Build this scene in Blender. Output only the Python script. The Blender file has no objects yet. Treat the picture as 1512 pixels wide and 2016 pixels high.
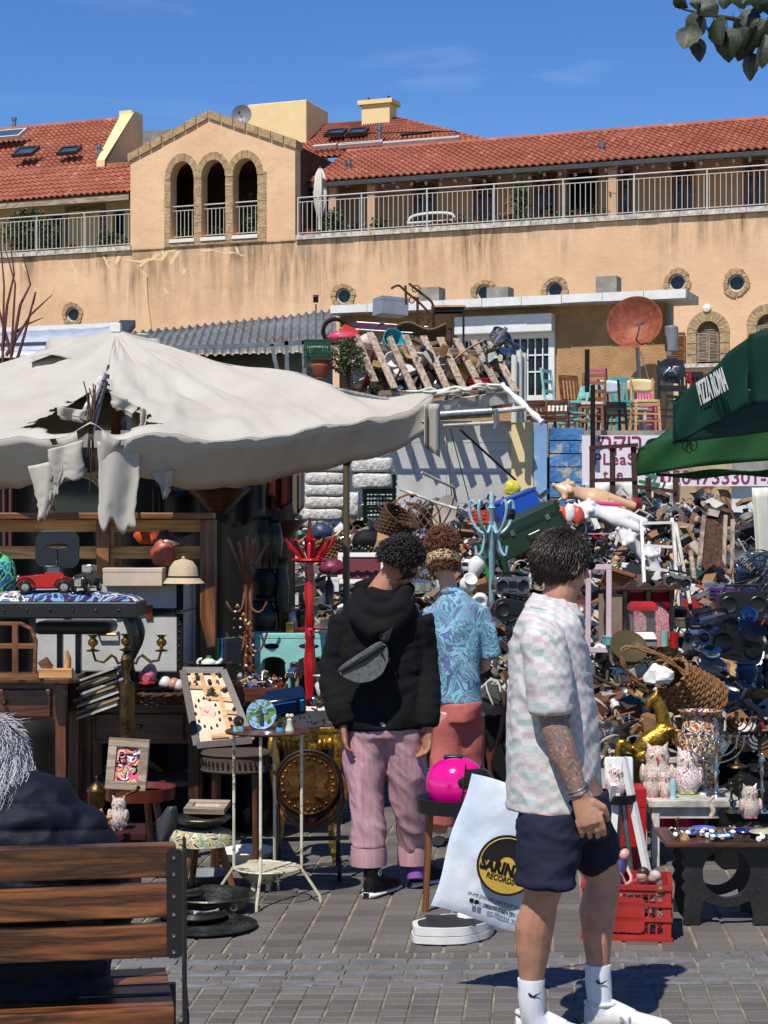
import bpy,math,random,bmesh
import numpy as np
from mathutils import Vector,Matrix,Euler,noise
from mathutils.geometry import tessellate_polygon
R=math.radians; PI=math.pi
random.seed(11)
scene=bpy.context.scene
FPX,CX,HY,EYE=3600.0,756.0,1045.0,1.72
cd=bpy.data.cameras.new('camera'); cam=bpy.data.objects.new('camera',cd)
scene.collection.objects.link(cam); scene.camera=cam
cam.location=(0,0,EYE); cam.rotation_euler=(R(90),0,0)
cd.sensor_fit='HORIZONTAL'; cd.sensor_width=36; cd.lens=36*FPX/1512
cd.shift_y=(HY-1008)/1512.0; cd.shift_y=cd.shift_y
cd.clip_start=0.1; cd.clip_end=3000
SUN=Vector((-0.29,-0.58,1.0)).normalized()
sun_el=math.asin(SUN.z)
wd=bpy.data.worlds.new('World'); scene.world=wd; wd.use_nodes=True
nt=wd.node_tree; bg=nt.nodes['Background']
sky=nt.nodes.new('ShaderNodeTexSky'); sky.sky_type='NISHITA'; sky.sun_disc=False
sky.sun_elevation=sun_el; sky.sun_rotation=math.atan2(SUN.x,SUN.y)
sky.air_density=1.0; sky.dust_density=0.0; sky.ozone_density=3.0; sky.altitude=900
hs=nt.nodes.new('ShaderNodeHueSaturation'); hs.inputs['Saturation'].default_value=1.3; hs.inputs['Hue'].default_value=.512; hs.inputs['Value'].default_value=1.0
tcw=nt.nodes.new('ShaderNodeTexCoord'); mpw=nt.nodes.new('ShaderNodeMapping'); mpw.inputs['Scale'].default_value=(1.6,1.6,9)
mpw.inputs['Rotation'].default_value=(0,R(12),0)
nzw=nt.nodes.new('ShaderNodeTexNoise'); nzw.inputs['Scale'].default_value=2.2; nzw.inputs['Detail'].default_value=9; nzw.inputs['Distortion'].default_value=1.4
rpw=nt.nodes.new('ShaderNodeValToRGB'); rpw.color_ramp.elements[0].position=.56; rpw.color_ramp.elements[1].position=.95
rpw.color_ramp.elements[1].color=(.16,.16,.16,1)
mxw=nt.nodes.new('ShaderNodeMix'); mxw.data_type='RGBA'; mxw.inputs[7].default_value=(9,9.6,10.5,1)
L=nt.links.new
L(tcw.outputs['Generated'],mpw.inputs[0]); L(mpw.outputs[0],nzw.inputs['Vector']); L(nzw.outputs['Fac'],rpw.inputs[0])
L(sky.outputs[0],hs.inputs['Color']); L(hs.outputs[0],mxw.inputs[6]); L(rpw.outputs[0],mxw.inputs[0]); L(mxw.outputs[2],bg.inputs[0])
bg.inputs[1].default_value=0.12
sl=bpy.data.lights.new('sun','SUN'); so=bpy.data.objects.new('sun',sl); scene.collection.objects.link(so)
sl.energy=5.0; sl.angle=R(0.5); sl.color=(1,.955,.88)
so.rotation_euler=(-SUN).to_track_quat('-Z','Y').to_euler(); so.location=SUN*60
scene.view_settings.view_transform='Standard'; scene.view_settings.look='None'
scene.view_settings.exposure=0.16; scene.view_settings.gamma=1.0; scene.view_settings.use_curve_mapping=False
scene.render.engine='CYCLES'; scene.cycles.use_denoising=True
scene.cycles.max_bounces=5; scene.cycles.diffuse_bounces=3; scene.cycles.glossy_bounces=3
scene.cycles.transmission_bounces=4; scene.cycles.transparent_max_bounces=6
scene.cycles.caustics_reflective=False; scene.cycles.caustics_refractive=False
def P(px,py,Y): return Vector(((px-CX)*Y/FPX,Y,EYE-(py-HY)*Y/FPX))
def G(px,py,z=0.0):
 return P(px,py,FPX*(EYE-z)/(py-HY))
def mt(px,Y): return px*Y/FPX
def lin(c):
 return tuple(((v/255.0)/12.92 if v/255.0<=.04045 else((v/255.0+.055)/1.055)**2.4)for v in c)
MATS={}
def nodes(name):
 m=bpy.data.materials.new(name); m.use_nodes=True; t=m.node_tree
 b=t.nodes['Principled BSDF']; return m,t,b
def mat(key,rgb,rough=.55,metal=0.0,var=.25,vs=6.0,bump=.15,bs=60.0,rgb2=None,stretch=None,coat=0.0,trans=0.0,k=1.0,spots=None,alpha=1.0,sheen=0.0,bdist=.004,objrand=0.0,wear=None):
 """generic material: two tones mixed by noise in object space, fine bump, uneven gloss"""
 m,t,b=nodes(key); Lk=t.links.new; N=t.nodes.new
 c=[v*k for v in lin(rgb)]
 c2=[v*k for v in lin(rgb2)]if rgb2 else[v*(1-var)for v in c]
 tc=N('ShaderNodeTexCoord'); mp=N('ShaderNodeMapping'); Lk(tc.outputs['Object'],mp.inputs[0])
 if stretch: mp.inputs['Scale'].default_value=stretch
 nz=N('ShaderNodeTexNoise'); nz.inputs['Scale'].default_value=vs; nz.inputs['Detail'].default_value=6; nz.inputs['Roughness'].default_value=.65
 Lk(mp.outputs[0],nz.inputs['Vector'])
 rp=N('ShaderNodeValToRGB'); rp.color_ramp.elements[0].position=.36; rp.color_ramp.elements[1].position=.66
 rp.color_ramp.elements[0].color=(*c2,1); rp.color_ramp.elements[1].color=(*c,1); Lk(nz.outputs['Fac'],rp.inputs[0])
 out=rp.outputs[0]
 if wear:
  nw=N('ShaderNodeTexNoise'); nw.inputs['Scale'].default_value=wear[2]; nw.inputs['Detail'].default_value=8; nw.inputs['Roughness'].default_value=.7
  Lk(tc.outputs['Object'],nw.inputs['Vector'])
  rw=N('ShaderNodeValToRGB'); p=1-wear[1]; rw.color_ramp.elements[0].position=p*.75; rw.color_ramp.elements[1].position=min(1,p*.75+.06)
  Lk(nw.outputs['Fac'],rw.inputs[0]); mw=N('ShaderNodeMix'); mw.data_type='RGBA'; mw.inputs[7].default_value=(*[v*k for v in lin(wear[0])],1)
  Lk(out,mw.inputs[6]); Lk(rw.outputs[0],mw.inputs[0]); out=mw.outputs[2]
 if spots:
  vo=N('ShaderNodeTexVoronoi'); vo.inputs['Scale'].default_value=spots[1]; Lk(tc.outputs['Object'],vo.inputs['Vector'])
  rs=N('ShaderNodeValToRGB'); rs.color_ramp.interpolation='CONSTANT'; rs.color_ramp.elements[0].color=(1,1,1,1); rs.color_ramp.elements[1].position=spots[2]; rs.color_ramp.elements[1].color=(0,0,0,1)
  Lk(vo.outputs['Distance'],rs.inputs[0]); ms=N('ShaderNodeMix'); ms.data_type='RGBA'; ms.inputs[7].default_value=(*lin(spots[0]),1)
  Lk(out,ms.inputs[6]); Lk(rs.outputs[0],ms.inputs[0]); out=ms.outputs[2]
 if objrand:
  oi=N('ShaderNodeObjectInfo'); mr=N('ShaderNodeMapRange'); mr.inputs[3].default_value=1-objrand; mr.inputs[4].default_value=1+objrand
  Lk(oi.outputs['Random'],mr.inputs[0]); hv=N('ShaderNodeHueSaturation'); Lk(out,hv.inputs['Color']); Lk(mr.outputs[0],hv.inputs['Value']); out=hv.outputs[0]
 Lk(out,b.inputs['Base Color'])
 b.inputs['Metallic'].default_value=metal
 rr=N('ShaderNodeMapRange'); rr.inputs[3].default_value=max(.03,rough-.1); rr.inputs[4].default_value=min(1,rough+.12)
 Lk(nz.outputs['Fac'],rr.inputs[0]); Lk(rr.outputs[0],b.inputs['Roughness'])
 if coat: b.inputs['Coat Weight'].default_value=coat; b.inputs['Coat Roughness'].default_value=.08
 if rough>.62 and not metal: b.inputs['Specular IOR Level'].default_value=.22
 if trans: b.inputs['Transmission Weight'].default_value=trans
 if alpha<1: b.inputs['Alpha'].default_value=alpha
 if sheen: b.inputs['Sheen Weight'].default_value=sheen
 if bump:
  nb=N('ShaderNodeTexNoise'); nb.inputs['Scale'].default_value=bs; nb.inputs['Detail'].default_value=5; Lk(mp.outputs[0],nb.inputs['Vector'])
  bu=N('ShaderNodeBump'); bu.inputs['Strength'].default_value=min(1,bump*2); bu.inputs['Distance'].default_value=bdist
  Lk(nb.outputs['Fac'],bu.inputs['Height']); Lk(bu.outputs[0],b.inputs['Normal'])
 MATS[key]=m; return m
def wood(key,rgb,rgb2,rough=.45,axis='x',k=1.0,coat=0.0,scale=5.0,knots=True,objrand=.12):
 """wood: grain rings drawn along one axis, knots, scratches"""
 m,t,b=nodes(key); Lk=t.links.new; N=t.nodes.new
 tc=N('ShaderNodeTexCoord'); mp=N('ShaderNodeMapping'); oi=N('ShaderNodeObjectInfo')
 mp.inputs['Scale'].default_value={'x': (.7,7,7),'y': (7,.7,7),'z': (7,7,.7)}[axis]
 ad=N('ShaderNodeVectorMath'); ad.operation='ADD'; mu=N('ShaderNodeVectorMath'); mu.operation='SCALE'; mu.inputs[3].default_value=9.0
 Lk(oi.outputs['Random'],mu.inputs[0]); Lk(tc.outputs['Object'],ad.inputs[0]); Lk(mu.outputs[0],ad.inputs[1]); Lk(ad.outputs[0],mp.inputs[0])
 n1=N('ShaderNodeTexNoise'); n1.inputs['Scale'].default_value=scale*.35; n1.inputs['Detail'].default_value=3; n1.inputs['Distortion'].default_value=.6; Lk(mp.outputs[0],n1.inputs['Vector'])
 ml=N('ShaderNodeMath'); ml.operation='MULTIPLY'; ml.inputs[1].default_value=9; Lk(n1.outputs['Fac'],ml.inputs[0])
 fr=N('ShaderNodeMath'); fr.operation='PINGPONG'; fr.inputs[1].default_value=1; Lk(ml.outputs[0],fr.inputs[0])
 n2=N('ShaderNodeTexNoise'); n2.inputs['Scale'].default_value=scale*6; n2.inputs['Detail'].default_value=8; Lk(mp.outputs[0],n2.inputs['Vector'])
 mx=N('ShaderNodeMix'); mx.data_type='FLOAT'; mx.inputs[0].default_value=.45; Lk(fr.outputs[0],mx.inputs[2]); Lk(n2.outputs['Fac'],mx.inputs[3])
 rp=N('ShaderNodeValToRGB'); rp.color_ramp.elements[0].position=.2; rp.color_ramp.elements[1].position=.8
 rp.color_ramp.elements[0].color=(*[v*k for v in lin(rgb2)],1); rp.color_ramp.elements[1].color=(*[v*k for v in lin(rgb)],1)
 Lk(mx.outputs[0],rp.inputs[0]); hv=N('ShaderNodeHueSaturation'); mr=N('ShaderNodeMapRange'); mr.inputs[3].default_value=1-objrand; mr.inputs[4].default_value=1+objrand
 Lk(oi.outputs['Random'],mr.inputs[0]); Lk(mr.outputs[0],hv.inputs['Value']); Lk(rp.outputs[0],hv.inputs['Color']); Lk(hv.outputs[0],b.inputs['Base Color'])
 b.inputs['Roughness'].default_value=rough
 if coat: b.inputs['Coat Weight'].default_value=coat; b.inputs['Coat Roughness'].default_value=.15
 bu=N('ShaderNodeBump'); bu.inputs['Strength'].default_value=.35; bu.inputs['Distance'].default_value=.002; Lk(n2.outputs['Fac'],bu.inputs['Height']); Lk(bu.outputs[0],b.inputs['Normal'])
 MATS[key]=m; return m
def glass(key,rgb=(235,240,240),rough=.05):
 m,t,b=nodes(key); b.inputs['Base Color'].default_value=(*lin(rgb),1); b.inputs['Roughness'].default_value=rough
 b.inputs['Transmission Weight'].default_value=.92; b.inputs['IOR'].default_value=1.3; MATS[key]=m; return m
def solidc(key):
 if key in MATS: return MATS[key]
 p=key.split('|'); rgb=tuple(int(v)for v in p[0].split(','))
 opt=dict(rough=.45,var=.22,k=.85,bump=.08)
 for q in p[1:]:
  a,v=q.split('='); opt[a]=float(v)
 return mat(key,rgb,**opt)
def MT(k): return k if not isinstance(k,str)else(MATS[k]if k in MATS else solidc(k))
class MB:
 def __init__(s,M=None): s.v=[]; s.f=[]; s.mi=[]; s.M=M or Matrix(); s.cm=0
 def add(s,vs,fs):
  o=len(s.v); M=s.M
  s.v.extend((M@Vector(v)).to_tuple()for v in vs); s.f.extend(tuple(o+i for i in f)for f in fs); s.mi.extend([s.cm]*len(fs)); return s
 def box(s,c,sz,rot=None,taper=1.0):
  x,y,z=[v/2 for v in sz]; Q=Matrix.Translation(c)@(Euler([R(a)for a in rot]).to_matrix().to_4x4()if rot else Matrix())
  vs=[Q@Vector((a*x*(taper if cc<0 else 1),b_*y*(taper if cc<0 else 1),cc*z))for a,b_,cc in((-1,-1,-1),(1,-1,-1),(1,1,-1),(-1,1,-1),(-1,-1,1),(1,-1,1),(1,1,1),(-1,1,1))]
  return s.add(vs,[(0,3,2,1),(4,5,6,7),(0,1,5,4),(1,2,6,5),(2,3,7,6),(3,0,4,7)])
 def bx(s,x0,x1,y0,y1,z0,z1): return s.box(((x0+x1)/2,(y0+y1)/2,(z0+z1)/2),(abs(x1-x0),abs(y1-y0),abs(z1-z0)))
 def beam(s,p,q,w,h,up=(0,0,1)):
  p=Vector(p); q=Vector(q); d=(q-p); l=d.length; d.normalize(); up=Vector(up)
  if abs(d.dot(up))>.98: up=Vector((0,1,0))
  x=d.cross(up).normalized(); z=x.cross(d)
  vs=[]
  for e in(p,q):
   for a,b in((-1,-1),(1,-1),(1,1),(-1,1)): vs.append(e+x*a*w/2+z*b*h/2)
  return s.add(vs,[(0,1,2,3),(7,6,5,4),(0,4,5,1),(1,5,6,2),(2,6,7,3),(3,7,4,0)])
 def tube(s,pts,r,n=8,caps=True,side=None):
  """r: number, list, or list of (rx, ry); side fixes the rx axis"""
  pts=[Vector(p)for p in pts]; k=len(pts)
  rs=r if isinstance(r,(list,tuple))else[r]*k
  vs=[]; u=None
  for i,p in enumerate(pts):
   t=(pts[min(i+1,k-1)]-pts[max(i-1,0)])
   if t.length<1e-9: t=Vector((0,0,1))
   t.normalize()
   if side is not None:
    sd=Vector(side); u=(sd-t*sd.dot(t)).normalized()
   elif u is None:
    a=Vector((1,0,0))if abs(t.x)<.8 else Vector((0,1,0)); u=(a-t*a.dot(t)).normalized()
   else:
    u=(u-t*u.dot(t)); u=u.normalized()if u.length>1e-6 else t.orthogonal().normalized()
   w=t.cross(u); rr=rs[i]; ra,rb=rr if isinstance(rr,(list,tuple))else(rr,rr)
   for j in range(n):
    a=2*PI*j/n; vs.append(p+u*math.cos(a)*ra+w*math.sin(a)*rb)
  fs=[(i*n+j,i*n+(j+1)%n,(i+1)*n+(j+1)%n,(i+1)*n+j)for i in range(k-1)for j in range(n)]
  if caps: fs.append(tuple(range(n-1,-1,-1))); fs.append(tuple((k-1)*n+j for j in range(n)))
  return s.add(vs,fs)
 def ring(s,c,rad,r,n=24,m=6,axis='z',a0=0,a1=360,ry=None):
  pts=[]; full=abs(a1-a0)>=359.9; ry=ry or rad
  for i in range(n+(0 if full else 1)):
   a=R(a0+(a1-a0)*i/n); x,y=math.cos(a)*rad,math.sin(a)*ry
   pts.append(Vector(c)+Vector({'z': (x,y,0),'y': (x,0,y),'x': (0,x,y)}[axis]))
  if not full: return s.tube(pts,r,m)
  k=len(pts); vs=[]; ax=Vector({'z': (0,0,1),'y': (0,-1,0),'x': (1,0,0)}[axis])
  for i,p in enumerate(pts):
   d=(p-Vector(c)).normalized()
   for j in range(m):
    a=2*PI*j/m; vs.append(p+d*math.cos(a)*r+ax*math.sin(a)*r)
  return s.add(vs,[(i*m+j,((i+1)%k)*m+j,((i+1)%k)*m+(j+1)%m,i*m+(j+1)%m)for i in range(k)for j in range(m)])
 def lathe(s,prof,n=16,c=(0,0,0),M=None,sx=1,sy=1):
  c=Vector(c); vs=[]; fs=[]; k=len(prof)
  for r,z in prof:
   for j in range(n):
    a=2*PI*j/n; v=Vector((math.cos(a)*r*sx,math.sin(a)*r*sy,z)); vs.append(c+(M@v if M else v))
  for i in range(k-1):
   for j in range(n): fs.append((i*n+j,i*n+(j+1)%n,(i+1)*n+(j+1)%n,(i+1)*n+j))
  if prof[0][0]>1e-6: fs.append(tuple(range(n-1,-1,-1)))
  if prof[-1][0]>1e-6: fs.append(tuple((k-1)*n+j for j in range(n)))
  return s.add(vs,fs)
 def ball(s,c,r,n=12,m=8,M=None):
  rr=r if isinstance(r,(list,tuple))else(r,r,r)
  Q=Matrix.Translation(c)@(M.to_4x4()if M else Matrix())@Matrix.Diagonal((*rr,1))
  vs=[Q@Vector((0,0,-1))]
  for i in range(1,m):
   t=-PI/2+PI*i/m
   for j in range(n): a=2*PI*j/n; vs.append(Q@Vector((math.cos(t)*math.cos(a),math.cos(t)*math.sin(a),math.sin(t))))
  vs.append(Q@Vector((0,0,1))); fs=[]
  for j in range(n): fs.append((0,1+(j+1)%n,1+j))
  for i in range(m-2):
   for j in range(n): a=1+i*n; fs.append((a+j,a+(j+1)%n,a+n+(j+1)%n,a+n+j))
  a=1+(m-2)*n
  for j in range(n): fs.append((a+j,a+(j+1)%n,len(vs)-1))
  return s.add(vs,fs)
 def plate(s,outer,t,holes=(),M=None):
  """2D outline (x,y) with holes, extruded from z=0 to z=t, placed by M"""
  M=M or Matrix(); loops=[[Vector((x,y,0))for x,y in lp]for lp in[outer]+list(holes)]
  tris=tessellate_polygon(loops); flat=[p for lp in loops for p in lp]; n=len(flat)
  vs=[M@p for p in flat]+[M@(p+Vector((0,0,t)))for p in flat]
  fs=[]
  for a,b,c in tris:
   nz=(flat[b]-flat[a]).cross(flat[c]-flat[a]).z
   if nz<0: b,c=c,b
   fs.append((c,b,a)); fs.append((a+n,b+n,c+n))
  o=0
  for lp in loops:
   k=len(lp); ar=sum(lp[i].x*lp[(i+1)%k].y-lp[(i+1)%k].x*lp[i].y for i in range(k))
   flip=(ar<0)!=(o>0)
   for i in range(k):
    a,b=o+i,o+(i+1)%k
    fs.append((a,b,b+n,a+n)if not flip else(b,a,a+n,b+n))
   o+=k
  return s.add(vs,fs)
 def grid(s,fn,nu,nv,closed=False):
  vs=[fn(i/nu,j/nv)for i in range(nu+1)for j in range(nv+1)]
  w=nv+1
  return s.add(vs,[(i*w+j,(i+1)*w+j,(i+1)*w+j+1,i*w+j+1)for i in range(nu)for j in range(nv)])
 def mesh(s,name,mats,smooth=True,ang=38):
  m=bpy.data.meshes.new(name); m.from_pydata(s.v,[],s.f)
  for k in(mats if isinstance(mats,(list,tuple))else[mats]): m.materials.append(MT(k))
  if any(s.mi): m.polygons.foreach_set('material_index',s.mi)
  if smooth:
   m.polygons.foreach_set('use_smooth',[True]*len(m.polygons)); m.update(); m.set_sharp_from_angle(angle=R(ang))
  m.update(); return m
 def build(s,name,mats,parent=None,smooth=True,bevel=0,label=None,cat=None,group=None,kind=None,ang=38,loc=None,solid=0):
  o=bpy.data.objects.new(name,s.mesh(name,mats,smooth,ang)); scene.collection.objects.link(o)
  if parent: o.parent=parent
  if loc is not None: o.location=loc
  if solid: md=o.modifiers.new('thickness','SOLIDIFY'); md.thickness=solid
  if bevel:
   md=o.modifiers.new('edge','BEVEL'); md.width=bevel; md.segments=2; md.limit_method='ANGLE'; md.angle_limit=R(40)
  tag(o,label,cat,group,kind); return o
def tag(o,label=None,cat=None,group=None,kind=None):
 if label: o['label']=label
 if cat: o['category']=cat
 if group: o['group']=group
 if kind: o['kind']=kind
 return o
def T(name,label,cat,loc=(0,0,0),rot=0,group=None,kind=None,parent=None,scale=None):
 o=bpy.data.objects.new(name,None); scene.collection.objects.link(o); o.location=loc
 o.rotation_euler=(0,0,R(rot))if isinstance(rot,(int,float))else[R(a)for a in rot]
 if scale: o.scale=(scale,)*3 if isinstance(scale,(int,float))else scale
 o.empty_display_size=.1
 if parent: o.parent=parent
 return tag(o,label,cat,group,kind)
def kids(o): return[c for c in list(scene.collection.objects)if c.parent==o]
KIDS={}
def cp(src,loc,rot=None,label=None,group=None,scale=None,mats=None):
 """copy a thing with its parts and their sub-parts"""
 if src not in KIDS:
  KIDS[src]=[(c,[g for g in c.children])for c in src.children]
 r=src.copy(); scene.collection.objects.link(r); r.location=loc
 if rot is not None: r.rotation_euler=(0,0,R(rot))if isinstance(rot,(int,float))else[R(a)for a in rot]
 if scale: r.scale=(scale,)*3 if isinstance(scale,(int,float))else scale
 if label: r['label']=label
 if group: r['group']=group
 def swap(o):
  if mats and o.type=='MESH' and any((s.material and s.material.name in mats)for s in o.material_slots):
   for s in o.material_slots:
    if s.material and s.material.name in mats: s.link='OBJECT'; s.material=MT(mats[s.material.name])
 swap(r)
 for c,gs in KIDS[src]:
  d=c.copy(); scene.collection.objects.link(d); d.parent=r; swap(d)
  for g in gs:
   e=g.copy(); scene.collection.objects.link(e); e.parent=d; swap(e)
 return r
def dup(o,parent,loc,rot=None,scale=None):
 c=o.copy(); scene.collection.objects.link(c); c.parent=parent; c.location=loc
 if rot is not None: c.rotation_euler=[R(a)for a in rot]
 if scale: c.scale=scale
 return c
def text(body,size,m,parent,loc,rot=(90,0,0),name='lettering',align='CENTER',ext=.0015,shear=0,spacing=1.0,sx=1.0,bold=0):
 cu=bpy.data.curves.new(name,'FONT'); cu.body=body; cu.size=size; cu.extrude=ext; cu.align_x=align; cu.align_y='CENTER'; cu.shear=shear
 cu.space_character=spacing; cu.offset=bold; cu.resolution_u=3; cu.materials.append(MT(m))
 tmp=bpy.data.objects.new('tmp',cu); scene.collection.objects.link(tmp); me=bpy.data.meshes.new_from_object(tmp); bpy.data.objects.remove(tmp)
 o=bpy.data.objects.new(name,me); scene.collection.objects.link(o); o.parent=parent; o.location=loc
 o.rotation_euler=[R(a)for a in rot]; o.scale=(sx,1,1); return o
def sway(p,f=1.0,a=1.0): return noise.noise(Vector(p)*f)*a
mat('plaster',(214,178,130),.9,var=.16,vs=.7,bump=.4,bs=25,k=.88,bdist=.01)
mat('stone_trim',(198,170,130),.92,rgb2=(158,130,96),vs=7,bump=.9,bs=18,k=.85,bdist=.03)
mat('white_paint',(232,230,224),.5,var=.12,vs=5,k=.88)
mat('white_dirty',(222,216,204),.6,rgb2=(150,142,128),vs=7,k=.88)
mat('cream_plaster',(240,214,158),.85,var=.1,vs=2,bump=.3,k=.88)
mat('concrete',(172,168,158),.9,rgb2=(128,124,116),vs=2.5,bump=.4,bs=40,k=.8)
mat('dark_iron',(40,38,36),.5,metal=.6,var=.3,k=1)
mat('rust_iron',(84,50,36),.75,rgb2=(44,28,22),vs=14,metal=.2,bump=.4,k=.9)
mat('black_plastic',(24,24,26),.35,var=.3,bump=.05)
mat('black_matte',(20,19,19),.7,var=.3,bump=.2)
mat('dark_grey',(58,58,60),.5,var=.3)
mat('grey_plastic',(120,122,124),.45,var=.15)
mat('silver',(190,190,188),.22,metal=1,var=.25,vs=12,bump=.1)
mat('dull_silver',(150,150,148),.4,metal=.9,var=.35,vs=12,bump=.2)
mat('brass',(176,140,72),.3,metal=1,rgb2=(96,72,36),vs=14,bump=.2)
mat('brass_dark',(118,96,56),.38,metal=.95,rgb2=(58,46,28),vs=14,bump=.3)
mat('gold',(216,168,66),.32,metal=.85,rgb2=(122,84,28),vs=22,bump=.5,bs=90)
mat('copper',(170,98,60),.35,metal=.9,rgb2=(84,46,30),vs=10)
mat('pewter',(96,94,84),.38,metal=.85,rgb2=(46,44,38),vs=9,bump=.3)
mat('rust_dish',(168,90,60),.6,rgb2=(120,58,38),vs=7,metal=.15,bump=.3,k=.85,spots=None,wear=((214,150,110),.16,14))
mat('wicker',(164,116,66),.6,rgb2=(92,58,30),vs=30,bump=.5,k=.85)
mat('wicker_dark',(104,72,48),.65,rgb2=(52,36,26),vs=30,bump=.5,k=.85)
mat('cardboard',(186,150,104),.85,var=.2,k=.8)
mat('terracotta',(168,92,62),.85,var=.25,k=.85)
mat('cloth_grey',(204,198,186),.9,rgb2=(190,182,168),vs=1.6,bump=.3,bs=300,k=.76,bdist=.001)
mat('skin',(212,160,130),.5,rgb2=(186,126,98),vs=16,bump=.3,bs=160,k=.75,bdist=.001)
mat('porcelain',(236,234,228),.15,var=.06,coat=.4,k=.85)
mat('cream_enamel',(226,220,196),.3,rgb2=(190,180,148),vs=9,k=.88,wear=((110,84,60),.28,16))
mat('green_crate',(26,74,46),.45,var=.3)
mat('red_crate',(182,46,34),.5,rgb2=(150,36,28),vs=5,k=.85,bump=.05)
mat('leaf',(74,92,38),.5,rgb2=(34,50,18),vs=14,k=.8)
mat('leaf_dry',(120,110,60),.6,rgb2=(70,70,34),vs=14,k=.8)
mat('bark',(86,66,56),.85,var=.4,vs=18,bump=.5,k=.8)
mat('dark_glass',(22,26,30),.12,var=.3,bump=0)
mat('blue_glass',(60,84,110),.1,var=.3,bump=0)
mat('cable',(28,27,26),.5)
wood('wood_dark',(104,58,32),(46,24,14),.38,k=.9,coat=.15)
wood('wood_dark_z',(104,58,32),(46,24,14),.38,'z',k=.9,coat=.15)
wood('wood_mid',(150,96,54),(92,52,26),.45,k=.85)
wood('wood_mid_z',(150,96,54),(92,52,26),.45,'z',k=.85)
wood('wood_pine',(222,172,108),(170,112,58),.5,k=.85)
wood('wood_pine_z',(206,150,90),(150,96,50),.5,'z',k=.85)
wood('wood_grey',(182,162,140),(116,98,80),.8,k=.85)
wood('wood_grey_z',(186,166,144),(112,94,76),.8,'z',k=.85)
wood('wood_grey_y',(182,162,140),(116,98,80),.8,'y',k=.85)
wood('wood_bench',(142,84,42),(48,26,14),.34,'x',k=.85,coat=.35,scale=5,objrand=.16)
glass('clear_glass'); glass('smoked_glass',(120,110,90))
mat('loggia_shade',(74,56,44),.9,var=.2,vs=2)  # dark base colour holds the shade inside the loggia
# GROUND AND PAVEMENT
m,t,b=nodes('paver'); N=t.nodes.new; Lk=t.links.new
ge=N('ShaderNodeNewGeometry'); oi=N('ShaderNodeObjectInfo'); at_=N('ShaderNodeAttribute'); at_.attribute_name='tone'
n1=N('ShaderNodeTexNoise'); n1.inputs['Scale'].default_value=2.2; n1.inputs['Detail'].default_value=7; Lk(ge.outputs['Position'],n1.inputs['Vector'])
n2=N('ShaderNodeTexNoise'); n2.inputs['Scale'].default_value=90; n2.inputs['Detail'].default_value=6; Lk(ge.outputs['Position'],n2.inputs['Vector'])
a1=N('ShaderNodeMath'); a1.operation='ADD'; Lk(at_.outputs['Fac'],a1.inputs[0]); Lk(oi.outputs['Random'],a1.inputs[1])
fr=N('ShaderNodeMath'); fr.operation='FRACT'; Lk(a1.outputs[0],fr.inputs[0])
mx=N('ShaderNodeMix'); mx.data_type='FLOAT'; mx.inputs[0].default_value=.45; Lk(n1.outputs['Fac'],mx.inputs[2]); Lk(fr.outputs[0],mx.inputs[3])
rp=N('ShaderNodeValToRGB'); rp.color_ramp.elements[0].position=.15; rp.color_ramp.elements[1].position=.85
rp.color_ramp.elements[0].color=(*lin((78,74,68)),1); rp.color_ramp.elements[1].color=(*lin((112,106,99)),1); Lk(mx.outputs[0],rp.inputs[0])
m3=N('ShaderNodeMix'); m3.data_type='RGBA'; m3.blend_type='MULTIPLY'; m3.inputs[0].default_value=.5
r2=N('ShaderNodeValToRGB'); r2.color_ramp.elements[0].position=.3; r2.color_ramp.elements[0].color=(.55,.55,.55,1); r2.color_ramp.elements[1].position=.6; r2.color_ramp.elements[1].color=(1.1,1.1,1.1,1)
Lk(n2.outputs['Fac'],r2.inputs[0]); Lk(rp.outputs[0],m3.inputs[6]); Lk(r2.outputs[0],m3.inputs[7]); Lk(m3.outputs[2],b.inputs['Base Color'])
b.inputs['Roughness'].default_value=.72
bu=N('ShaderNodeBump'); bu.inputs['Strength'].default_value=.5; bu.inputs['Distance'].default_value=.003; Lk(n2.outputs['Fac'],bu.inputs['Height']); Lk(bu.outputs[0],b.inputs['Normal'])
MATS['paver']=m
mat('sand_joint',(168,155,134),.95,rgb2=(104,96,84),vs=5,bump=.6,bs=80,k=.75)
mat('gutter_block',(126,127,127),.7,rgb2=(98,99,100),vs=9,bump=.3,k=.85)
MB().add([(-60,-12,-.006),(60,-12,-.006),(60,90,-.006),(-60,90,-.006)],[(0,1,2,3)]).build('ground','sand_joint',kind='structure')
pave=T('pavement',None,None,kind='structure')
A=Vector((math.cos(R(1.2)),math.sin(R(1.2)),0)); B=Vector((math.sin(R(4.7)),math.cos(R(4.7)),0))
def paver_mesh(w,d,name,m,h=.03):
 g=MB(); e=.004; lo,hi=[],[]
 for a,c in((-1,-1),(1,-1),(1,1),(-1,1)):
  lo.append(A*a*w/2+B*c*d/2+Vector((0,0,-h))); hi.append(A*a*(w/2-e)+B*c*(d/2-e))
 mid=[v+Vector((0,0,h-e))for v in lo]
 g.add(lo+mid+hi,[(0,1,5,4),(1,2,6,5),(2,3,7,6),(3,0,4,7),(4,5,9,8),(5,6,10,9),(6,7,11,10),(7,4,8,11),(8,9,10,11)])
 me=g.mesh(name,m,smooth=False); return g,me
rows=[]
y=4.6
while y<6.94: rows.append((y+.04,.1,.078,'brick')); y+=.083
rows+=[(6.995,.23,.085,'kerb_block'),(7.08,.1,.07,'brick'),(7.165,.23,.085,'kerb_block'),(7.255,.1,.08,'brick'),(7.355,.23,.095,'kerb_block'),(7.45,.075,.09,'brick')]
y=7.505
while y<26: rows.append((y+.06,.15,.113,'brick')); y+=.12
cells=[]
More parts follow.
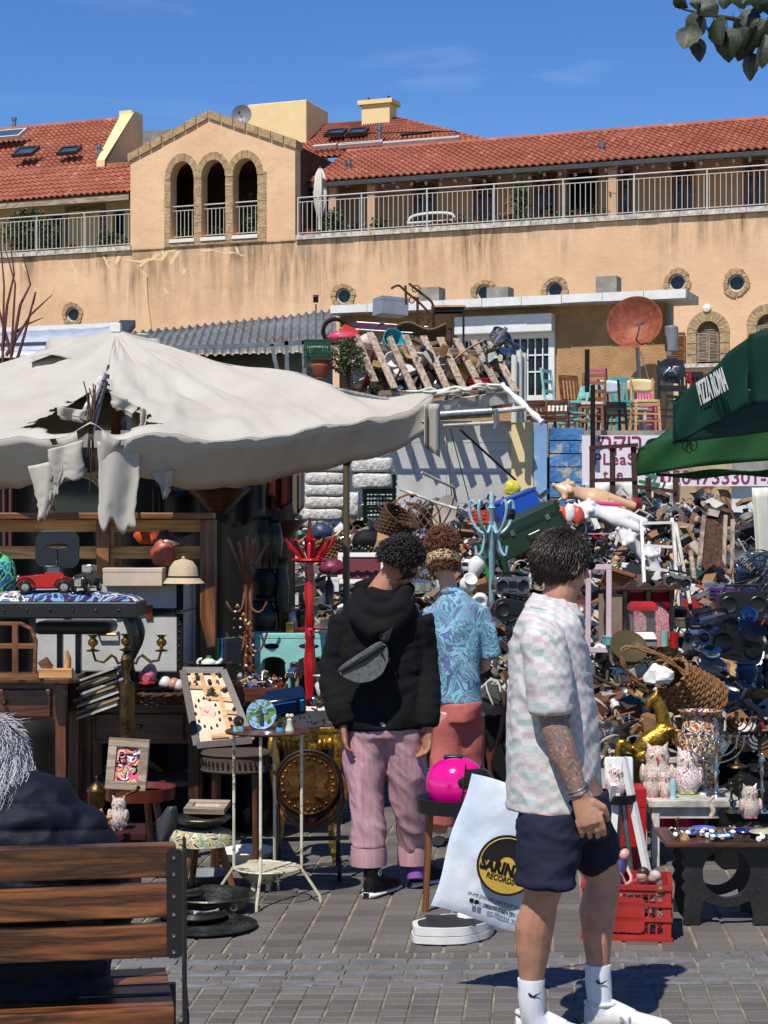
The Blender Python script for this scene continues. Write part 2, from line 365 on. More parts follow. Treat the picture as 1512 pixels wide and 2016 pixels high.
rnd=random.Random(5)
for ri,(yc,pw,dd,kd)in enumerate(rows):
 half=yc*.23+1.0; off=(.5*pw if(ri%2 and yc>7.5 and False)else 0)+(0 if kd=='brick' else .07)
 i0=int(-half/pw)-1
 for i in range(i0,-i0+1):
  c=A*(i*pw+off)+B*yc; c.z=rnd.uniform(-.0025,.0015)
  cells.append((c,pw,dd,kd))
def in_view(c): return abs(c.x)<c.y*.212 and c.y>6.33
vis=sorted([c for c in cells if in_view(c[0])],key=lambda c: c[0].y)
near=set(id(c)for c in vis[:270])
pm={}
for c in vis[:270]:
 key=(c[1],c[2],c[3])
 if key not in pm: pm[key]=paver_mesh(c[1]-(.009 if c[3]=='brick' else .003),c[2]-.002,c[3],'paver' if c[3]=='brick' else 'gutter_block')[1]
 o=bpy.data.objects.new(c[3],pm[key]); scene.collection.objects.link(o); o.parent=pave; o.location=c[0]
 o.rotation_euler=(rnd.uniform(-.008,.008),rnd.uniform(-.008,.008),rnd.uniform(-.008,.008))
vs,fs,tn,mi=[],[],[],[]
for c in cells:
 if id(c)in near: continue
 g,_=paver_mesh(1,1,'x','paver')if False else(None,None)
 w,d=c[1]-(.009 if c[3]=='brick' else .003),c[2]-.004; o=len(vs); e=.004
 tl=Vector((rnd.uniform(-.008,.008),rnd.uniform(-.008,.008)))
 for lev in(0,1):
  for a,q in((-1,-1),(1,-1),(1,1),(-1,1)):
   p=c[0]+A*a*(w/2-e*lev)+B*q*(d/2-e*lev); r_=p-c[0]
   vs.append((p.x,p.y,c[0].z+(0 if lev else-.02)+(r_.x*tl.x+r_.y*tl.y)))
 tv=rnd.random(); k=1 if c[3]!='brick' else 0
 for f_ in((0,1,5,4),(1,2,6,5),(2,3,7,6),(3,0,4,7),(4,5,6,7)): fs.append(tuple(o+q for q in f_)); tn.append(tv); mi.append(k)
me=bpy.data.meshes.new('paving_beyond'); me.from_pydata(vs,[],fs); me.materials.append(MT('paver')); me.materials.append(MT('gutter_block'))
me.polygons.foreach_set('material_index',mi); at=me.attributes.new('tone','FLOAT','FACE'); at.data.foreach_set('value',tn)
o=bpy.data.objects.new('paving_beyond',me); scene.collection.objects.link(o); o.parent=pave; o['kind']='stuff'
# THE LONG BUILDING BEHIND
BO=Vector((0,53.4,0)); UX,UY=.9352,-.3541
BROT=math.degrees(math.atan2(UY,UX))
def W(px,py,dep=0.0):
 """pixel -> (u, dep, z) on the facade plane pushed back by dep"""
 o_=-dep; t_=(px-CX)/FPX
 u=(t_*(BO.y+UY*-0-.9352*o_)+.3541*o_)/(.9352+.3541*t_)
 Y=BO.y-.3541*u-.9352*o_
 return Vector((u,dep,EYE-(py-HY)*Y/FPX))
def WU(px,dep=0.0): return W(px,0,dep).x
bld=T('building','long ochre plaster building with red tiled roofs behind the flea market','building',BO,BROT)
m,t,b=nodes('ochre_wall'); N=t.nodes.new; Lk=t.links.new
tc=N('ShaderNodeTexCoord')
def nz(scale,st=(1,1,1),det=6,rough=.6,dist=0):
 mp=N('ShaderNodeMapping'); mp.inputs['Scale'].default_value=st; Lk(tc.outputs['Object'],mp.inputs[0])
 n=N('ShaderNodeTexNoise'); n.inputs['Scale'].default_value=scale; n.inputs['Detail'].default_value=det; n.inputs['Roughness'].default_value=rough; n.inputs['Distortion'].default_value=dist
 Lk(mp.outputs[0],n.inputs['Vector']); return n.outputs['Fac']
def rmp(src,p0,p1,c0,c1):
 r=N('ShaderNodeValToRGB'); r.color_ramp.elements[0].position=p0; r.color_ramp.elements[1].position=p1
 r.color_ramp.elements[0].color=(*c0,1)if len(c0)==3 else c0; r.color_ramp.elements[1].color=(*c1,1)if len(c1)==3 else c1
 Lk(src,r.inputs[0]); return r.outputs[0]
def mixc(f_,a,c,bt='MIX'):
 x=N('ShaderNodeMix'); x.data_type='RGBA'; x.blend_type=bt
 if isinstance(f_,float): x.inputs[0].default_value=f_
 else: Lk(f_,x.inputs[0])
 for i,v in((6,a),(7,c)):
  if isinstance(v,tuple): x.inputs[i].default_value=(*v,1)
  else: Lk(v,x.inputs[i])
 return x.outputs[2]
base=rmp(nz(.5,det=8),.3,.7,tuple(v*.88 for v in lin((216,172,132))),tuple(v*.88 for v in lin((234,196,156))))
blot=rmp(nz(1.6,(1,1,1.4),9,.7),.5,.68,(0,0,0),(.55,.55,.55))
base=mixc(blot,base,tuple(v*.86 for v in lin((204,164,124))))
sp=N('ShaderNodeSeparateXYZ'); Lk(tc.outputs['Object'],sp.inputs[0])
band=N('ShaderNodeMapRange'); band.inputs[1].default_value=7.9; band.inputs[2].default_value=9.9; Lk(sp.outputs['Z'],band.inputs[0])
top=N('ShaderNodeMapRange'); top.inputs[1].default_value=10.35; top.inputs[2].default_value=10.42; top.inputs[3].default_value=1; top.inputs[4].default_value=0; Lk(sp.outputs['Z'],top.inputs[0])
st=rmp(nz(1.1,(2.4,1,.28),7,.7,.4),.4,.64,(0,0,0),(1,1,1)); big=rmp(nz(.22,(1,1,.8),4),.38,.52,(0,0,0),(1,1,1))
mm=N('ShaderNodeMath'); mm.operation='MULTIPLY'; Lk(band.outputs[0],mm.inputs[0]); Lk(st,mm.inputs[1])
mm2=N('ShaderNodeMath'); mm2.operation='MULTIPLY'; Lk(mm.outputs[0],mm2.inputs[0]); Lk(big,mm2.inputs[1])
mm3=N('ShaderNodeMath'); mm3.operation='MULTIPLY'; Lk(mm2.outputs[0],mm3.inputs[0]); Lk(top.outputs[0],mm3.inputs[1])
base=mixc(mm3.outputs[0],base,tuple(v*.8 for v in lin((112,94,74))))
Lk(base,b.inputs['Base Color']); b.inputs['Roughness'].default_value=.92
bu=N('ShaderNodeBump'); bu.inputs['Strength'].default_value=.6; bu.inputs['Distance'].default_value=.02; Lk(nz(9,det=8),bu.inputs['Height']); Lk(bu.outputs[0],b.inputs['Normal'])
MATS['ochre_wall']=m
FR=Matrix(((1,0,0,0),(0,0,1,0),(0,1,0,0),(0,0,0,1)))
def circ(cx,cy,r,n=28,ry=None): return[(cx+math.cos(2*PI*i/n)*r,cy+math.sin(2*PI*i/n)*(ry or r))for i in range(n)]
Z0=10.5
rw=[(143,619),(676,583),(953,576),(1092,571),(1333,556),(1450,557)]
holes=[]; rwc=[]
for px,py in rw:
 q=W(px,py); rwc.append(q); holes.append(circ(q.x,q.z,.25))
def arch_pts(u0,u1,zb,zs,zt,n=10,pointed=False):
 """outline of an arched opening, counter-clockwise from bottom left"""
 pts=[(u1,zb),(u1,zs)]; w=(u1-u0)/2; c=(u0+u1)/2
 for i in range(1,n):
  a=PI*i/n; k=math.sin(a)
  pts.append((c+math.cos(a)*w,zs+(zt-zs)*(k if not pointed else k**.8*(1-.0*k))))
 pts+=[(u0,zs),(u0,zb)]; return pts
aw=[(1352,1437,655,612),(1470,1556,640,598)]
awu=[]
for x0,x1,ys,yt in aw:
 u0,u1=WU(x0),WU(x1); zs=W((x0+x1)/2,ys).z; zt=W((x0+x1)/2,yt).z; awu.append((u0,u1,zs,zt))
 holes.append(arch_pts(u0+.28,u1-.28,zs-.85,zs,zt-.28))
g=MB(); g.plate([(-26,-.5),(24,-.5),(24,Z0-.15),(-26,Z0-.15)],.45,holes,FR)
g.build('wall','ochre_wall',bld,smooth=False)
MB().bx(-26,24,.46,14,-.5,Z0-.16).build('block_core','dark_grey',bld,smooth=False)
for i,q in enumerate(rwc):
 fr_=MB(); n=12
 for k_ in range(n):
  a0,a1=2*PI*(k_+.05)/n,2*PI*(k_+.95)/n; ri,ro=.24,.38+.03*math.sin(k_*5+i)
  pts=[(q.x+math.cos(a)*r,q.z+math.sin(a)*r)for r,seq in((ri,(a0,(a0+a1)/2,a1)),(ro,(a1,(a0+a1)/2,a0)))for a in seq]
  fr_.plate(pts,.05+.012*math.sin(k_*3+i),(),FR@Matrix.Translation((0,0,-.04)))
 w_=fr_.build('window_surround','stone_trim',bld,smooth=False)
 g=MB(); g.ring((q.x,.08,q.z),.22,.035,28,6,'y'); g.build('frame','white_dirty',w_)
 g=MB(); g.plate(circ(q.x,q.z,.22,24),.02,(),FR@Matrix.Translation((0,0,.1))); g.build('pane','dark_glass',w_,smooth=False)
for(u0,u1,zs,zt)in awu:
 c=(u0+u1)/2; w=(u1-u0)/2; n=13; sr=MB()
 for k_ in range(n):
  a0,a1=PI*(k_+.04)/n,PI*(k_+.96)/n
  pts=[(c+math.cos(a)*r,zs+math.sin(a)*r*(zt-zs)/w)for r,seq in((w-.28,(a0,a1)),(w,(a1,a0)))for a in seq]
  sr.plate(pts,.06+.012*math.sin(k_*3),(),FR@Matrix.Translation((0,0,-.05)))
 for sg in(-1,1):
  for j in range(3):
   xx=c+sg*(w-.14); sr.bx(xx-.13,xx+.13,-.045-.01*(j%2),.02,zs-.3*j-.28,zs-.3*j-.01)
 wn=sr.build('window_surround','stone_trim',bld,smooth=False)
 g=MB(); wi=w-.3
 for j in range(9):
  zz=zs+.04+j*.055; hw=wi*math.sqrt(max(0,1-((zz-zs)/(zt-zs-.28))**2))
  if hw>.08: g.box((c,.1,zz),(hw*2,.07,.014),(35,0,0))
 g.build('fan_louvre','wood_grey',wn,smooth=False)
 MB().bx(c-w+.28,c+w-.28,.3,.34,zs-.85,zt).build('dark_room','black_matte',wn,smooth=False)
 for sg in(-1,1):
  g=MB(); x0=c+sg*(wi-.17);
  for xx in(-.15,.15): g.bx(x0+xx-.02,x0+xx+.02,-.03,.0,zs-.8,zs)
  for j in range(20): g.box((x0,-.015,zs-.78+j*.04),(.28,.035,.01),(40,0,0))
  g.build('shutter','wood_grey',wn,smooth=False)
 MB().bx(c-w-.1,c+w+.2,-.15,.1,zs-.95,zs-.85).build('sill','white_dirty',wn,smooth=False)
sh=MB(); c=awu[0][0]-.22
for xx in(-.17,.17): sh.bx(c+xx-.025,c+xx+.025,-.1,-.06,awu[0][2]-.85,awu[0][2]+.02)
for zz in(-.85,-.42,.0): sh.bx(c-.17,c+.17,-.1,-.06,awu[0][2]+zz-.03,awu[0][2]+zz+.03)
for j in range(17): sh.box((c,-.08,awu[0][2]-.8+j*.048),(.3,.04,.012),(40,0,0))
o=sh.build('shutter','wood_mid',bld,smooth=False); o['label']='orange brown louvred shutter folded back'
q=W(1392,607); g=MB(); g.lathe([(.0,0),(.1,.0),(.12,.04),(.1,.1),(0,.12)],16,(0,0,0),Matrix.Rotation(R(90),3,'X')); g.build('wall_lamp','white_paint',bld,loc=(q.x,-.0,q.z))
for x0,x1 in((WU(-30),WU(261)),(WU(584),WU(1560))):
 g=MB(); nseg=int((x1-x0)/.6)
 for i in range(nseg):
  a=x0+(x1-x0)*i/nseg; c=x0+(x1-x0)*(i+1)/nseg-.012; g.bx(a,c,-.1-.006*(i%3),.35,Z0-.14,Z0)
 g.build('ledge','white_dirty',bld,smooth=False)
MB().bx(-26,24,.3,6,Z0-.155,Z0-.02).build('balcony_floor','concrete',bld,smooth=False)
mat('filler',(236,208,156),.9,var=.1,k=.85)
patch=[((142,520),(150,535),(152,560)),((236,500),(228,520)),((292,510),(275,525)),((283,535),(290,545)),((350,520),(365,530),(360,540)),((318,545),(335,560)),((325,570),(328,578)),((200,500),(225,495),(240,490)),((215,492),(235,500),(255,488),(262,497)),((320,488),(322,505)),((240,512),(275,515),(300,510),(312,500)),((262,515),(275,530),(284,540)),((300,510),(318,512),(330,495)),((330,495),(355,490),(335,520)),((398,495),(415,492),(440,500),(460,497),(484,505)),((465,486),(470,500)),((45,520),(52,535)),((205,505),(215,530)),((208,512),(222,515))]
pg=MB(); rp_=random.Random(3)
for pl in patch:
 pl=[W(x,y+0)for x,y in pl]; d=[]
 for i in range(len(pl)-1):
  for k_ in range(5): d.append(pl[i].lerp(pl[i+1],k_/5))
 d.append(pl[-1]); wd_=.06
 lft=[(p.x-.03-rp_.random()*.04,p.z+.02+rp_.random()*.03)for p in d]; rgt=[(p.x+.03+rp_.random()*.04,p.z-.02-rp_.random()*.03)for p in d]
 pg.plate(rgt+lft[::-1],.008,(),FR@Matrix.Translation((0,0,-.006-.0005*len(pg.f)**.5*.02)))
pg.build('filler_patches','filler',bld,smooth=False)
g=MB(); g.tube([W(288,545)+Vector((0,-.03,0)),W(290,590)+Vector((0,-.03,0)),W(297,650)+Vector((0,-.03,0))],.04,7); g.build('downpipe','filler',bld)
def zat(px,py): return W(px,py).z
ul,ur=WU(258),WU(582); uc=WU(413); zl=13.32; zt=14.45
arch=[]; ah=[]
for x0,x1,yt in((337,383,318),(398,445,315),(460,508,312)):
 u0,u1=WU(x0),WU(x1); zt_=zat((x0+x1)/2,yt); arch.append((u0,u1,zt_));
 w=(u1-u0)/2; c=(u0+u1)/2; zs=zt_-.52; pts=[(u1,Z0+.12),(u1,zs)]
 for i in range(1,9): a=i/9*1.0; pts.append((c+w*math.cos(a*PI/2)**.95,zs+.52*math.sin(a*PI/2)**1.05))
 pts.append((c,zt_))
 for i in range(8,0,-1): a=i/9; pts.append((c-w*math.cos(a*PI/2)**.95,zs+.52*math.sin(a*PI/2)**1.05))
 pts+=[(u0,zs),(u0,Z0+.12)]; ah.append(pts)
g=MB(); g.plate([(ul,Z0-.15),(ur,Z0-.15),(ur,zl-.05),(uc,zt-.18),(ul,zl-.05)],.4,ah,FR@Matrix.Translation((0,0,-.04)))
g.build('gable_wall','ochre_wall',bld,smooth=False)
MB().bx(ul,ul+.35,.361,5,Z0,zl-.1).bx(ur-.35,ur,.361,5,Z0,zl-.1).bx(ul+.35,ur-.35,3.2,3.4,Z0,zl).build('loggia_walls','loggia_shade',bld,smooth=False)
MB().bx(ul+.35,ur-.35,.361,5,zl-.35,zl-.2).build('loggia_ceiling','loggia_shade',bld,smooth=False)
cp_=MB()
for(xa,za,xb,zb)in((ul-.06,zl,uc,zt),(uc,zt,ur+.08,zl)):
 n=7
 for i in range(n):
  t0,t1=i/n,(i+1)/n-.008; pa=(xa+(xb-xa)*t0,za+(zb-za)*t0); pb=(xa+(xb-xa)*t1,za+(zb-za)*t1)
  cp_.plate([(pa[0],pa[1]-.24),(pb[0],pb[1]-.24),pb,pa],.5+.01*(i%2),(),FR@Matrix.Translation((0,0,-.11-.006*(i%3))))
cp_.build('coping','stone_trim',bld,smooth=False)
for sg,xa,xb in((1,ul,uc),(-1,uc,ur)):
 z1,z2=(zl,zt)if sg==1 else(zt,zl)
 MB().add([(xa,.3,z1-.12),(xb,.3,z2-.12),(xb,6.5,z2-.12),(xa,6.5,z1-.12)],[(0,1,2,3)]).build('gable_roof','terracotta',bld,smooth=False,solid=.1)
sb=MB(); st_l,st_r=WU(325),WU(526)
def blk(x0,x1,z0,z1,j): sb.bx(x0+.006,x1-.006,-.055-.008*(j%3),-.038,z0+.006,z1-.006)
zsill=Z0+.1; j=0
cols=[(st_l,arch[0][0])]+[(arch[i][1],arch[i+1][0])for i in(0,1)]+[(arch[2][1],st_r)]
for x0,x1 in cols:
 z=zsill-.12
 while z<zat(420,345): j+=1; h=.27+.05*math.sin(j*2.1); blk(x0,x1,z,min(z+h,zat(420,345)),j); z+=h
for k_,(u0,u1,ztop)in enumerate(arch):
 c=(u0+u1)/2; w=(u1-u0)/2; zs=ztop-.52; n=9
 ro=w+.19
 for i in range(n):
  a0,a1=PI*(i+.03)/n,PI*(i+.97)/n
  def pin(a):
   q=a if a<PI/2 else PI-a; x=w*math.cos(q)**.95 if q<PI/2-1e-6 else 0; return(c+(x if a<PI/2 else-x),zs+.52*math.sin(q)**1.05)
  pts=[pin(a0),pin((a0+a1)/2),pin(a1),(c+math.cos(a1)*ro,zs+math.sin(a1)*.76),(c+math.cos(a0)*ro,zs+math.sin(a0)*.76)]
  sb.plate(pts,.03+.01*(i%2),(),FR@Matrix.Translation((0,0,-.075-.003*k_+.001*(i%3))))
blk(st_l,st_r,Z0-.12,Z0-.02,1)
sb.build('arch_surround','stone_trim',bld,smooth=False)
mat('rail_paint',(206,200,192),.5,var=.15,k=.9)
bal=MB(); bal.tube([(0,0,.05),(0,0,.98)],.011,5); bal_me=bal.mesh('baluster','rail_paint')
scr=MB()
for sx in(-1,1): scr.ring((sx*.09,0,.0),.045,.007,10,4,'y',0,300)
scr.tube([(-.2,0,-.05),(-.1,0,.05),(0,0,-.04),(.1,0,.05),(.2,0,-.05)],.006,4); scr_me=scr.mesh('scroll','dark_iron')
def railing(u0,u1,dep,z,h=1.12,post=2.0,pitch=.15,wide=True):
 g=MB(); g.tube([(u0,dep,z+h),(u1,dep,z+h)],.022,6); g.tube([(u0,dep,z+h-.13),(u1,dep,z+h-.13)],.014,5); g.tube([(u0,dep,z+.07),(u1,dep,z+.07)],.014,5)
 if wide:
  k_=max(1,round((u1-u0)/post))
  for i in range(k_+1): x=u0+(u1-u0)*i/k_; g.tube([(x,dep,z),(x,dep,z+h)],.024,6)
 r=g.build('railing','rail_paint',bld)
 n=int((u1-u0)/pitch)
 for i in range(1,n):
  o=bpy.data.objects.new('baluster',bal_me); scene.collection.objects.link(o); o.parent=r; o.location=(u0+(u1-u0)*i/n,dep,z+.03); o.scale=(1,1,(h-.16)/.98)
 n=max(1,int((u1-u0)/.42))
 for i in range(n):
  o=bpy.data.objects.new('scroll',scr_me); scene.collection.objects.link(o); o.parent=r; o.location=(u0+(u1-u0)*(i+.5)/n,dep,z+h-.065); o.scale=(1 if i%2 else-1,1,.9)
 return r
railing(WU(-20),WU(261),.02,Z0)
railing(WU(586),WU(1540),.02,Z0)
for u0,u1,_z in arch:
 railing(u0,u1,.12,Z0+.13,1.0,2,.125,False)
 MB().bx(u0-.02,u1+.02,-.1,.3,Z0+.0,Z0+.1).build('arch_sill','white_paint',bld,smooth=False)
mat('roof_tile',(180,110,86),.85,rgb2=(152,88,68),vs=1.2,bump=.5,bs=30,k=.85,wear=((190,134,112),.25,2.0))
def tiles(quad,tw=.22,ch=.3,name='roof_tiles'):
 """quad: eave-left, eave-right, ridge-right, ridge-left; rolled tiles in courses, each course laid over the one below"""
 e0,e1,r1,r0=[Vector(q)for q in quad]; g=MB()
 nrm=(e1-e0).cross(r0-e0).normalized(); nc=max(1,round(((r0-e0).length+(r1-e1).length)/2/ch)); nt_=max(1,round((e1-e0).length/tw))
 prof=[(0,0),(.18,.035),(.36,.05),(.54,.035),(.72,0),(.86,-.012)]
 cols_=[(i+a)/nt_ for i in range(nt_)for a,_ in prof]+[1.0]; hs=[h for i in range(nt_)for _,h in prof]+[0]
 rr=random.Random(7)
 for c in range(nc):
  vs_=[]
  for lev in(0,1,2):
   v=(c+(0 if lev<2 else 1.0))/nc; lift=(.0,.045,.006)[lev]
   for i,(u,h)in enumerate(zip(cols_,hs)):
    p=e0.lerp(e1,u).lerp(r0.lerp(r1,u),v)+nrm*(h+lift+(0 if lev==0 else .008*math.sin(int(u*nt_)*12.9+c*7.1)))
    vs_.append(p)
  w=len(cols_); g.add(vs_,[(l*w+i,l*w+i+1,(l+1)*w+i+1,(l+1)*w+i)for l in(0,1)for i in range(w-1)])
 o=g.build(name,'roof_tile',bld,smooth=False); o['kind']='stuff'
 MB().add([e0-nrm*.04,e1-nrm*.04,r1-nrm*.04,r0-nrm*.04],[(0,1,2,3)]).build('roof_deck','wood_grey',bld,smooth=False)
 return o
def ridge(p,q,r=.1):
 p,q=Vector(p),Vector(q); n=max(1,int((q-p).length/.4)); g=MB()
 for i in range(n): a=p.lerp(q,i/n); c=p.lerp(q,(i+1.08)/n); g.tube([a,c],[r,r*.86],8)
 g.build('ridge_tiles','roof_tile',bld)
ua,ub=WU(606,1),22
tiles([(ua,.9,12.24),(ub,.9,12.24),(ub,4.2,13.78),(ua,4.2,13.78)]); ridge((ua,4.2,13.8),(ub,4.2,13.8))
tiles([(ub,7.5,12.2),(ua,7.5,12.2),(ua,4.2,13.78),(ub,4.2,13.78)])
uc2=WU(256,1)
tiles([(-24,.9,12.35),(uc2,.9,12.35),(uc2,2.7,13.62),(-24,2.7,13.62)])
ue=WU(198,2.7); ue2=WU(240,6.5)
tiles([(-24,2.8,13.66),(ue,2.8,13.66),(ue2,6.6,16.1),(-24,6.6,16.1)]); ridge((-24,2.75,13.66),(uc2,2.75,13.66),.07); ridge((-24,6.6,16.1),(ue2,6.6,16.1))
g=MB(); a0,a1=Vector((WU(190,2.6),2.6,13.6)),Vector((WU(240,6.6),6.6,16.35))
g.add([a0,a0+Vector((.3,0,0)),a1+Vector((.5,0,0)),a1,a0+Vector((0,0,.22)),a0+Vector((.3,0,.22)),a1+Vector((.5,0,.0)),a1],[(0,1,5,4),(4,5,6,7),(1,2,6,5),(0,4,7,3),(3,7,6,2)])
g.bx(a1.x,a1.x+.5,6.4,7.2,12,16.35); g.add([a0+Vector((.3,0,-1)),a1+Vector((.5,0,-3)),a1+Vector((.5,0,.0)),a0+Vector((.3,0,.2))],[(0,1,2,3)])
g.build('raking_parapet','cream_plaster',bld,smooth=False)
q0,q1=WU(218,6),WU(330,6); tiles([(q0,5.2,14.2),(q1,5.2,14.2),(q1,7.0,14.95),(q0,7.0,14.95)])
MB().bx(q0,q1,5.3,5.5,13,14.2).build('attic_wall','dark_grey',bld,smooth=False)
q0,q1=WU(255,9),WU(345,9); MB().bx(q0,q1,9,10,13,W(300,257,9).z).build('far_wall','concrete',bld,smooth=False)
dz=8.0
e0,e1=W(525,250,7.5),W(930,276,7.5); ap0,ap1=W(620,236,10),W(770,232,10)
zE=14.35
tiles([(W(470,0,7.2).x,7.2,zE),(W(985,0,7.2).x,7.2,zE),(ap1.x,10.5,16.25),(ap0.x,10.5,16.25)])
tiles([(W(985,0,7.2).x,7.2,zE),(W(1010,0,12).x,14,zE),(ap1.x+.1,10.6,16.25),(ap1.x,10.5,16.25)])
q0,q1=W(487,203,8.6),W(603,199,8.6); MB().bx(q0.x,q1.x,8.6,10.6,12,(q0.z+q1.z)/2).build('roof_tower','cream_plaster',bld,smooth=False,bevel=.03)
q0,q1=W(712,196,10),W(767,196,10); g=MB(); g.bx(q0.x,q1.x,10,10.7,14,q0.z-.2); g.bx(q0.x-.12,q1.x+.12,9.9,10.8,q0.z-.2,q0.z-.05)
g.build('chimney','cream_plaster',bld,smooth=False)
g=MB();
for xx in(q0.x+.15,q1.x-.15): g.tube([(xx,10.3,q0.z-.1),(xx,10.3,q0.z+.12)],.05,6)
g.build('chimney_pot','dark_grey',bld)
def dish(px,py,dep,r,ma,tilt,parent=None,th=W):
 q=th(px,py,dep); g=MB(); M=Euler([R(a)for a in tilt]).to_matrix()
 pr=[(0,0)]+[(r*i/7,.35*r*(i/7)**2)for i in range(1,8)]+[(r,.35*r+.012),(r*.5,.09*r-.02),(0,-.02)]
 g.lathe(pr,28,(0,0,0),M); return g,q,M
g,q,M=dish(477,229,4.5,.34,None,(80,0,12)); o=g.build('dish_antenna','grey_plastic',bld,loc=q)
g=MB(); g.tube([(0,0,0),(0,.2,-.5)],.025,6); g.tube([(0,0,-.1),(.1,-.45,.0)],.012,5); g.box((.1,-.47,.02),(.08,.08,.06)); g.build('antenna_arm','dark_grey',o)
def onroof(px,py,dep): return W(px,py,dep)
def skylight(x0,y0,x1,y1,dep,slope,nm='skylight',ma='blue_glass',lift=.08,open_=0):
 a=W(x0,y1,dep); c=W(x1,y0,dep); w=c.x-a.x; h=(c.z-a.z)/math.sin(R(slope)); mid=((a.x+c.x)/2,dep,(a.z+c.z)/2)
 g=MB(Matrix.Rotation(R(slope+open_),4,'X')); g.bx(-w/2,w/2,-h/2,-h/2+.07,0,lift+.05).bx(-w/2,w/2,h/2-.07,h/2,0,lift+.05).bx(-w/2,-w/2+.07,-h/2+.07,h/2-.07,0,lift+.05).bx(w/2-.07,w/2,-h/2+.07,h/2-.07,0,lift+.05)
 o=g.build(nm,'dark_grey' if nm=='skylight' else 'rail_paint',bld,smooth=False,loc=mid)
 MB(Matrix.Rotation(R(slope+open_),4,'X')).bx(-w/2+.071,w/2-.071,-h/2+.071,h/2-.071,lift-.02,lift).build('pane',ma,o,smooth=False)
skylight(32,290,72,314,3.3,34); skylight(118,290,157,310,3.3,34); skylight(-40,255,47,284,4.9,34,'solar_collector')
skylight(643,255,680,274,8.7,30); skylight(687,253,723,272,8.8,30)
skylight(668,281,753,294,7.6,30,'solar_collector'); skylight(755,273,905,290,7.65,30,'solar_collector'); skylight(618,288,664,296,7.6,30,'solar_collector')
g=MB(); g.tube([W(640,262,8.2),W(740,262,8.2),W(893,258,8.2)],.02,5); g.tube([W(895,258,8.2),W(900,262,8.2),W(912,272,8.2)],.02,5); g.tube([W(790,266,8.2),W(850,260,8.2)],.05,6); g.build('roof_pipe','black_matte',bld)
for px,py,dep,hh in((195,305,3.3,.35),(686,335,2.0,.3),(1185,307,2.0,.4),(747,278,8,.6),(28,245,6.6,.25)):
 q=W(px,py,dep); g=MB(); g.tube([q-Vector((0,0,.2)),q+Vector((0,0,hh*.6))],.07,8); g.tube([q+Vector((0,0,hh*.6)),q+Vector((0,0,hh))],.1,8); g.build('vent_pipe','dull_silver',bld)
bw=2.6
dz0,dzt=Z0,12.6
drs=[(812,862,'w'),(930,977,'w'),(1048,1096,'w'),(1117,1178,'o'),(1199,1246,'w'),(1322,1368,'w'),(1462,1508,'w')]
hl=[]
for x0,x1,k_ in drs: hl.append([(WU(x0,bw),dz0+.02),(WU(x1,bw),dz0+.02),(WU(x1,bw),12.35),(WU(x0,bw),12.35)])
mat('peach_wall',(226,178,138),.9,var=.08,vs=1.5,bump=.2,k=.72)
g=MB(); g.plate([(ur,Z0),(24,Z0),(24,12.7),(ur,12.7)],.2,hl,FR@Matrix.Translation((0,0,bw))); g.build('terrace_wall','peach_wall',bld,smooth=False)
MB().bx(ur,24,bw+1.8,bw+2.0,Z0,12.7).build('inner_wall','dark_grey',bld,smooth=False)
for x0,x1,k_ in drs:
 a,c=WU(x0,bw),WU(x1,bw); g=MB(); e=.07
 g.bx(a,a+e,bw-.03,bw+.06,Z0,12.35).bx(c-e,c,bw-.03,bw+.06,Z0,12.35).bx(a+e,c-e,bw-.03,bw+.06,12.35-e,12.35)
 d=g.build('door','wood_mid_z',bld,smooth=False)
 if k_=='w':
  mid=(a+c)/2
  for s0,s1 in((a+e,mid-.01),(mid+.01,c-e)):
   h=MB(); h.bx(s0,s0+.06,bw,bw+.04,Z0,12.28).bx(s1-.06,s1,bw,bw+.04,Z0,12.28)
   for zz in(Z0,Z0+.9,11.85,12.2): h.bx(s0+.06,s1-.06,bw,bw+.04,zz,zz+.08)
   h.build('door_leaf','wood_mid_z',d,smooth=False); MB().bx(s0+.061,s1-.061,bw+.015,bw+.025,Z0+.08,12.2).build('pane','dark_glass',d,smooth=False)
hl=[[(WU(x0,bw),Z0+z_),(WU(x1,bw),Z0+z_),(WU(x1,bw),zz),(WU(x0,bw),zz)]for x0,x1,z_,zz in((92,122,.05,12.15),(222,245,.05,12.15),(30,75,.3,12.1))]
g=MB(); g.plate([(-26,Z0),(ul,Z0),(ul,12.9),(-26,12.9)],.2,hl,FR@Matrix.Translation((0,0,bw))); g.build('terrace_wall','cream_plaster',bld,smooth=False)
MB().bx(-26,ul,bw+.6,bw+.8,Z0,12.7).build('inner_wall','blue_glass',bld,smooth=False)
a,c=WU(130,bw),WU(208,bw); g=MB(); g.bx(a,c,bw-.06,bw,Z0,12.35); g.build('door_surround','wood_grey',bld,smooth=False)
g=MB()
for i in range(2): x=a+.15+i*(c-a-.3)/2; g.bx(x+.01,x+(c-a-.3)/2-.01,bw-.09,bw-.061,Z0,12.2)
g.build('door_leaf','cream_plaster',bld,smooth=False)
g=MB(); rafter=MB(); rafter.beam((0,.95,12.12),(0,bw+.2,12.55),.09,.12); rm=rafter.mesh('rafter','wood_grey',smooth=False)
for i in range(26):
 x=ur+.5+i*.75
 if x<21: o=bpy.data.objects.new('rafter',rm); scene.collection.objects.link(o); o.parent=bld; o.location=(x,0,-.03)
MB().bx(ua,22,.9,1.0,12.08,12.2).build('gutter','dark_grey',bld,smooth=False); MB().bx(-24,uc2,.9,1.0,12.12,12.28).build('gutter','wood_grey',bld,smooth=False)
for x in(WU(690,bw),WU(765,bw),WU(1185,1.1)+.3): MB().bx(x-.12,x+.12,1.1,1.3,Z0,12.2).build('terrace_pillar','peach_wall',bld,smooth=False)
g=MB(); gb=[]
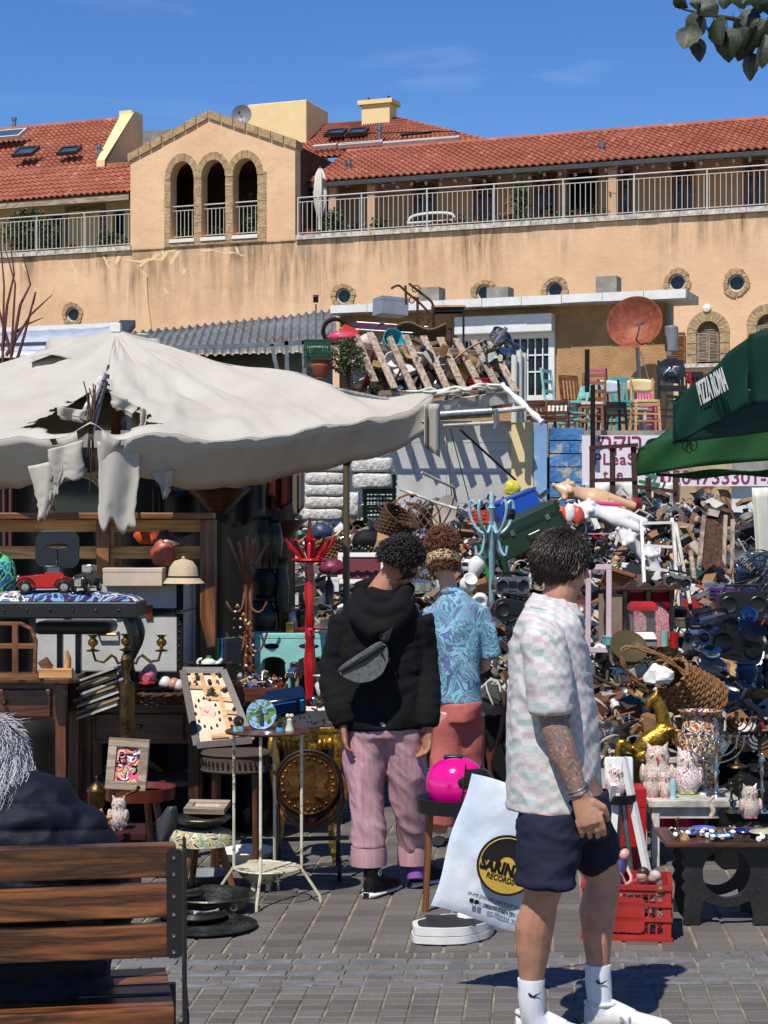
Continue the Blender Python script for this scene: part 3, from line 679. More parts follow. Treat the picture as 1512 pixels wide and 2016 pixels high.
for k_ in range(9):
 x0=WU(740,.7)+k_*1.35; n=6
 pts=[(x0+1.35*i/n,.7,12.05-.14*math.sin(PI*i/n))for i in range(n+1)]; g.tube(pts,.008,4); gb+=[pts[1],pts[3],pts[5]]
lgt=g.build('light_string','cable',bld)
mbulb=MB().lathe([(0,-.13),(.035,-.1),(.045,-.06),(.02,0),(0,0)],8).mesh('bulb','clear_glass')
for p in gb: o=bpy.data.objects.new('bulb',mbulb); scene.collection.objects.link(o); o.parent=lgt; o.location=p
# KINDS OF THINGS (each returns the thing's Empty; local front  -y)
def circ2(r,n=20,cx=0,cy=0): return[(cx+math.cos(2*PI*i/n)*r,cy+math.sin(2*PI*i/n)*r)for i in range(n)]
def rrect(w,h,r,n=4,cx=0,cy=0):
 pts=[]
 for(sx,sy,a0)in((1,1,0),(-1,1,90),(-1,-1,180),(1,-1,270)):
  for i in range(n+1): a=R(a0+90*i/n); pts.append((cx+sx*(w/2-r)+math.cos(a)*r,cy+sy*(h/2-r)+math.sin(a)*r))
 return pts
def chair(label,loc,rot,m='wood_mid',seat=None,back='slat',w=.42,sh=.45,h=.86,group=None,backm=None,scale=None):
 t=T('chair',label,'chair',loc,rot,group,scale=scale); d=w*.95; seat=seat or m; e=.035
 for sx in(-1,1):
  MB().beam((sx*(w/2-.03),-d/2+.03,sh),(sx*(w/2-.01),-d/2,0),e,e).build('leg',m,t,smooth=False)
  MB().tube([(sx*(w/2-.02),d/2+.05,0),(sx*(w/2-.03),d/2-.02,sh),(sx*(w/2-.03),d/2+.07,h)],e*.55,6).build('leg',m,t)
 g=MB(); g.plate(rrect(w,d,.06),.035,(),Matrix.Translation((0,0,sh))); g.build('seat',seat,t)
 g=MB()
 for z in(.18,.28): g.beam((-w/2+.03,-d/2+.02,z),(w/2-.03,-d/2+.02,z),.018,.022); g.beam((-w/2+.02,-d/2+.03,z+.03),(-w/2+.03,d/2,z+.03),.018,.022); g.beam((w/2-.02,-d/2+.03,z+.03),(w/2-.03,d/2,z+.03),.018,.022)
 g.beam((-w/2+.03,-d/2+.02,sh-.03),(w/2-.03,-d/2+.02,sh-.03),.02,.05); g.build('stretcher',m,t,smooth=False)
 bm=backm or m; y0,y1=d/2-.01,d/2+.065
 if back=='slat':
  MB().beam((-w/2+.02,y1,h-.04),(w/2-.02,y1,h-.04),.02,.08).build('top_rail',bm,t,smooth=False)
  MB().beam((-w/2+.03,y0+.02,sh+.1),(w/2-.03,y0+.02,sh+.1),.018,.04).build('rail',bm,t,smooth=False)
  for i in range(5): x=-w/2+.07+i*(w-.14)/4; MB().beam((x,y0+.02,sh+.11),(x,y1,h-.07),.014,.03,(1,0,0)).build('slat',bm,t,smooth=False)
 elif back=='ladder':
  for i in range(4): z=sh+.1+i*(h-sh-.14)/3; yy=y0+(y1-y0)*(z-sh)/(h-sh); MB().beam((-w/2+.03,yy,z),(w/2-.03,yy,z),.016,.05).build('slat',bm,t,smooth=False)
 elif back=='ply':
  g=MB(); n=8
  g.grid(lambda a,b: Vector(((a-.5)*(w+.02),y1+.03-.05*(1-(2*a-1)**2)*-1+.0,h-.2+b*.2*(1-.35*abs(2*a-1)**3)+.035*abs(2*a-1)**3)),n,4)
  g.build('backrest',bm,t,solid=.014)
 elif back=='oval':
  g=MB(); g.plate([(math.cos(2*PI*i/28)*w*.52,math.sin(2*PI*i/28)*.19)for i in range(28)],.05,(),Matrix.Translation((0,y1,h-.16))@Matrix.Rotation(R(82),4,'X')); g.build('backrest',bm,t,bevel=.01)
 return t
def stool(label,loc,rot=0,m='wood_mid',seat=None,h=.5,r=.18,legs=4,group=None,rim=0,name='stool',cat='stool',legm=None,splay=.05,topt=.03):
 t=T(name,label,cat,loc,rot,group); legm=legm or m
 for i in range(legs):
  a=2*PI*(i+.5)/legs; MB().tube([(math.cos(a)*(r-.05),math.sin(a)*(r-.05),h-topt),(math.cos(a)*(r-.05+splay),math.sin(a)*(r-.05+splay),0)],[.018,.014],8).build('leg',legm,t)
 g=MB(); g.lathe([(0,h-topt),(r,h-topt),(r+.004,h-topt/2),(r,h),(0,h)],28); g.build('seat' if cat=='stool' else 'tabletop',seat or m,t)
 if rim: g=MB(); g.lathe([(r-.012,h),(r+.006,h-topt),(r+.012,h+rim),(r,h+rim),(r-.012,h)],32); g.build('rim',seat or m,t)
 return t
def table(label,loc,rot=0,w=.6,d=.4,h=.5,m='white_paint',top=.03,leg=.045,inset=.02,apron=.06,group=None,name='table',cat='table',shelf=None,topm=None):
 t=T(name,label,cat,loc,rot,group)
 MB().bx(-w/2,w/2,-d/2,d/2,h-top,h).build('tabletop',topm or m,t,smooth=False,bevel=.003)
 for sx in(-1,1):
  for sy in(-1,1): MB().box((sx*(w/2-inset-leg/2),sy*(d/2-inset-leg/2),(h-top-.001)/2),(leg,leg,h-top-.001)).build('leg',m,t,smooth=False,bevel=.002)
 g=MB(); a=inset+leg+.001
 for sy in(-1,1): g.bx(-w/2+a,w/2-a,sy*(d/2-inset-.03),sy*(d/2-inset-.01),h-top-apron,h-top-.001)
 for sx in(-1,1): g.bx(sx*(w/2-inset-.03),sx*(w/2-inset-.01),-d/2+a,d/2-a,h-top-apron,h-top-.001)
 g.build('apron',m,t,smooth=False)
 if shelf: MB().bx(-w/2+a,w/2-a,-d/2+.03,d/2-.03,shelf,shelf+.02).build('shelf',m,t,smooth=False)
 return t
def crate(label,loc,rot=0,w=.5,d=.35,h=.3,m='green_crate',group=None,fill=None,grip=True,scale=None):
 """plastic crate: lattice walls with real openings"""
 t=T('crate',label,'crate',loc,rot,group,scale=scale); th=.012
 def wall(L_,M):
  hs=[]; nx=max(4,int(L_/.035)); px=(L_-.06)/nx
  for i in range(nx):
   x0=-L_/2+.03+i*px
   for z0,z1 in((.12,.34),(.38,.6),(.64,.84)):
    if z0>.6 and grip and abs(x0+px/2)<L_*.17: continue
    hs.append([(x0+.004,h*z0),(x0+px-.004,h*z0),(x0+px-.004,h*z1),(x0+.004,h*z1)])
  if grip: hs.append([(-L_*.16,h*.7),(L_*.16,h*.7),(L_*.16,h*.84),(-L_*.16,h*.84)])
  g=MB(); g.plate([(-L_/2,0),(L_/2,0),(L_/2,h),(-L_/2,h)],th,hs,M)
  return g
 X90=Matrix.Rotation(R(90),4,'X')
 wall(w,Matrix.Translation((0,-d/2+th,0))@X90).build('side',m,t,smooth=False)
 wall(w,Matrix.Translation((0,d/2,0))@X90).build('side',m,t,smooth=False)
 Z90=Matrix.Rotation(R(90),4,'Z')
 wall(d-2*th-.002,Matrix.Translation((w/2-th,0,0))@Z90@X90).build('end',m,t,smooth=False)
 wall(d-2*th-.002,Matrix.Translation((-w/2,0,0))@Z90@X90).build('end',m,t,smooth=False)
 g=MB(); g.bx(-w/2+th+.001,w/2-th-.001,-d/2+th+.001,d/2-th-.001,.003,.012)
 g.build('base',m,t,smooth=False)
 g=MB()
 for z in(0,h*.36,h*.62,h-.02):
  for sy in(-1,1): g.bx(-w/2-.006,w/2+.006,sy*d/2,sy*(d/2+.007),z,z+.016)
  for sx in(-1,1): g.bx(sx*w/2,sx*(w/2+.007),-d/2+.001,d/2-.001,z+.0005,z+.0155)
 g.build('ribs',m,t,smooth=False)
 if fill: heapbox(t,w-.05,d-.05,h,fill)
 return t
FILLC=['230,228,220','30,30,32','150,40,34','190,150,90','110,110,112','60,90,130','90,60,40','210,190,150','silver','brass']
def heapbox(t,w,d,h,n,seed=1,sz=.05,cols=FILLC,name='contents'):
 rr=random.Random(seed); g=MB()
 for i in range(n):
  g.cm=rr.randrange(len(cols)); c=(rr.uniform(-w/2,w/2)*.9,rr.uniform(-d/2,d/2)*.9,h*rr.uniform(.35,.95)); s=sz*rr.uniform(.5,1.4); k=rr.randrange(4)
  e=[rr.uniform(0,360)for _ in range(3)]
  if k==0: g.box(c,(s,s*.6,s*.4),e)
  elif k==1: g.ball(c,(s*.5,s*.5,s*.4),8,6)
  elif k==2: g.tube([c,Vector(c)+Euler(e).to_matrix()@Vector((0,0,s*2.2))],s*.16,6)
  else: g.lathe([(0,0),(s*.5,.01),(s*.6,s*.3),(s*.5,s*.3),(0,.02)],10,c,Euler(e).to_matrix())
 return g.build(name,cols,t,kind='stuff')
def lathed(name,label,cat,loc,prof,m,rot=0,n=24,group=None,handles=None,lid=None,scale=None,extra=None):
 """turned or thrown vessel; handles: list of (tube points, radius)"""
 t=T(name,label,cat,loc,rot,group,scale=scale); MB().lathe(prof,n).build('body',m,t)
 for pts,r in(handles or[]): MB().tube(pts,r,7).build('handle',extra or m,t)
 if lid: MB().lathe(lid,n).build('lid',extra or m,t)
 return t
def arc(cx,cz,r,a0,a1,n=8,y=0,rz=None): return[(cx+math.cos(R(a0+(a1-a0)*i/n))*r,y,cz+math.sin(R(a0+(a1-a0)*i/n))*(rz or r))for i in range(n+1)]
def pot(label,loc,rot=0,r=.12,h=.12,m='silver',group=None,lid=True,long=False,name='cooking_pot',scale=None):
 pr=[(0,0),(r*.92,0),(r,h*.12),(r,h),(r*1.06,h+.004),(r*.97,h+.004),(r*.96,h*.15),(0,h*.1)]
 hd=[([(r,0,h*.8),(r+.16,0,h*.9),(r+.24,0,h*.92)],.009)]if long else[(arc(r,h*.75,.03,-80,80),.006),(arc(-r,h*.75,.03,260,100),.006)]
 t=lathed(name,label,'pot',loc,pr,m,rot,22,group,hd,[(0,h+.045),(.015,h+.045),(.018,h+.03),(.008,h+.025),(r*.5,h+.02),(r*.98,h+.006),(r*.98,h+.002),(0,h+.002)]if lid else None,scale)
 return t
def bowl(label,loc,rot=0,r=.15,h=.07,m='porcelain',group=None,name='bowl',cat='bowl',n=28):
 pr=[(0,0),(r*.45,0),(r*.5,h*.06),(r*.8,h*.45),(r,h),(r*1.05,h+.003),(r*.98,h),(r*.76,h*.52),(r*.4,h*.16),(0,h*.12)]
 t=T(name,label,cat,loc,rot,group); MB().lathe(pr,n).build('body',m,t); MB().ring((0,0,h),r*1.03,.005,n,5).build('rim',m,t); return t
def vase(label,loc,rot=0,r=.08,h=.3,m='porcelain',neck=.4,group=None,handles=False,name='vase',cat='vase',belly=.6,scale=None):
 pr=[(0,0),(r*.6,0),(r*.55,h*.04),(r*.75,h*.2),(r,h*belly),(r*.85,h*(belly+.15)),(r*neck,h*.88),(r*neck*.95,h*.93),(r*neck*1.35,h),(r*neck*1.15,h),(r*neck*.8,h*.92),(0,h*.85)]
 hd=[([(r*neck,0,h*.93),(r*1.2,0,h*.92),(r*1.15,0,h*.75),(r*.88,0,h*(belly+.12))],.008),([(-r*neck,0,h*.93),(-r*1.2,0,h*.92),(-r*1.15,0,h*.75),(-r*.88,0,h*(belly+.12))],.008)]if handles else[]
 return lathed(name,label,cat,loc,pr,m,rot,24,group,hd,scale=scale)
def bottle(label,loc,rot=0,r=.035,h=.28,m='clear_glass',group=None,cap=None):
 t=lathed('bottle',label,'bottle',loc,[(0,0),(r,0),(r,h*.6),(r*.4,h*.75),(r*.36,h*.95),(r*.44,h),(0,h)],m,rot,14,group)
 if cap: MB().lathe([(0,h),(r*.46,h),(r*.46,h+.02),(0,h+.02)],12).build('cap',cap,t)
 return t
def teapot(label,loc,rot=0,r=.08,m='porcelain',lidm=None,group=None,scale=None):
 t=T('teapot',label,'teapot',loc,rot,group,scale=scale)
 MB().lathe([(0,0),(r*.6,0),(r,r*.55),(r*.95,r*.9),(r*.5,r*1.25),(0,r*1.3)],20).build('body',m,t)
 MB().lathe([(r*.5,r*1.22),(r*.3,r*1.42),(.012,r*1.48),(.016,r*1.6),(0,r*1.66)],16).build('lid',lidm or m,t)
 MB().tube([(r*.8,0,r*.5),(r*1.35,0,r*.75),(r*1.75,0,r*1.25)],[.018,.012,.009],8).build('spout',m,t)
 MB().tube(arc(-r*.95,r*.75,r*.5,80,280,y=0),.007,7).build('handle',m,t); return t
def candlestick(label,loc,rot=0,h=.22,r=.05,m='brass',group=None,scale=None):
 pr=[(0,0),(r,0),(r*.95,.008),(r*.5,.018),(r*.2,.03),(r*.22,h*.3),(r*.42,h*.36),(r*.2,h*.44),(r*.18,h*.62),(r*.36,h*.68),(r*.2,h*.76),(r*.22,h*.84),(r*.5,h*.88),(r*.38,h*.92),(r*.44,h),(r*.3,h),(0,h*.94)]
 return lathed('candlestick',label,'candlestick',loc,pr,m,rot,16,group,scale=scale)
def menorah(label,loc,rot=0,h=.28,w=.24,m='silver',group=None,n=4,scale=None):
 t=T('menorah',label,'menorah',loc,rot,group,scale=scale)
 MB().lathe([(0,0),(.055,0),(.05,.01),(.02,.02),(.01,.04),(.012,h*.3),(.02,h*.34),(.009,h*.4),(.009,h*.75),(.016,h*.8),(.008,h*.86),(.013,h),(0,h)],14).build('stem',m,t)
 for i in range(1,n+1):
  r=w/2*i/n; g=MB(); g.tube([(math.cos(R(a))*r,0,h*.88-.02+math.sin(R(a))*r*.85)for a in range(180,361,15)],.0045,6); g.build('branch',m,t)
  for s in(-1,1): MB().lathe([(0,-.005),(.006,0),(.012,.012),(.011,.022),(0,.018)],10,(s*r,0,h*.88-.02)).build('cup',m,t)
 return t
def frame(label,loc,rot=0,w=.3,h=.4,m='wood_dark',pic=None,fw=.04,th=.03,group=None,name='picture_frame',cat='frame',mullion=False):
 """stands upright in local x-z, thickness along y"""
 t=T(name,label,cat,loc,rot,group)
 for i,(a,b,c,d)in enumerate(((-w/2,w/2,0,fw),(-w/2,w/2,h-fw,h))): MB().bx(a,b,-th/2,th/2,c,d).build('rail',m,t,smooth=False,bevel=.003)
 for x in(-w/2+fw/2,w/2-fw/2): MB().bx(x-fw/2,x+fw/2,-th/2+.001,th/2-.001,fw+.0005,h-fw-.0005).build('stile',m,t,smooth=False,bevel=.003)
 if pic: MB().bx(-w/2+fw,w/2-fw,-.004,.004,fw,h-fw).build('picture' if cat=='frame' else 'panel',pic,t,smooth=False)
 return t
def suitcase(label,loc,rot=0,w=.7,d=.45,h=.25,m='black_matte',trim='wood_dark',metalm='brass_dark',group=None,name='trunk',cat='trunk',strips=True):
 t=T(name,label,cat,loc,rot,group)
 MB().bx(-w/2,w/2,-d/2,d/2,0,h*.68).build('body',m,t,smooth=False,bevel=.01)
 MB().bx(-w/2,w/2,-d/2,d/2,h*.69,h).build('lid',m,t,smooth=False,bevel=.01)
 g=MB()
 for sx in(-1,1):
  for z0,z1 in((0,h*.66),(h*.71,h)):
   g.bx(sx*w/2-.03,sx*w/2+.004,-d/2-.004,-d/2+.03,z0-.002,z1+.003)
 for z in(h*.64,h*.69): g.bx(-w/2+.031,w/2-.031,-d/2-.005,-d/2+.0,z,z+.018)
 g.build('corner_trim',trim,t,smooth=False)
 for x in(-w*.28,w*.28): MB().bx(x-.02,x+.02,-d/2-.012,-d/2-.0052,h*.6,h*.76).build('latch',metalm,t,smooth=False)
 MB().tube([(-.06,-d/2-.003,h*.45),(-.05,-d/2-.03,h*.43),(.05,-d/2-.03,h*.43),(.06,-d/2-.003,h*.45)],.008,7).build('handle',metalm,t); return t
def box(label,loc,rot=0,w=.3,d=.2,h=.15,m='cardboard',open_=False,group=None,name='box',cat='box',flaps=True,th=.006,scale=None):
 t=T(name,label,cat,loc,rot,group,scale=scale)
 if not open_:
  MB().bx(-w/2,w/2,-d/2,d/2,0,h).build('body',m,t,smooth=False,bevel=.004); MB().bx(-w/2-.002,w/2+.002,-d/2-.002,d/2+.002,h*.78,h+.002).build('lid',m,t,smooth=False,bevel=.003); return t
 g=MB(); g.bx(-w/2,w/2,-d/2,d/2,0,th)
 for sy in(-1,1): g.bx(-w/2,w/2,sy*d/2,sy*(d/2-th),th,h)
 for sx in(-1,1): g.bx(sx*w/2,sx*(w/2-th),-d/2+th,d/2-th,th,h)
 g.build('body',m,t,smooth=False)
 if flaps:
  for s in(-1,1): MB().box((0,s*(d/2+.05),h+.02),(w,.12,.004),(s*25,0,0)).build('flap',m,t,smooth=False)
 return t
def basket(label,loc,rot=0,r=.15,h=.2,m='wicker',handle=True,flare=1.15,group=None,rows=None,n=26,scale=None):
 """woven basket: wavy weavers over upright stakes"""
 t=T('basket',label,'basket',loc,rot,group,scale=scale); rows=rows or max(5,int(h/.016)); g=MB(); st=14
 for k in range(rows):
  z=h*(k+.5)/rows; rr=r*(1+(flare-1)*z/h); ph=k%2
  pts=[Vector((math.cos(2*PI*i/(st*2))*(rr+(.006 if(i+ph)%2 else-.006)),math.sin(2*PI*i/(st*2))*(rr+(.006 if(i+ph)%2 else-.006)),z))for i in range(st*2)]
  kk=len(pts); vs=[]; q=h/rows*.52
  for i,p in enumerate(pts):
   d_=Vector((p.x,p.y,0)).normalized()
   for a in range(5): an=2*PI*a/5; vs.append(p+d_*math.cos(an)*q*.8+Vector((0,0,math.sin(an)*q)))
  g.add(vs,[(i*5+j,((i+1)%kk)*5+j,((i+1)%kk)*5+(j+1)%5,i*5+(j+1)%5)for i in range(kk)for j in range(5)])
 g.build('weave',m,t,kind='stuff')
 g=MB(); g.lathe([(0,.004),(r*.98,.004),(r*.98,.014),(0,.014)],n)
 g.build('base',m,t)
 rim=MB(); R_=r*flare
 for s in(0,1): rim.tube([(math.cos(a/36*2*PI)*(R_+.006*math.cos(a*1.5+s*PI)),math.sin(a/36*2*PI)*(R_+.006*math.cos(a*1.5+s*PI)),h+.006*math.sin(a*1.5+s*PI))for a in range(37)],.009,6)
 rim.build('rim',m,t)
 if handle:
  g=MB()
  for s in(0,1): g.tube([(math.cos(R(a))*R_,.008*math.cos(a*.12+s*PI),h+math.sin(R(a))*R_*1.15+.008*math.sin(a*.12+s*PI))for a in range(0,181,6)],.009,6)
  g.build('handle',m,t)
 return t
def radio(label,loc,rot=0,w=.35,d=.12,h=.18,m='silver',trim='black_plastic',group=None,name='radio',cat='radio',scale=None):
 t=T(name,label,cat,loc,rot,group,scale=scale)
 g=MB(); g.plate(rrect(w,h,h*.3),d,(),Matrix.Translation((0,d/2,h/2))@Matrix.Rotation(R(90),4,'X')); g.build('body',m,t,bevel=.008)
 for s in(-1,1):
  g=MB(); M=Matrix.Translation((s*w*.3,-d/2,h*.5))@Matrix.Rotation(R(90),4,'X'); g.lathe([(0,.004),(h*.2,.002),(h*.3,.01),(h*.33,.006),(h*.33,0)],18,(0,0,0));
  o=g.build('speaker',trim,t); o.matrix_local=M
 MB().bx(-w*.12,w*.12,-d/2-.006,-d/2,h*.35,h*.75).build('cassette_door',trim,t,smooth=False)
 for i in range(4): MB().bx(-w*.1+i*w*.055,-w*.1+i*w*.055+.012,-d/2-.008,-d/2,h*.15,h*.22).build('button',trim,t,smooth=False)
 MB().tube([(-w*.38,0,h*.95),(-w*.34,0,h*1.22),(w*.34,0,h*1.22),(w*.38,0,h*.95)],.009,7).build('handle',trim,t); return t
def fan(label,loc,rot=0,r=.2,m='black_plastic',group=None,h=.3,scale=None):
 t=T('fan',label,'fan',loc,rot,group,scale=scale); c=Vector((0,0,h))
 for yy in(-.04,.04):
  g=MB()
  for k in range(1,6): g.ring(c+Vector((0,yy*(1-(k/6)**3*.8),0)),r*k/5,.003,26,4,'y')
  for k in range(24): a=2*PI*k/24; g.tube([c+Vector((0,yy*1.1,0)),c+Vector((math.cos(a)*r*.6,yy,math.sin(a)*r*.6)),c+Vector((math.cos(a)*r,yy*.2,math.sin(a)*r))],.0022,4)
  g.build('cage',m,t,kind='stuff')
 for k in range(4):
  a=2*PI*k/4; MB(Matrix.Translation(c)@Matrix.Rotation(-a,4,'Y')).grid(lambda u,v: Vector((.03+u*r*.75,(v-.5)*.05,(v-.5)*.12*(.4+u))),4,3).build('blade','blue_glass',t,solid=.003)
 MB().ball(c,(.04,.05,.04)).build('hub',m,t); MB().tube([c+Vector((0,.05,-.03)),(0,.05,.02)],.018,8).build('stem',m,t); MB().lathe([(0,0),(r*.7,0),(r*.65,.02),(.03,.04),(0,.04)],20).build('foot',m,t); return t
def helmet(label,loc,rot=0,m='black_plastic',r=.13,group=None,visor='dark_glass',name='helmet'):
 t=T(name,label,'helmet',loc,rot,group)
 def sh(u,v):
  a=2*PI*u; th=-PI/2*.62+v*(PI/2+PI/2*.62)
  f=1.0+(.26 if math.cos(a)>0 else .06)*math.cos(a)*max(0,min(1,.75-th*1.1))
  return Vector((math.cos(th)*math.cos(a)*r*1.18*f,math.cos(th)*math.sin(a)*r*.93,math.sin(th)*r*1.08+r*.72))
 g=MB(); nu,nv=40,22; vs=[sh(i/nu,j/nv)for i in range(nu)for j in range(nv+1)]; fs=[]
 for i in range(nu):
  for j in range(nv):
   a=(i+.5)/nu; a=a if a<.5 else a-1; v=(j+.5)/nv; z=vs[i*(nv+1)+j].z
   if abs(a)<.17 and r*.55<z<r*1.28: continue
   fs.append((i*(nv+1)+j,((i+1)%nu)*(nv+1)+j,((i+1)%nu)*(nv+1)+j+1,i*(nv+1)+j+1))
 g.add(vs,fs); g.build('shell',m,t,solid=.012)
 g=MB(); g.grid(lambda u,v: (lambda p: Vector((p.x*1.12,p.y*1.05,p.z*1.0+.0)))(sh((-.19+u*.38)%1,.36+v*.3)),14,6); g.build('visor',visor,t,solid=.003)
 g=MB(); g.grid(lambda u,v: (lambda p: Vector((p.x*.9,p.y*.88,p.z*.97)))(sh(u,.02+v*.9)),24,10); g.build('lining','black_matte',t)
 for s in(-1,1):
  g=MB(); g.lathe([(0,.0),(.026,0),(.024,.008),(.012,.012),(0,.012)],18,(r*.35,s*r*.86,r*.95),Matrix.Rotation(R(-90*s),3,'X')); g.build('pivot','black_plastic',t)
 g=MB(); g.box((-r*.1,0,r*1.79),(r*.7,r*.45,.014)); g.build('vent','black_plastic',t,bevel=.004)
 MB().tube([sh(u/40%1,0)*1.0 for u in range(41)],.008,6).build('neck_roll','black_plastic',t)
 return t
def ladder_(label,pts,m='white_dirty',steps=3,rw=.05,rd=.025,name='ladder',rails2=None,group=None):
 """pts: bottom-left, bottom-right, top-left, top-right in world"""
 bl,br,tl,tr=[Vector(p)for p in pts]; t=T(name,label,'ladder',(bl+br)/2,0,group); o=(bl+br)/2
 for a,c in((bl,tl),(br,tr)): MB().beam(a-o,c-o,rd,rw,(0,-1,.2)).build('rail',m,t,smooth=False,bevel=.002)
 for i in range(steps):
  f=(i+.75)/(steps-.12)if steps>1 else .5; f=min(f,.985); a,c=bl.lerp(tl,f)-o,br.lerp(tr,f)-o; MB().beam(a,c,.08,.022).build('step',m,t,smooth=False)
 if rails2:
  for a,c in rails2: MB().beam(Vector(a)-o,Vector(c)-o,.02,.035,(0,-1,.2)).build('rear_rail',m,t,smooth=False)
 return t
def owl(label,loc,rot=0,h=.14,m='floral_white',group=None,name='owl_figurine',eyes='black_plastic',ear='230,150,60',base=None):
 t=T(name,label,'figurine',loc,rot,group); r=h*.3
 g=MB(); g.lathe([(0,0),(r*.75,.0),(r*1.05,h*.22),(r*1.08,h*.42),(r*.82,h*.58),(r*.78,h*.66),(r*.88,h*.78),(r*.7,h*.93),(r*.3,h*.985),(0,h)],18)
 for s in(-1,1): g.tube([(s*r*.45,0,h*.9),(s*r*.75,-.002,h*1.08)],[r*.28,.001],7)
 g.build('body',m,t)
 for s in(-1,1):
  MB().ball((s*r*.34,-r*.7,h*.8),(r*.22,r*.12,r*.22),10,8).build('eye','cream_enamel',t); MB().ball((s*r*.34,-r*.81,h*.8),(r*.07,r*.04,r*.07),8,6).build('pupil',eyes,t)
  MB().ball((s*r*1.0,-.01,h*.4),(r*.25,r*.6,h*.22),10,8).build('wing',m,t); MB().ball((s*r*.35,-r*.75,h*.03),(r*.2,r*.3,h*.03),8,6).build('foot',ear,t)
 MB().tube([(0,-r*.8,h*.76),(0,-r*1.08,h*.68)],[r*.13,.001],7).build('beak',ear,t)
 if base: MB().lathe([(0,-.012),(r*1.2,-.012),(r*1.1,.002),(0,.004)],18).build('plinth',base,t)
 return t
def bentwood(label,loc,rot=0,h=1.85,m='wood_dark_z',r=.022,group=None,hooks=6,spread=.26,feet=True,zc=None,name='coat_stand',pegs=False,footz=.35):
 """coat stand: pole, S-shaped hooks, curved feet"""
 t=T(name,label,'coat stand',loc,rot,group); zc=zc or h*.78
 MB().lathe([(0,.1),(r,.1),(r,h-.14),(r*1.3,h-.13),(r*.7,h-.1),(r*.9,h-.05),(r*.5,h),(0,h)],14).build('pole',m,t)
 for i in range(hooks):
  a=2*PI*i/hooks+.3; c,s=math.cos(a),math.sin(a)
  pr=[(r*.8,zc),(spread*.35,zc-.06),(spread*.75,zc-.0),(spread*.98,zc+.12),(spread*.9,zc+.2),(spread*.68,zc+.17)]
  MB().tube([(x*c,x*s,z)for x,z in smooth2(pr)],.0125,7).build('hook',m,t)
  pr=[(r*.8,zc+.03),(spread*.3,zc-.1),(spread*.42,zc-.2),(spread*.62,zc-.235),(spread*.7,zc-.16)]
  if i%2==0: MB().tube([(x*math.cos(a+.5),x*math.sin(a+.5),z)for x,z in smooth2(pr)],.011,7).build('hook',m,t)
 if feet:
  for i in range(4):
   a=2*PI*i/4+.6; c,s=math.cos(a),math.sin(a); pr=[(r*.8,footz+.1),(.05,footz*.5),(.12,.2),(.22,.16),(.28,.05),(.27,.012)]
   MB().tube([(x*c,x*s,z)for x,z in smooth2(pr)],.015,7).build('foot',m,t)
  MB().ring((0,0,.28),.12,.009,24,6).build('ring',m,t)
 return t
def smooth2(p,n=4):
 p=[Vector(q)for q in p]; out=[]
 for i in range(len(p)-1):
  a,b,c,d=p[max(i-1,0)],p[i],p[i+1],p[min(i+2,len(p)-1)]
  for k in range(n):
   t=k/n; out.append(.5*((2*b)+(c-a)*t+(2*a-5*b+4*c-d)*t*t+(3*b-3*c+d-a)*t**3))
 out.append(p[-1]); return out
def corr(q,nx,ny,amp=.03,m='dull_sheet',name='sheet',label=None,cat=None,parent=None):
 a,b,c,d=[Vector(v)for v in q]; n=(b-a).cross(d-a).normalized()
 g=MB(); N_=nx*6
 g.grid(lambda u,v: a.lerp(b,u).lerp(d.lerp(c,u),v)+n*(amp*max(-.4,math.sin(u*nx*2*PI))+.02*sway((u*6,v*4,0))),N_,ny)
 return g.build(name,m,parent,solid=.004,label=label,cat=cat,ang=60)
def blob(label,name,cat,loc,size,m,rot=0,amp=.25,f=6,group=None,n=20,flat=True):
 """soft crumpled thing: bag, bundle, cloth"""
 g=MB(); g.ball((0,0,0),1,n,int(n*.7)); sx,sy,sz=size
 g.v=[((v[0]*(1+amp*noise.noise(Vector(v)*1.5+Vector(loc))))*sx,v[1]*(1+amp*noise.noise(Vector(v)*2+Vector(loc)*2))*sy,(max(v[2],-.6)if flat else v[2])*(1+amp*noise.noise(Vector(v)*f*.5+Vector(loc)))*sz+(sz*.6 if flat else 0))for v in g.v]
 o=g.build(name,m,label=label,cat=cat,group=group); o.location=loc; o.rotation_euler=(0,0,R(rot))if isinstance(rot,(int,float))else[R(a)for a in rot]; return o
# KIOSK, SHEDS, RAISED TERRACE
mat('dull_sheet',(150,152,148),.6,rgb2=(110,112,106),vs=.8,metal=.3,bump=.2,k=.8,wear=((120,96,74),.25,.9))
mat('pale_sheet',(206,212,222),.5,rgb2=(180,186,196),vs=.8,metal=.1,k=.85)
mat('kiosk_wall',(198,158,112),.95,rgb2=(172,132,92),vs=2,bump=.8,bs=30,k=.8,bdist=.02)
mat('blue_wall',(92,150,204),.85,rgb2=(60,104,156),vs=2.2,bump=.5,bs=14,k=.8,wear=((190,184,172),.3,3),bdist=.02)
mat('pale_blue',(150,190,222),.7,rgb2=(120,160,200),vs=2,k=.8,wear=((220,200,170),.25,2))
mat('rusty_wall',(214,196,158),.8,rgb2=(176,150,112),vs=1.4,stretch=(2,2,.35),k=.8,wear=((132,76,44),.3,2.4))
mat('tarp_white',(222,220,206),.5,var=.12,vs=3,k=.85)
KY=36.5
def WK(px,py,dep=0.0):
 o_=-dep; t_=(px-CX)/FPX; u=(t_*(KY-.9352*o_)+.3541*o_)/(.9352+.3541*t_); Y=KY-.3541*u-.9352*o_
 return Vector((u,dep,EYE-(py-HY)*Y/FPX))
ks=T('kiosk','flat roofed ochre kiosk with a barred white window on the raised terrace','kiosk',(0,KY,0),BROT)
qa,qb=WK(640,601),WK(1345,564); zr=(qa.z+qb.z)/2
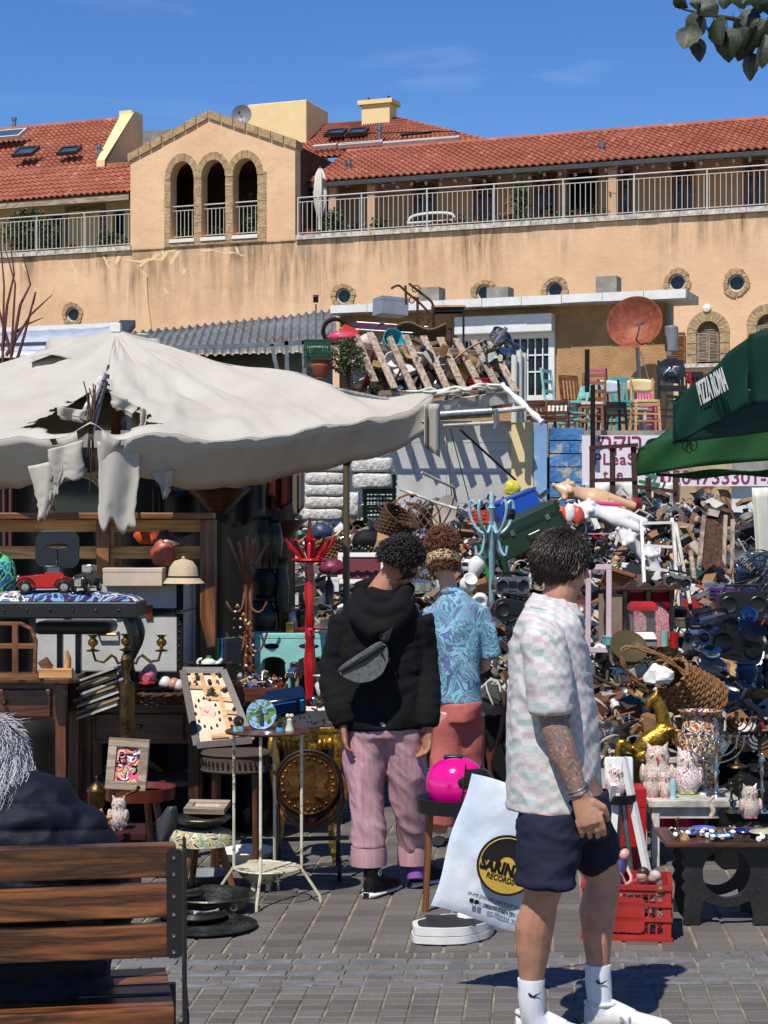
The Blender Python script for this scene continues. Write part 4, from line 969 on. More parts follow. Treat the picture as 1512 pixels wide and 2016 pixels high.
MB().bx(qa.x,qb.x,.3,1.5,zr-.16,zr).build('roof','white_dirty',ks,smooth=False)
g=MB()
for i in range(9): a=qa.x+(qb.x-qa.x)*i/9; g.bx(a,a+(qb.x-qa.x)/9-.012,-.045+.32-.006*(i%2),.299,zr-.15-.006*(i%3),zr+.01)
g.build('roof_edge','white_paint',ks,smooth=False)
wl,wr=WK(668,600,.8).x,WK(1312,600,.8).x; fz=3.0
w0,w1=WK(905,0,.8).x,WK(1092,0,.8).x; wt=WK(1000,625,.8).z; wb=WK(1000,790,.8).z
g=MB(); g.plate([(wl,fz),(wr,fz),(wr,zr-.161),(wl,zr-.161)],.25,[[(w0,wb),(w1,wb),(w1,wt),(w0,wt)]],FR@Matrix.Translation((0,0,.8)))
g.build('wall','kiosk_wall',ks,smooth=False); MB().bx(wr-.25,wr,1.051,1.4,fz,zr-.161).bx(wl,wl+.25,1.051,1.4,fz,zr-.161).bx(wl,wr,1.4,1.48,fz,zr-.17).build('side_walls','kiosk_wall',ks,smooth=False)
MB().bx(w0-.02,w1+.02,.5,.8,wt-.34,wt+.02).build('roller_shutter_box','white_paint',ks,smooth=False,bevel=.02)
g=MB(); zt_=wt-.34
g.bx(w0-.02,w0+.1,.7,.9,wb,zt_).bx(w1-.1,w1+.02,.7,.9,wb,zt_).bx(w0+.1,w1-.1,.7,.9,zt_-.1,zt_).bx(w0+.1,w1-.1,.7,.9,wb,wb+.1); wf=g.build('window_frame','white_paint',ks,smooth=False)
MB().bx(w0+.1,w1-.1,.95,.97,wb,zt_).build('pane','dark_glass',wf,smooth=False)
bme=MB(); bme.bx(-.012,.012,-.012,.012,wb+.1,zt_-.1); bme=bme.mesh('bar','white_paint',smooth=False)
for i in range(11): o=bpy.data.objects.new('bar',bme); scene.collection.objects.link(o); o.parent=wf; o.location=(w0+.22+i*(w1-w0-.44)/10,.72,0)
for z in(zt_-.45,wb+.55): MB().bx(w0+.1,w1-.1,.731,.745,z,z+.03).build('crossbar','white_paint',wf,smooth=False)
MB().tube([WK(1318,600,.72),WK(1318,700,.72)],.05,8).build('downpipe','grey_plastic',ks)
for px,py,w_,h_ in((850,571,.45,.16),(985,567,.45,.12),(1198,554,.42,.2)):
 q=WK(px,py+12,1.2); MB().bx(q.x-w_/2,q.x+w_/2,1.0,1.4,zr+.001,q.z+h_).build('roof_block','concrete',ks,smooth=False)
q=P(622,590,33); t=T('security_camera','small black security camera on a thin pole at the kiosk corner','camera',P(622,700,33)); dz=q-P(622,700,33)
MB().tube([(0,0,-1),(0,0,dz.z-.08)],.015,6).build('pole','dull_silver',t); g=MB(); g.box((0,-.05,dz.z),(.09,.22,.1),(12,0,0)); g.box((0,-.08,dz.z+.06),(.11,.26,.012),(12,0,0)); g.build('housing','black_plastic',t,bevel=.01)
s1=T('shed','grey corrugated iron shed roof between the white umbrella and the kiosk','shed')
corr([P(225,705,30),P(665,690,30),P(660,612,39),P(262,655,39)],26,6,.05,'dull_sheet','roof_sheet',parent=s1)
g=MB(); g.add([P(250,702,31),P(655,692,31),P(655,900,31),P(250,900,31)],[(0,1,2,3)]); g.build('wall','dull_sheet',s1,solid=.05)
s2=T('shed','pale blue metal panel roof with a dark ridge cap behind the umbrella top','shed')
corr([P(-40,700,30),P(228,700,30),P(248,640,36),P(-30,655,36)],7,3,.012,'pale_sheet','roof_sheet',parent=s2)
MB().beam(P(-30,652,35.9),P(245,640,35.9),.12,.1).build('flashing','white_paint',s2,smooth=False)
MB().beam(P(212,690,33),P(252,637,36),.3,.14).build('ridge_cap','dark_grey',s2,smooth=False)
MB().beam(P(-20,680,31),P(228,672,31),.06,.06).build('bar','dark_grey',s2,smooth=False)
g=MB(); g.add([P(-30,705,31),P(250,705,31),P(250,950,31),P(-30,950,31)],[(0,1,2,3)]); g.build('wall','dark_grey',s2,solid=.05)
fr3=T('steel_frame','grey steel tube frame standing over the shed roof','frame')
for a,c in(((455,682,27),(600,674,27)),((340,684,27),(455,682,27)),((564,670,27),(566,760,27)),((535,678,27),(548,740,27)),((598,670,27),(600,760,27))): MB().beam(P(*a),P(*c),.06,.06).build('tube','dull_silver',fr3,smooth=False)
TZ=3.12; TY=25.5
MB().bx(-8,9,TY+.01,49,1.0,TZ).build('terrace','concrete',kind='structure',smooth=False)
MB().add([(-30,26,0),(-8.0,26,0),(-8.0,26,3.5),(-30,26,3.5)],[(0,1,2,3)]).build('back_wall','concrete',kind='structure',solid=.1)
def wallbit(name,label,x0,x1,y0,y1,Y,m,th=.12,cat='wall',zb=None):
 a,b=P(x0,y0,Y),P(x1,y1,Y); g=MB(); g.bx(a.x,b.x,Y,Y+th,b.z if zb is None else zb,a.z)
 return g.build(name,m,label=label,cat=cat,smooth=False,bevel=.006)
rw_=T('retaining_wall','grey plastered block retaining wall under the terrace','wall',(0,TY,0)); rr=random.Random(2)
a,b=P(560,830,TY),P(1006,830,TY); bh=.42; z=0; row=0
mat('block_grey',(206,204,198),.9,rgb2=(180,178,174),vs=1.5,bump=.4,bs=30,k=.85,objrand=.06)
while z<a.z-.02:
 hh=min(bh,a.z-z); x=a.x-(row%2)*.45
 while x<b.x:
  x0,x1=max(x,a.x),min(x+.9,b.x)
  if x1-x0>.05: MB().bx(x0+.002,x1-.002,-.2+rr.uniform(-.004,.004),0,z+.002,z+hh-.002).build('block','block_grey',rw_,smooth=False)
  x+=.9
 z+=hh; row+=1
wallbit('wall_pier','beige plastered pier between the grey wall and the blue panel',1007,1050,830,1300,TY-.25,'cream_plaster',.25)
wallbit('blue_panel','tall narrow pale blue painted panel beside the beige pier',1051,1077,834,1240,TY-.3,'pale_blue',.05,'panel')
bw_=T('blue_wall','rough bright blue painted block wall left of the hand written sign','wall')
rr=random.Random(8); yy=842; k=0
while yy<1150:
 y2=yy+rr.choice((26,30,34)); xs=[1082,1108+(k%2)*12,1147]
 for i in range(2):
  q0,q1=P(xs[i]+.3,yy+.4,TY-.2-rr.uniform(0,.03)),P(xs[i+1]-.3,y2-.4,TY); MB().bx(q0.x,q1.x,q0.y,TY,q1.z,q0.z).build('block','blue_wall',bw_,smooth=False,bevel=.004)
 yy=y2; k+=1
wallbit('rusty_wall','cream metal wall panel streaked with rust beside the white door panel',1262,1441,900,1320,TY-.2,'rusty_wall',.05,'wall')
wallbit('white_panel','large white board leaning upright at the right end of the terrace wall',1441,1560,955,1240,TY-.4,'white_paint',.05,'panel')
mat('sign_white',(236,226,232),.5,var=.06,k=.88); mat('ink_magenta',(150,40,92),.6,k=.8,var=.2); mat('ink_green',(30,140,96),.6,k=.8)
def sign(label,x0,x1,y0,y1,Y,rot=0):
 a,b=P(x0,y0,Y),P(x1,y1,Y); t=T('sign',label,'sign',((a.x+b.x)/2,Y,(a.z+b.z)/2),(0,0,rot)); MB().bx(-(b.x-a.x)/2,(b.x-a.x)/2,0,.03,-(a.z-b.z)/2,(a.z-b.z)/2).build('board','sign_white',t,smooth=False); return t
s=sign('white hand painted sign with magenta Hebrew letters and the word PLEASE',1146,1300,857,955,TY-.45)
def sxy(px,py,Y,t): p=P(px,py,Y); return(p.x-t.location.x,-.004,p.z-t.location.z)
text('הקיב',.3,'ink_magenta',s,sxy(1222,872,TY-.45,s),bold=.004); text('״',.3,'ink_magenta',s,sxy(1183,872,TY-.45,s))
text('PLeaSe',.22,'ink_magenta',s,sxy(1217,905,TY-.45,s),spacing=1.1,bold=.003); text('t  e',.2,'ink_magenta',s,sxy(1207,935,TY-.45,s),bold=.003)
s=sign('long white strip sign painted with a magenta phone number',1306,1560,930,957,TY-.5)
text('7 0504733301-50',.27,'ink_magenta',s,sxy(1410,941,TY-.5,s),bold=.003)
def tp(u,v):
 p=P(1152+188*u,950+95*v,TY-.7); p.y+=.08*sway((u*5,v*4,1))+.05*math.sin(u*19+v*4); return p
o=MB().grid(tp,30,14).build('tarpaulin','tarp_white',label='crumpled white tarpaulin printed with green letters below the sign',cat='tarpaulin',solid=.004)
text('GNG',.42,'ink_green',o,P(1278,968,TY-.82),rot=(90,-80,0),bold=.004); text('P',.32,'ink_green',o,P(1252,985,TY-.82),bold=.004,rot=(90,180,0))
mf=T('metal_rack','rusty brown welded steel rack in front of the hand painted sign','rack')
for a,c in(((1166,880),(1166,1005)),((1206,880),(1206,990)),((1247,878),(1252,1012)),((1160,882),(1256,876)),((1166,946),(1252,944)),((1276,940),(1278,1015)),((1252,958),(1330,968)),((1330,935),(1332,1030))):
 MB().beam(P(*a,TY-1.2),P(*c,TY-1.2-.02*(a[0]%3)),.07,.05).build('tube','rust_iron',mf,smooth=False)
for a,c,nm in(((1156,688),(1156,772),'short'),((1167,758),(1167,885),'long')):
 MB().beam(P(*a,TY-.6),P(*c,TY-.6),.06,.06).build('post','black_matte',label='%s black square steel post beside the orange ladder back chair'%nm,cat='post',smooth=False)
CYY=26.6
def cpos(px,Y=CYY,dz=0): return(P(px,900,Y).x,Y,TZ+dz)
chair('orange wooden ladder back chair with a pale seat above the sign',cpos(1166),-14,'wood_mid','232,222,206','ladder',.38,h=.92,sh=.43)
chair('white backed metal chair with a black seat next to the orange chair',cpos(1206,26.9),8,'black_plastic','black_plastic','ply',.36,h=.84,backm='212,222,230')
chair('turquoise slat back chair behind the white backed chair',cpos(1232,28,.05),6,'70,170,170',None,'slat',.4,h=.92)
chair('cream plywood chair with rounded back at the edge of the sign',cpos(1270,26.4),4,'wood_pine','226,204,150','ply',.38,h=.82,backm='232,212,156')
chair('pink backed chair just behind the cream plywood chair',cpos(1270,28.2,.05),2,'226,110,150',None,'slat',.32,h=.74)
chair('black chair with a padded oval back bearing a silver winged emblem',cpos(1322,27.3,.12),-6,'black_plastic','black_plastic','oval',.42,h=1.05,sh=.6)
e=T('winged_emblem','silver winged emblem plate fixed to the oval chair back','emblem',(P(1322,0,27.3).x+.0,27.3+.16,TZ+.12+.89),(-8,0,-6))
for sg in(-1,1):
 g=MB()
 for k in range(7): g.tube([(sg*.03,-.03,.0),(sg*(.06+.006*k),-.035,.05-k*.02),(sg*(.17-k*.012),-.03,.05-k*.024)],[.008,.006,.002],5)
 g.build('wing','silver',e)
MB().ball((0,-.035,0),(.03,.012,.045)).build('shield','silver',e)
mint='150,214,204'
chair('mint green metal chair turned away beside the white window frame',cpos(1105,27.5),60,mint,None,'ladder',.4,h=1.05)
chair('mint green stool chair with square back next to the orange chair',cpos(1126,26.6),-70,mint,None,'slat',.36,h=.72)
chair('low dark wooden slat chair at the edge above the blue wall',cpos(1062,26.2,-.02),14,'wood_dark',None,'slat',.4,h=.5,sh=.22)
chair('second low dark wooden chair beside the mint chairs',cpos(1095,26.1,-.02),-10,'wood_dark',None,'slat',.38,h=.5,sh=.22)
chair('pink and black folding chair standing behind the orange chair',cpos(1188,29,.1),20,'black_plastic','226,110,150','ladder',.42,h=1.1,backm='226,110,150')
chair('orange brown bentwood chair between the mint and orange chairs',cpos(1137,28.6,.1),30,'wood_mid',None,'slat',.4,h=.95)
for i,(px,mm_)in enumerate(((1365,'black_plastic'),(1395,'150,40,34'),(1345,'dark_grey'))): chair(('black','dark red','charcoal')[i]+' stacking chair under the tip of the dark green umbrella',cpos(px,28.5,.15),20*i,mm_,None,('slat','ply','ladder')[i],.42,h=.95)
table('white topped low table under the cream and white chairs',cpos(1225,27.3),0,.7,.5,.42,'white_dirty')
q=WK(1254,645,.1); q2=ks.matrix_basis@q
da=T('dish_antenna','large rust red satellite dish in front of the kiosk wall','satellite dish',q2,(0,0,-18))
g=MB(); M=Euler((R(72),0,0)).to_matrix(); r=.52
g.lathe([(0,0)]+[(r*i/9,.5*r*(i/9)**2)for i in range(1,10)]+[(r+.012,.5*r+.005),(r,.5*r-.015),(r*.5,.125*r-.03),(0,-.025)],40,(0,0,0),M); g.build('reflector','rust_dish',da)
g=MB(); g.tube([(0,.02,-.3),(.05,.12,-1.5)],.04,8); g.build('mast','dull_silver',da)
g=MB(); g.tube([(-.02,-.06,-.3),(.12,-.5,-.12),(.16,-.6,-.02)],.016,6); g.tube([(.1,-.55,.0),(.24,-.6,.02)],.03,8); g.build('feed_arm','dull_silver',da)
g=MB(); g.tube([(.05,.1,-.45),(.22,.05,-1.0),(.3,.1,-1.7)],.01,5); g.build('cable','white_paint',da)
q=WK(1322,668,.3); q=ks.matrix_basis@q; g=MB(); g.tube([(0,0,-.22),(0,0,.22)],[.13,.13],14); g.ball((0,0,.22),(.13,.13,.05)); g.build('gas_tank','grey_plastic',label='grey rounded tank fixed to the kiosk corner beside the dish',cat='tank',loc=q)
pl=T('pallet','weathered wooden pallet leaning over the junk on the terrace','pallet'); Yp=24.6
tops=[(697,652),(728,655),(763,657),(797,660),(833,662),(866,665),(898,667),(932,670),(965,673)]; bots=[(738,752),(777,765),(815,772),(852,781),(887,779),(918,776),(950,770),(983,768),(1016,772)]
for(a,c)in zip(tops,bots): MB().beam(P(*a,Yp+.8),P(*c,Yp),.1,.03,(.3,-1,.5)).build('slat','wood_grey_z',pl,smooth=False,bevel=.004)
MB().beam(P(706,680,Yp+.66),P(974,700,Yp+.66),.03,.1,(0,-.3,1)).build('rail','wood_grey',pl,smooth=False); MB().beam(P(745,775,Yp+.1),P(1005,775,Yp+.1),.03,.08,(0,-.3,1)).build('rail','wood_grey',pl,smooth=False)
g=MB(); g.beam(P(790,812,24.2),P(1018,779,24.2),.06,.16,(0,-.3,1)); g.build('plank','white_dirty',label='white painted plank laid under the pallet ends',cat='plank',smooth=False)
g=MB(); rr=random.Random(4)
for k in range(4): g.tube(smooth2([P(800+i*24,775-i*2+rr.uniform(-7,7),24.1)+Vector((0,rr.uniform(-.1,.1),0))for i in range(9)]),.02,6)
g.build('rope','tarp_white',label='thick off white rope coiled along the white plank',cat='rope')
bp=T('baluster_post','white turned baluster lying diagonally at the end of the plank','baluster'); a,c=P(988,758,24),P(1068,832,23.6); pts=[a.lerp(c,i/14)for i in range(15)]
MB().tube(pts,[.05,.03,.045,.03,.03,.045,.055,.05,.045,.035,.03,.045,.05,.03,.045],10).build('turning','white_paint',bp)
for i,(x,y0,y1)in enumerate(((1012,700,832),(1022,690,832),(1031,695,832))): MB().tube([P(x,y1,24.8+.1*i),P(x+.5,y0,24.8+.1*i)],.042,12).build('tube','tarp_white',label=('left','middle','right')[i]+' one of three upright beige cardboard tubes',cat='tube')
t=T('awning_arm','grey awning crank bar with clamps sticking out beside the umbrella corner','awning bar')
MB().tube([P(860,818,19),P(968,811,19)],.055,10).build('bar','dull_silver',t); MB().tube([P(966,811,19),P(1035,803,19)],.028,8).build('rod','white_dirty',t); MB().tube([P(872,838,19),P(975,832,19)],.02,8).build('rod','white_dirty',t); MB().tube(smooth2([P(975,806,18.9),P(978,830,18.9),P(974,845,18.9)]),.03,8).build('clamp','dull_silver',t)
for a,c,r_,lb in(((905,845),(1015,945),.014,'thin brown rod slanting across the grey wall'),((877,840),(890,985),.008,'white cord hanging down in front of the grey wall'),((886,842),(925,990),.006,'black cable hanging down in front of the grey wall')):
 MB().tube([P(*a,20),P(*c,22)],r_,6).build('rod' if r_>.01 else 'cable','rust_iron' if r_>.01 else('tarp_white' if r_>.007 else 'cable'),label=lb,cat='rod' if r_>.01 else 'cable')
table('tan topped school desk standing high on the terrace pile',(P(883,0,27.5).x,27.5,P(0,690,27.5).z),-3,.52,.4,.66,'dark_iron',topm='wood_pine',leg=.03)
box('grey fabric storage cube on top of the terrace pile',P(768,622,27),(0,3,20),.42,.4,.26,'150,152,164',name='storage_cube')
sb_=T('sun_bed','folded maroon sun bed frame lying on the terrace pile','sun bed',P(756,648,26),(14,5,-14))
MB().bx(-.48,.48,-.3,.3,0,.03).build('fabric','74,26,34',sb_,smooth=False); g=MB(); g.tube([(-.55,-.34,.02),(.5,-.34,.02),(.58,.3,.02),(-.5,.34,.02),(-.55,-.34,.02)],.016,7); g.tube([(-.1,-.34,.03),(-.1,.34,.05)],.012,6); g.tube([(.2,-.34,.03),(.2,.34,.05)],.012,6); g.build('frame','dull_silver',sb_)
def rug(u,v): p=P(780+98*u,640+38*v,25.6); p.z+=.05*math.sin(u*7); p.y+=.12*math.sin(v*3)-.05; return p
mat('rug_brown',(128,104,76),.95,rgb2=(92,72,52),vs=30,bump=.8,bs=100,k=.8); MB().grid(rug,16,8).build('rug','rug_brown',label='brown shaggy rug draped over the terrace pile',cat='rug',solid=.03)
bowl('bright cyan plastic tub tipped on its side on the terrace pile',P(762,682,25.5),(70,20,20),.16,.24,'40,176,198',name='tub',cat='tub')
crate('dark green plastic crate standing at the left end of the terrace',P(625,722,25),4,.36,.3,.36,'green_crate')
vase('terracotta planter beside the dark green crate',P(632,745,24.4),0,.14,.24,'terracotta',.85,name='planter',cat='planter',belly=.7)
def bush(label,c,r,n=260,ls=.05,m='leaf',name='bush',cat='bush',seed=1,stemz=.2,leafn=None):
 t=T(name,label,cat,c); rr=random.Random(seed); g=MB(); st=MB()
 for i in range(8): st.tube([(0,0,-stemz),Vector((rr.uniform(-.3,.3)*r[0],rr.uniform(-.3,.3)*r[1],0)),Vector((rr.uniform(-.8,.8)*r[0],rr.uniform(-.8,.8)*r[1],rr.uniform(-.2,.8)*r[2]))],[.012,.008,.003],5)
 for i in range(n):
  while True:
   v=Vector((rr.uniform(-1,1),rr.uniform(-1,1),rr.uniform(-1,1)))
   if .25<v.length<1 and noise.noise(v*2.2+Vector((seed,0,0)))>-.25: break
  p=Vector((v.x*r[0],v.y*r[1],v.z*r[2])); e=Euler((rr.uniform(0,6),rr.uniform(0,6),rr.uniform(0,6))).to_matrix(); s=ls*rr.uniform(.6,1.3)
  g.cm=0 if rr.random()<.8 else 1
  g.add([p+e@Vector(q)*s for q in((0,0,0),(.35,.12,.3),(0,.0,1),(-.35,.12,.3))],[(0,1,2),(0,2,3)])
 st.build('stems','bark',t); o=g.build('leaves',[m,'leaf_dry'],t,smooth=False,kind='stuff'); return t
bush('small leafy green shrub growing beside the pallet',P(685,705,24.5),(.24,.2,.28),900,.045,stemz=.5)
for i,(px,py,r_,lb,mm_)in enumerate(((978,672,.14,'large aluminium pot hanging at the right end of the pallet','silver'),(992,690,.12,'second aluminium pot just below the large one','silver'),(968,700,.11,'dented saucepan beside the aluminium pots','dull_silver'))): pot(lb,P(px,py,25.2),(40+30*i,30,10),r_,r_,mm_,long=True,lid=False)
MB().tube([P(972,678,25),P(997,645,25)],.03,8).build('pipe','silver',label='short shiny metal pipe pointing up beside the pots',cat='pipe')
lp=T('iron_bracket','curly black wrought iron lamp bracket sticking up above the kiosk roof','bracket')
for pts in(smooth2([P(770,568,26),P(785,562,26),P(800,575,26),P(830,600,26),P(852,625,26)]),smooth2([P(805,558,26),P(830,578,26),P(850,595,26),P(852,615,26),P(838,640,26)]),[P(798,562,26),P(800,600,26)],[P(822,585,26),P(822,640,26)]): MB().tube(pts,.018,6).build('iron_rod','rust_iron',lp)
for px,py in((812,592),(818,570),(824,632)):
 g=MB(); c=P(px,py,25.95); g.tube([c+Vector((math.cos(a*.5)*(.07-a*.004),0,math.sin(a*.5)*(.07-a*.004)))for a in range(14)],.009,5); g.build('scroll','rust_iron',lp)
vase('brown turned wooden column on the terrace pile',P(885,684,25.4),0,.05,.26,'wood_dark_z',.8,name='turned_column',cat='column')
crate('red lattice shopping basket under the last pallet slats',P(950,768,24.9),20,.3,.22,.16,'190,24,40',grip=False)
box('red and orange plastic bucket pile left of the pallet',P(683,664,25.4),(0,25,10),.22,.2,.14,'228,70,40',open_=True,flaps=False,name='plastic_tub',cat='tub')
blob('crumpled pink cloth below the red tub on the terrace','cloth','cloth',P(672,672,25.3),(.2,.15,.09),'214,70,100')
ringm=MB(); ringm.ring((0,0,0),.17,.03,24,8,'y'); ringm.build('tyre','black_matte',label='small black bicycle tyre at the left of the terrace pile',cat='tyre',loc=P(660,652,25.6))
blob('pale cushion wedged behind the pallet slats','cushion','cushion',P(722,708,25.4),(.2,.1,.22),'214,190,172')
pot('white enamel pan seen between the pallet slats',P(772,715,25.2),(60,20,0),.12,.1,'porcelain',lid=False,long=True)
# UMBRELLAS
def umbrella(label,apex,corners,m,sag,val,pole=None,torn=False):
 """corners in order round the square; panels sag between ribs; valance hangs from the edge"""
 t=T('umbrella',label,'umbrella',(apex.x,apex.y,0)); o=t.location.copy(); ap=apex-o; cs=[c-o for c in corners]; n=len(cs)
 for i in range(n):
  a,b=cs[i],cs[(i+1)%n]; nu,nv=84,60; Li=(a-b).length
  def fn(u,v,a=a,b=b,i=i):
   e=a.lerp(b,u); p=ap.lerp(e,v); p.z-=sag*(math.sin(PI*u)*v*v*.55+math.sin(PI*v)*.35*(.35+.65*math.sin(PI*u)))
   p.z+=.03*math.sin(u*23+i)*(1-v)*v*math.sin(PI*u)+.04*sway((u*5+i*3,v*4,1),1.3)*math.sin(PI*u)+.014*sway((u*19+v*9,v*5-u*6,i))*(.3+v)
   for c_,s_ in((0,1),(1,-1)):
    d_=abs(u-c_); w_=math.exp(-d_*9)*v; p.z+=.05*w_*math.sin((v-d_*2.2)*14)
   return p
  g=MB(); vs=[fn(i2/nu,j/nv)for i2 in range(nu+1)for j in range(nv+1)]; w=nv+1; fs=[]
  for i2 in range(nu):
   for j in range(nv):
    u,v=(i2+.5)/nu,(j+.5)/nv
    if torn:
     d=(u if i==0 else 1-u)if i in(0,3)else 9
     jag=.022*math.sin(j*1.1)+.02*noise.noise(Vector((u*30,v*30,i)))
     if d<9:
      if .3<v<.95 and d<.06*(v-.3)/.3*(.6 if v<.6 else 1)+jag*.5: continue
      if .62<v<.94 and d<.155+jag+.04*math.sin(v*9): continue
    fs.append((i2*w+j,(i2+1)*w+j,(i2+1)*w+j+1,i2*w+j+1))
  g.add(vs,fs); g.build('canopy_panel',m,t,solid=.004)
  def vf(u,v,a=a,b=b):
   p=fn(u,1.0); out_=(a+b)/2-ap; out_.z=0; out_.normalize()
   k=1+.25*math.sin(u*PI*3+i); p.z-=v*val*(k if not torn else(1.0+.35*math.sin(PI*u))); p+=out_*(.012*math.sin(u*31+i)*v-.32*v*(1-math.exp(-6*min(u,1-u)))); return p
  g=MB(); nu=60; rr=random.Random(i); vs=[vf(q/nu,v/5)for q in range(nu+1)for v in range(6)]; fs=[]
  for q in range(nu):
   for v in range(5):
    u=(q+.5)/nu; d=(u if i==0 else 1-u)if i in(0,3)else 9
    if torn and d<.16 and(.03>d or .075<d<.1 or(v>2+(q%3)and d>.1)): continue
    fs.append((q*6+v,(q+1)*6+v,(q+1)*6+v+1,q*6+v+1))
  g.add(vs,fs); g.build('valance',m,t,solid=.004)
  MB().tube([ap-Vector((0,0,.06)),a-Vector((0,0,.03))],.014,6).build('rib','dull_silver',t)
 if pole: MB().tube([pole-o,ap-Vector((0,0,.04))],.032,12).build('pole','wood_mid_z',t)
 return t,fn
def Pu(x,y,Y): return P(x,y,Y*1.16)
apx=Pu(228,658,10.2); fc=Pu(178,852,8.7); rc=Pu(852,796,9.0); lc=Pu(-560,830,9.6); bc=Pu(260,762,11.4)
um,_=umbrella('large off white market umbrella with a torn ragged front corner',apx,[fc,rc,bc,lc],'cloth_grey',.18,.2,pole=Pu(228,1480,10.2),torn=True)
uo=um.location.copy()
g=MB(); c=apx-uo
for i in range(4):
 cs_=[Pu(60,705,9.9),Pu(350,694,10.0),Pu(300,660,10.9),Pu(100,668,10.9)]
 a,b=cs_[i]-uo,cs_[(i+1)%4]-uo
 g.grid(lambda u,v: (lambda p: p+Vector((0,0,-.035*math.sin(PI*u)*v+.03*math.sin(u*11)*v*v-.05*v*(1-v))))((c+Vector((0,0,.03))).lerp(a.lerp(b,u),v)),20,8)
g.build('vent_cap','cloth_grey',um,solid=.004)
MB().box(c+Vector((0,0,.04)),(.07,.07,.06)).build('finial','white_paint',um,smooth=False,bevel=.005)
def strip(p0,p1,L_,seed,w=.0,m='cloth_grey',nm='torn_strip',taper=.5):
 rr=random.Random(seed); ph=rr.uniform(0,6)
 def f(u,v):
  p=Pu(*p0).lerp(Pu(*p1),u); s=1-(1-taper)*v; mid=Pu(*p0).lerp(Pu(*p1),.5); p=mid+(p-mid)*s
  p.z-=v*L_*1.16*(1+.22*noise.noise(Vector((u*4,ph,0)))); p.y+=.014*math.sin(u*8+ph+v*2)+.02*v; p.x+=(.012*math.sin(v*5+ph)+.02*noise.noise(Vector((v*9,ph,round(u)))))*v; return p-uo
 MB().grid(f,16,16).build(nm,m,um,solid=.003)
strip((190,868,8.72),(275,882,8.8),.40,1,taper=.85); strip((55,918,8.8),(120,905,8.75),.26,2,taper=.25); strip((95,885,8.75),(165,866,8.7),.17,5,taper=.8)
strip((300,930,8.9),(345,925,8.9),.13,6,taper=.1); strip((276,800,8.85),(290,808,8.85),.15,7,taper=.6); strip((85,925,8.78),(125,905,8.75),.15,8,taper=.5)
strip((112,800,8.9),(168,808,8.9),.06,9,taper=.8); strip((215,770,9.0),(272,800,8.95),.07,3,taper=.6)
MB().tube([Pu(203,735,9.3)-uo,Pu(168,818,8.78)-uo],[.018,.03],8).build('broken_rib','white_dirty',um)
g=MB(); rr=random.Random(9)
for k in range(12): x=176+rr.uniform(-9,9); y0=rr.uniform(750,850); g.tube(smooth2([Pu(x+rr.uniform(-8,14),y0,8.8)-uo,Pu(x+rr.uniform(-4,8),y0+40,8.74)-uo,Pu(x+rr.uniform(-3,5),y0+rr.uniform(60,150),8.74)-uo]),.004,5)
for k in range(8): z=750+k*11; g.ring(Pu(200-k*4.2,z,9.2-k*.05)-uo,.026,.004,10,4,'z')
g.build('twine','rust_iron',um,kind='stuff')
g=MB(); g.tube([rc-uo+Vector((-.25,.1,-.12)),rc-uo+Vector((.03,0,-.09))],.02,8); g.build('corner_clamp','dull_silver',um)
def crn(u,v): p=Pu(835+30*u,795+85*v+20*u*v,8.95+.06*math.sin(u*6)); return p-uo
MB().grid(crn,8,8).build('corner_flap','cloth_grey',um,solid=.004)
pp=T('umbrella_pole','brown steel pole with a black cap standing behind the hooded man','pole',(P(682,900,12).x,12,0)); zt_=P(682,898,12).z
MB().tube([(0,0,0),(0,0,zt_)],.022,10).build('tube','96,82,58',pp); MB().lathe([(.022,zt_-.06),(.05,zt_-.02),(.05,zt_+.03),(0,zt_+.03)],12).build('cap','black_plastic',pp)
mat('green_dark',(16,74,60),.75,var=.25,vs=4,bump=.3,bs=300,k=.5,bdist=.001); mat('green_mid',(40,96,50),.75,var=.25,vs=4,bump=.3,bs=300,k=.6,bdist=.001)
def panel_umb(name,label,quads,m,poles):
 t=T(name,label,'umbrella',(0,0,0))
 for k,(a,b,c,d,sg)in enumerate(quads):
  a,b,c,d=P(*a),P(*b),P(*c),P(*d); nn=(b-a).cross(d-a).normalized()
  MB().grid(lambda u,v: a.lerp(b,u).lerp(d.lerp(c,u),v)-Vector((0,0,sg*math.sin(PI*u)*math.sin(PI*min(1,v*.9))))+nn*.012*math.sin(u*13+v*5+k),24,12).build('canopy_panel' if k%2==0 else 'valance',m,t,solid=.004)
 for a,b in poles: MB().tube([P(*a),P(*b)],.02,10).build('pole','wood_mid_z',t)
 return t
gu=panel_umb('umbrella','dark green pizzeria umbrella with white lettering on its valance',[((1720,560,10.5),(1475,672,9.0),(1330,790,8.6),(1900,700,12),.0),((1328,792,8.6),(1476,660,8.2),(1476,798,8.2),(1332,872,8.6),0.02),((1720,560,10.5),(1475,665,8.2),(1760,640,7.6),(1750,600,8),.02),((1475,658,8.2),(1900,600,7.4),(1900,760,7.4),(1477,798,8.2),.0),((1326,790,8.62),(1330,790,8.62),(1330,874,8.62),(1327,874,8.66),0),((1328,792,8.6),(1900,700,12),(1900,790,12),(1332,872,8.62),.05)],'green_dark',[((1700,600,9.6),(1700,1500,9.6))])
a,b=P(1369,795,8.5),P(1442,735,8.3); mid=(a+b)/2; dr=(b-a); yaw=math.degrees(math.atan2(dr.y,dr.x)); pit=math.degrees(math.atan2(dr.z,math.hypot(dr.x,dr.y)))
tx=text('PIZZA ROMA',.125,'white_paint',gu,mid-Vector((.0,.035,0)),(90,0,0),shear=0,sx=.3,bold=.001); bx_=Vector((dr.normalized())); bz_=Vector((.07,0,1)); by_=bz_.cross(bx_).normalized()
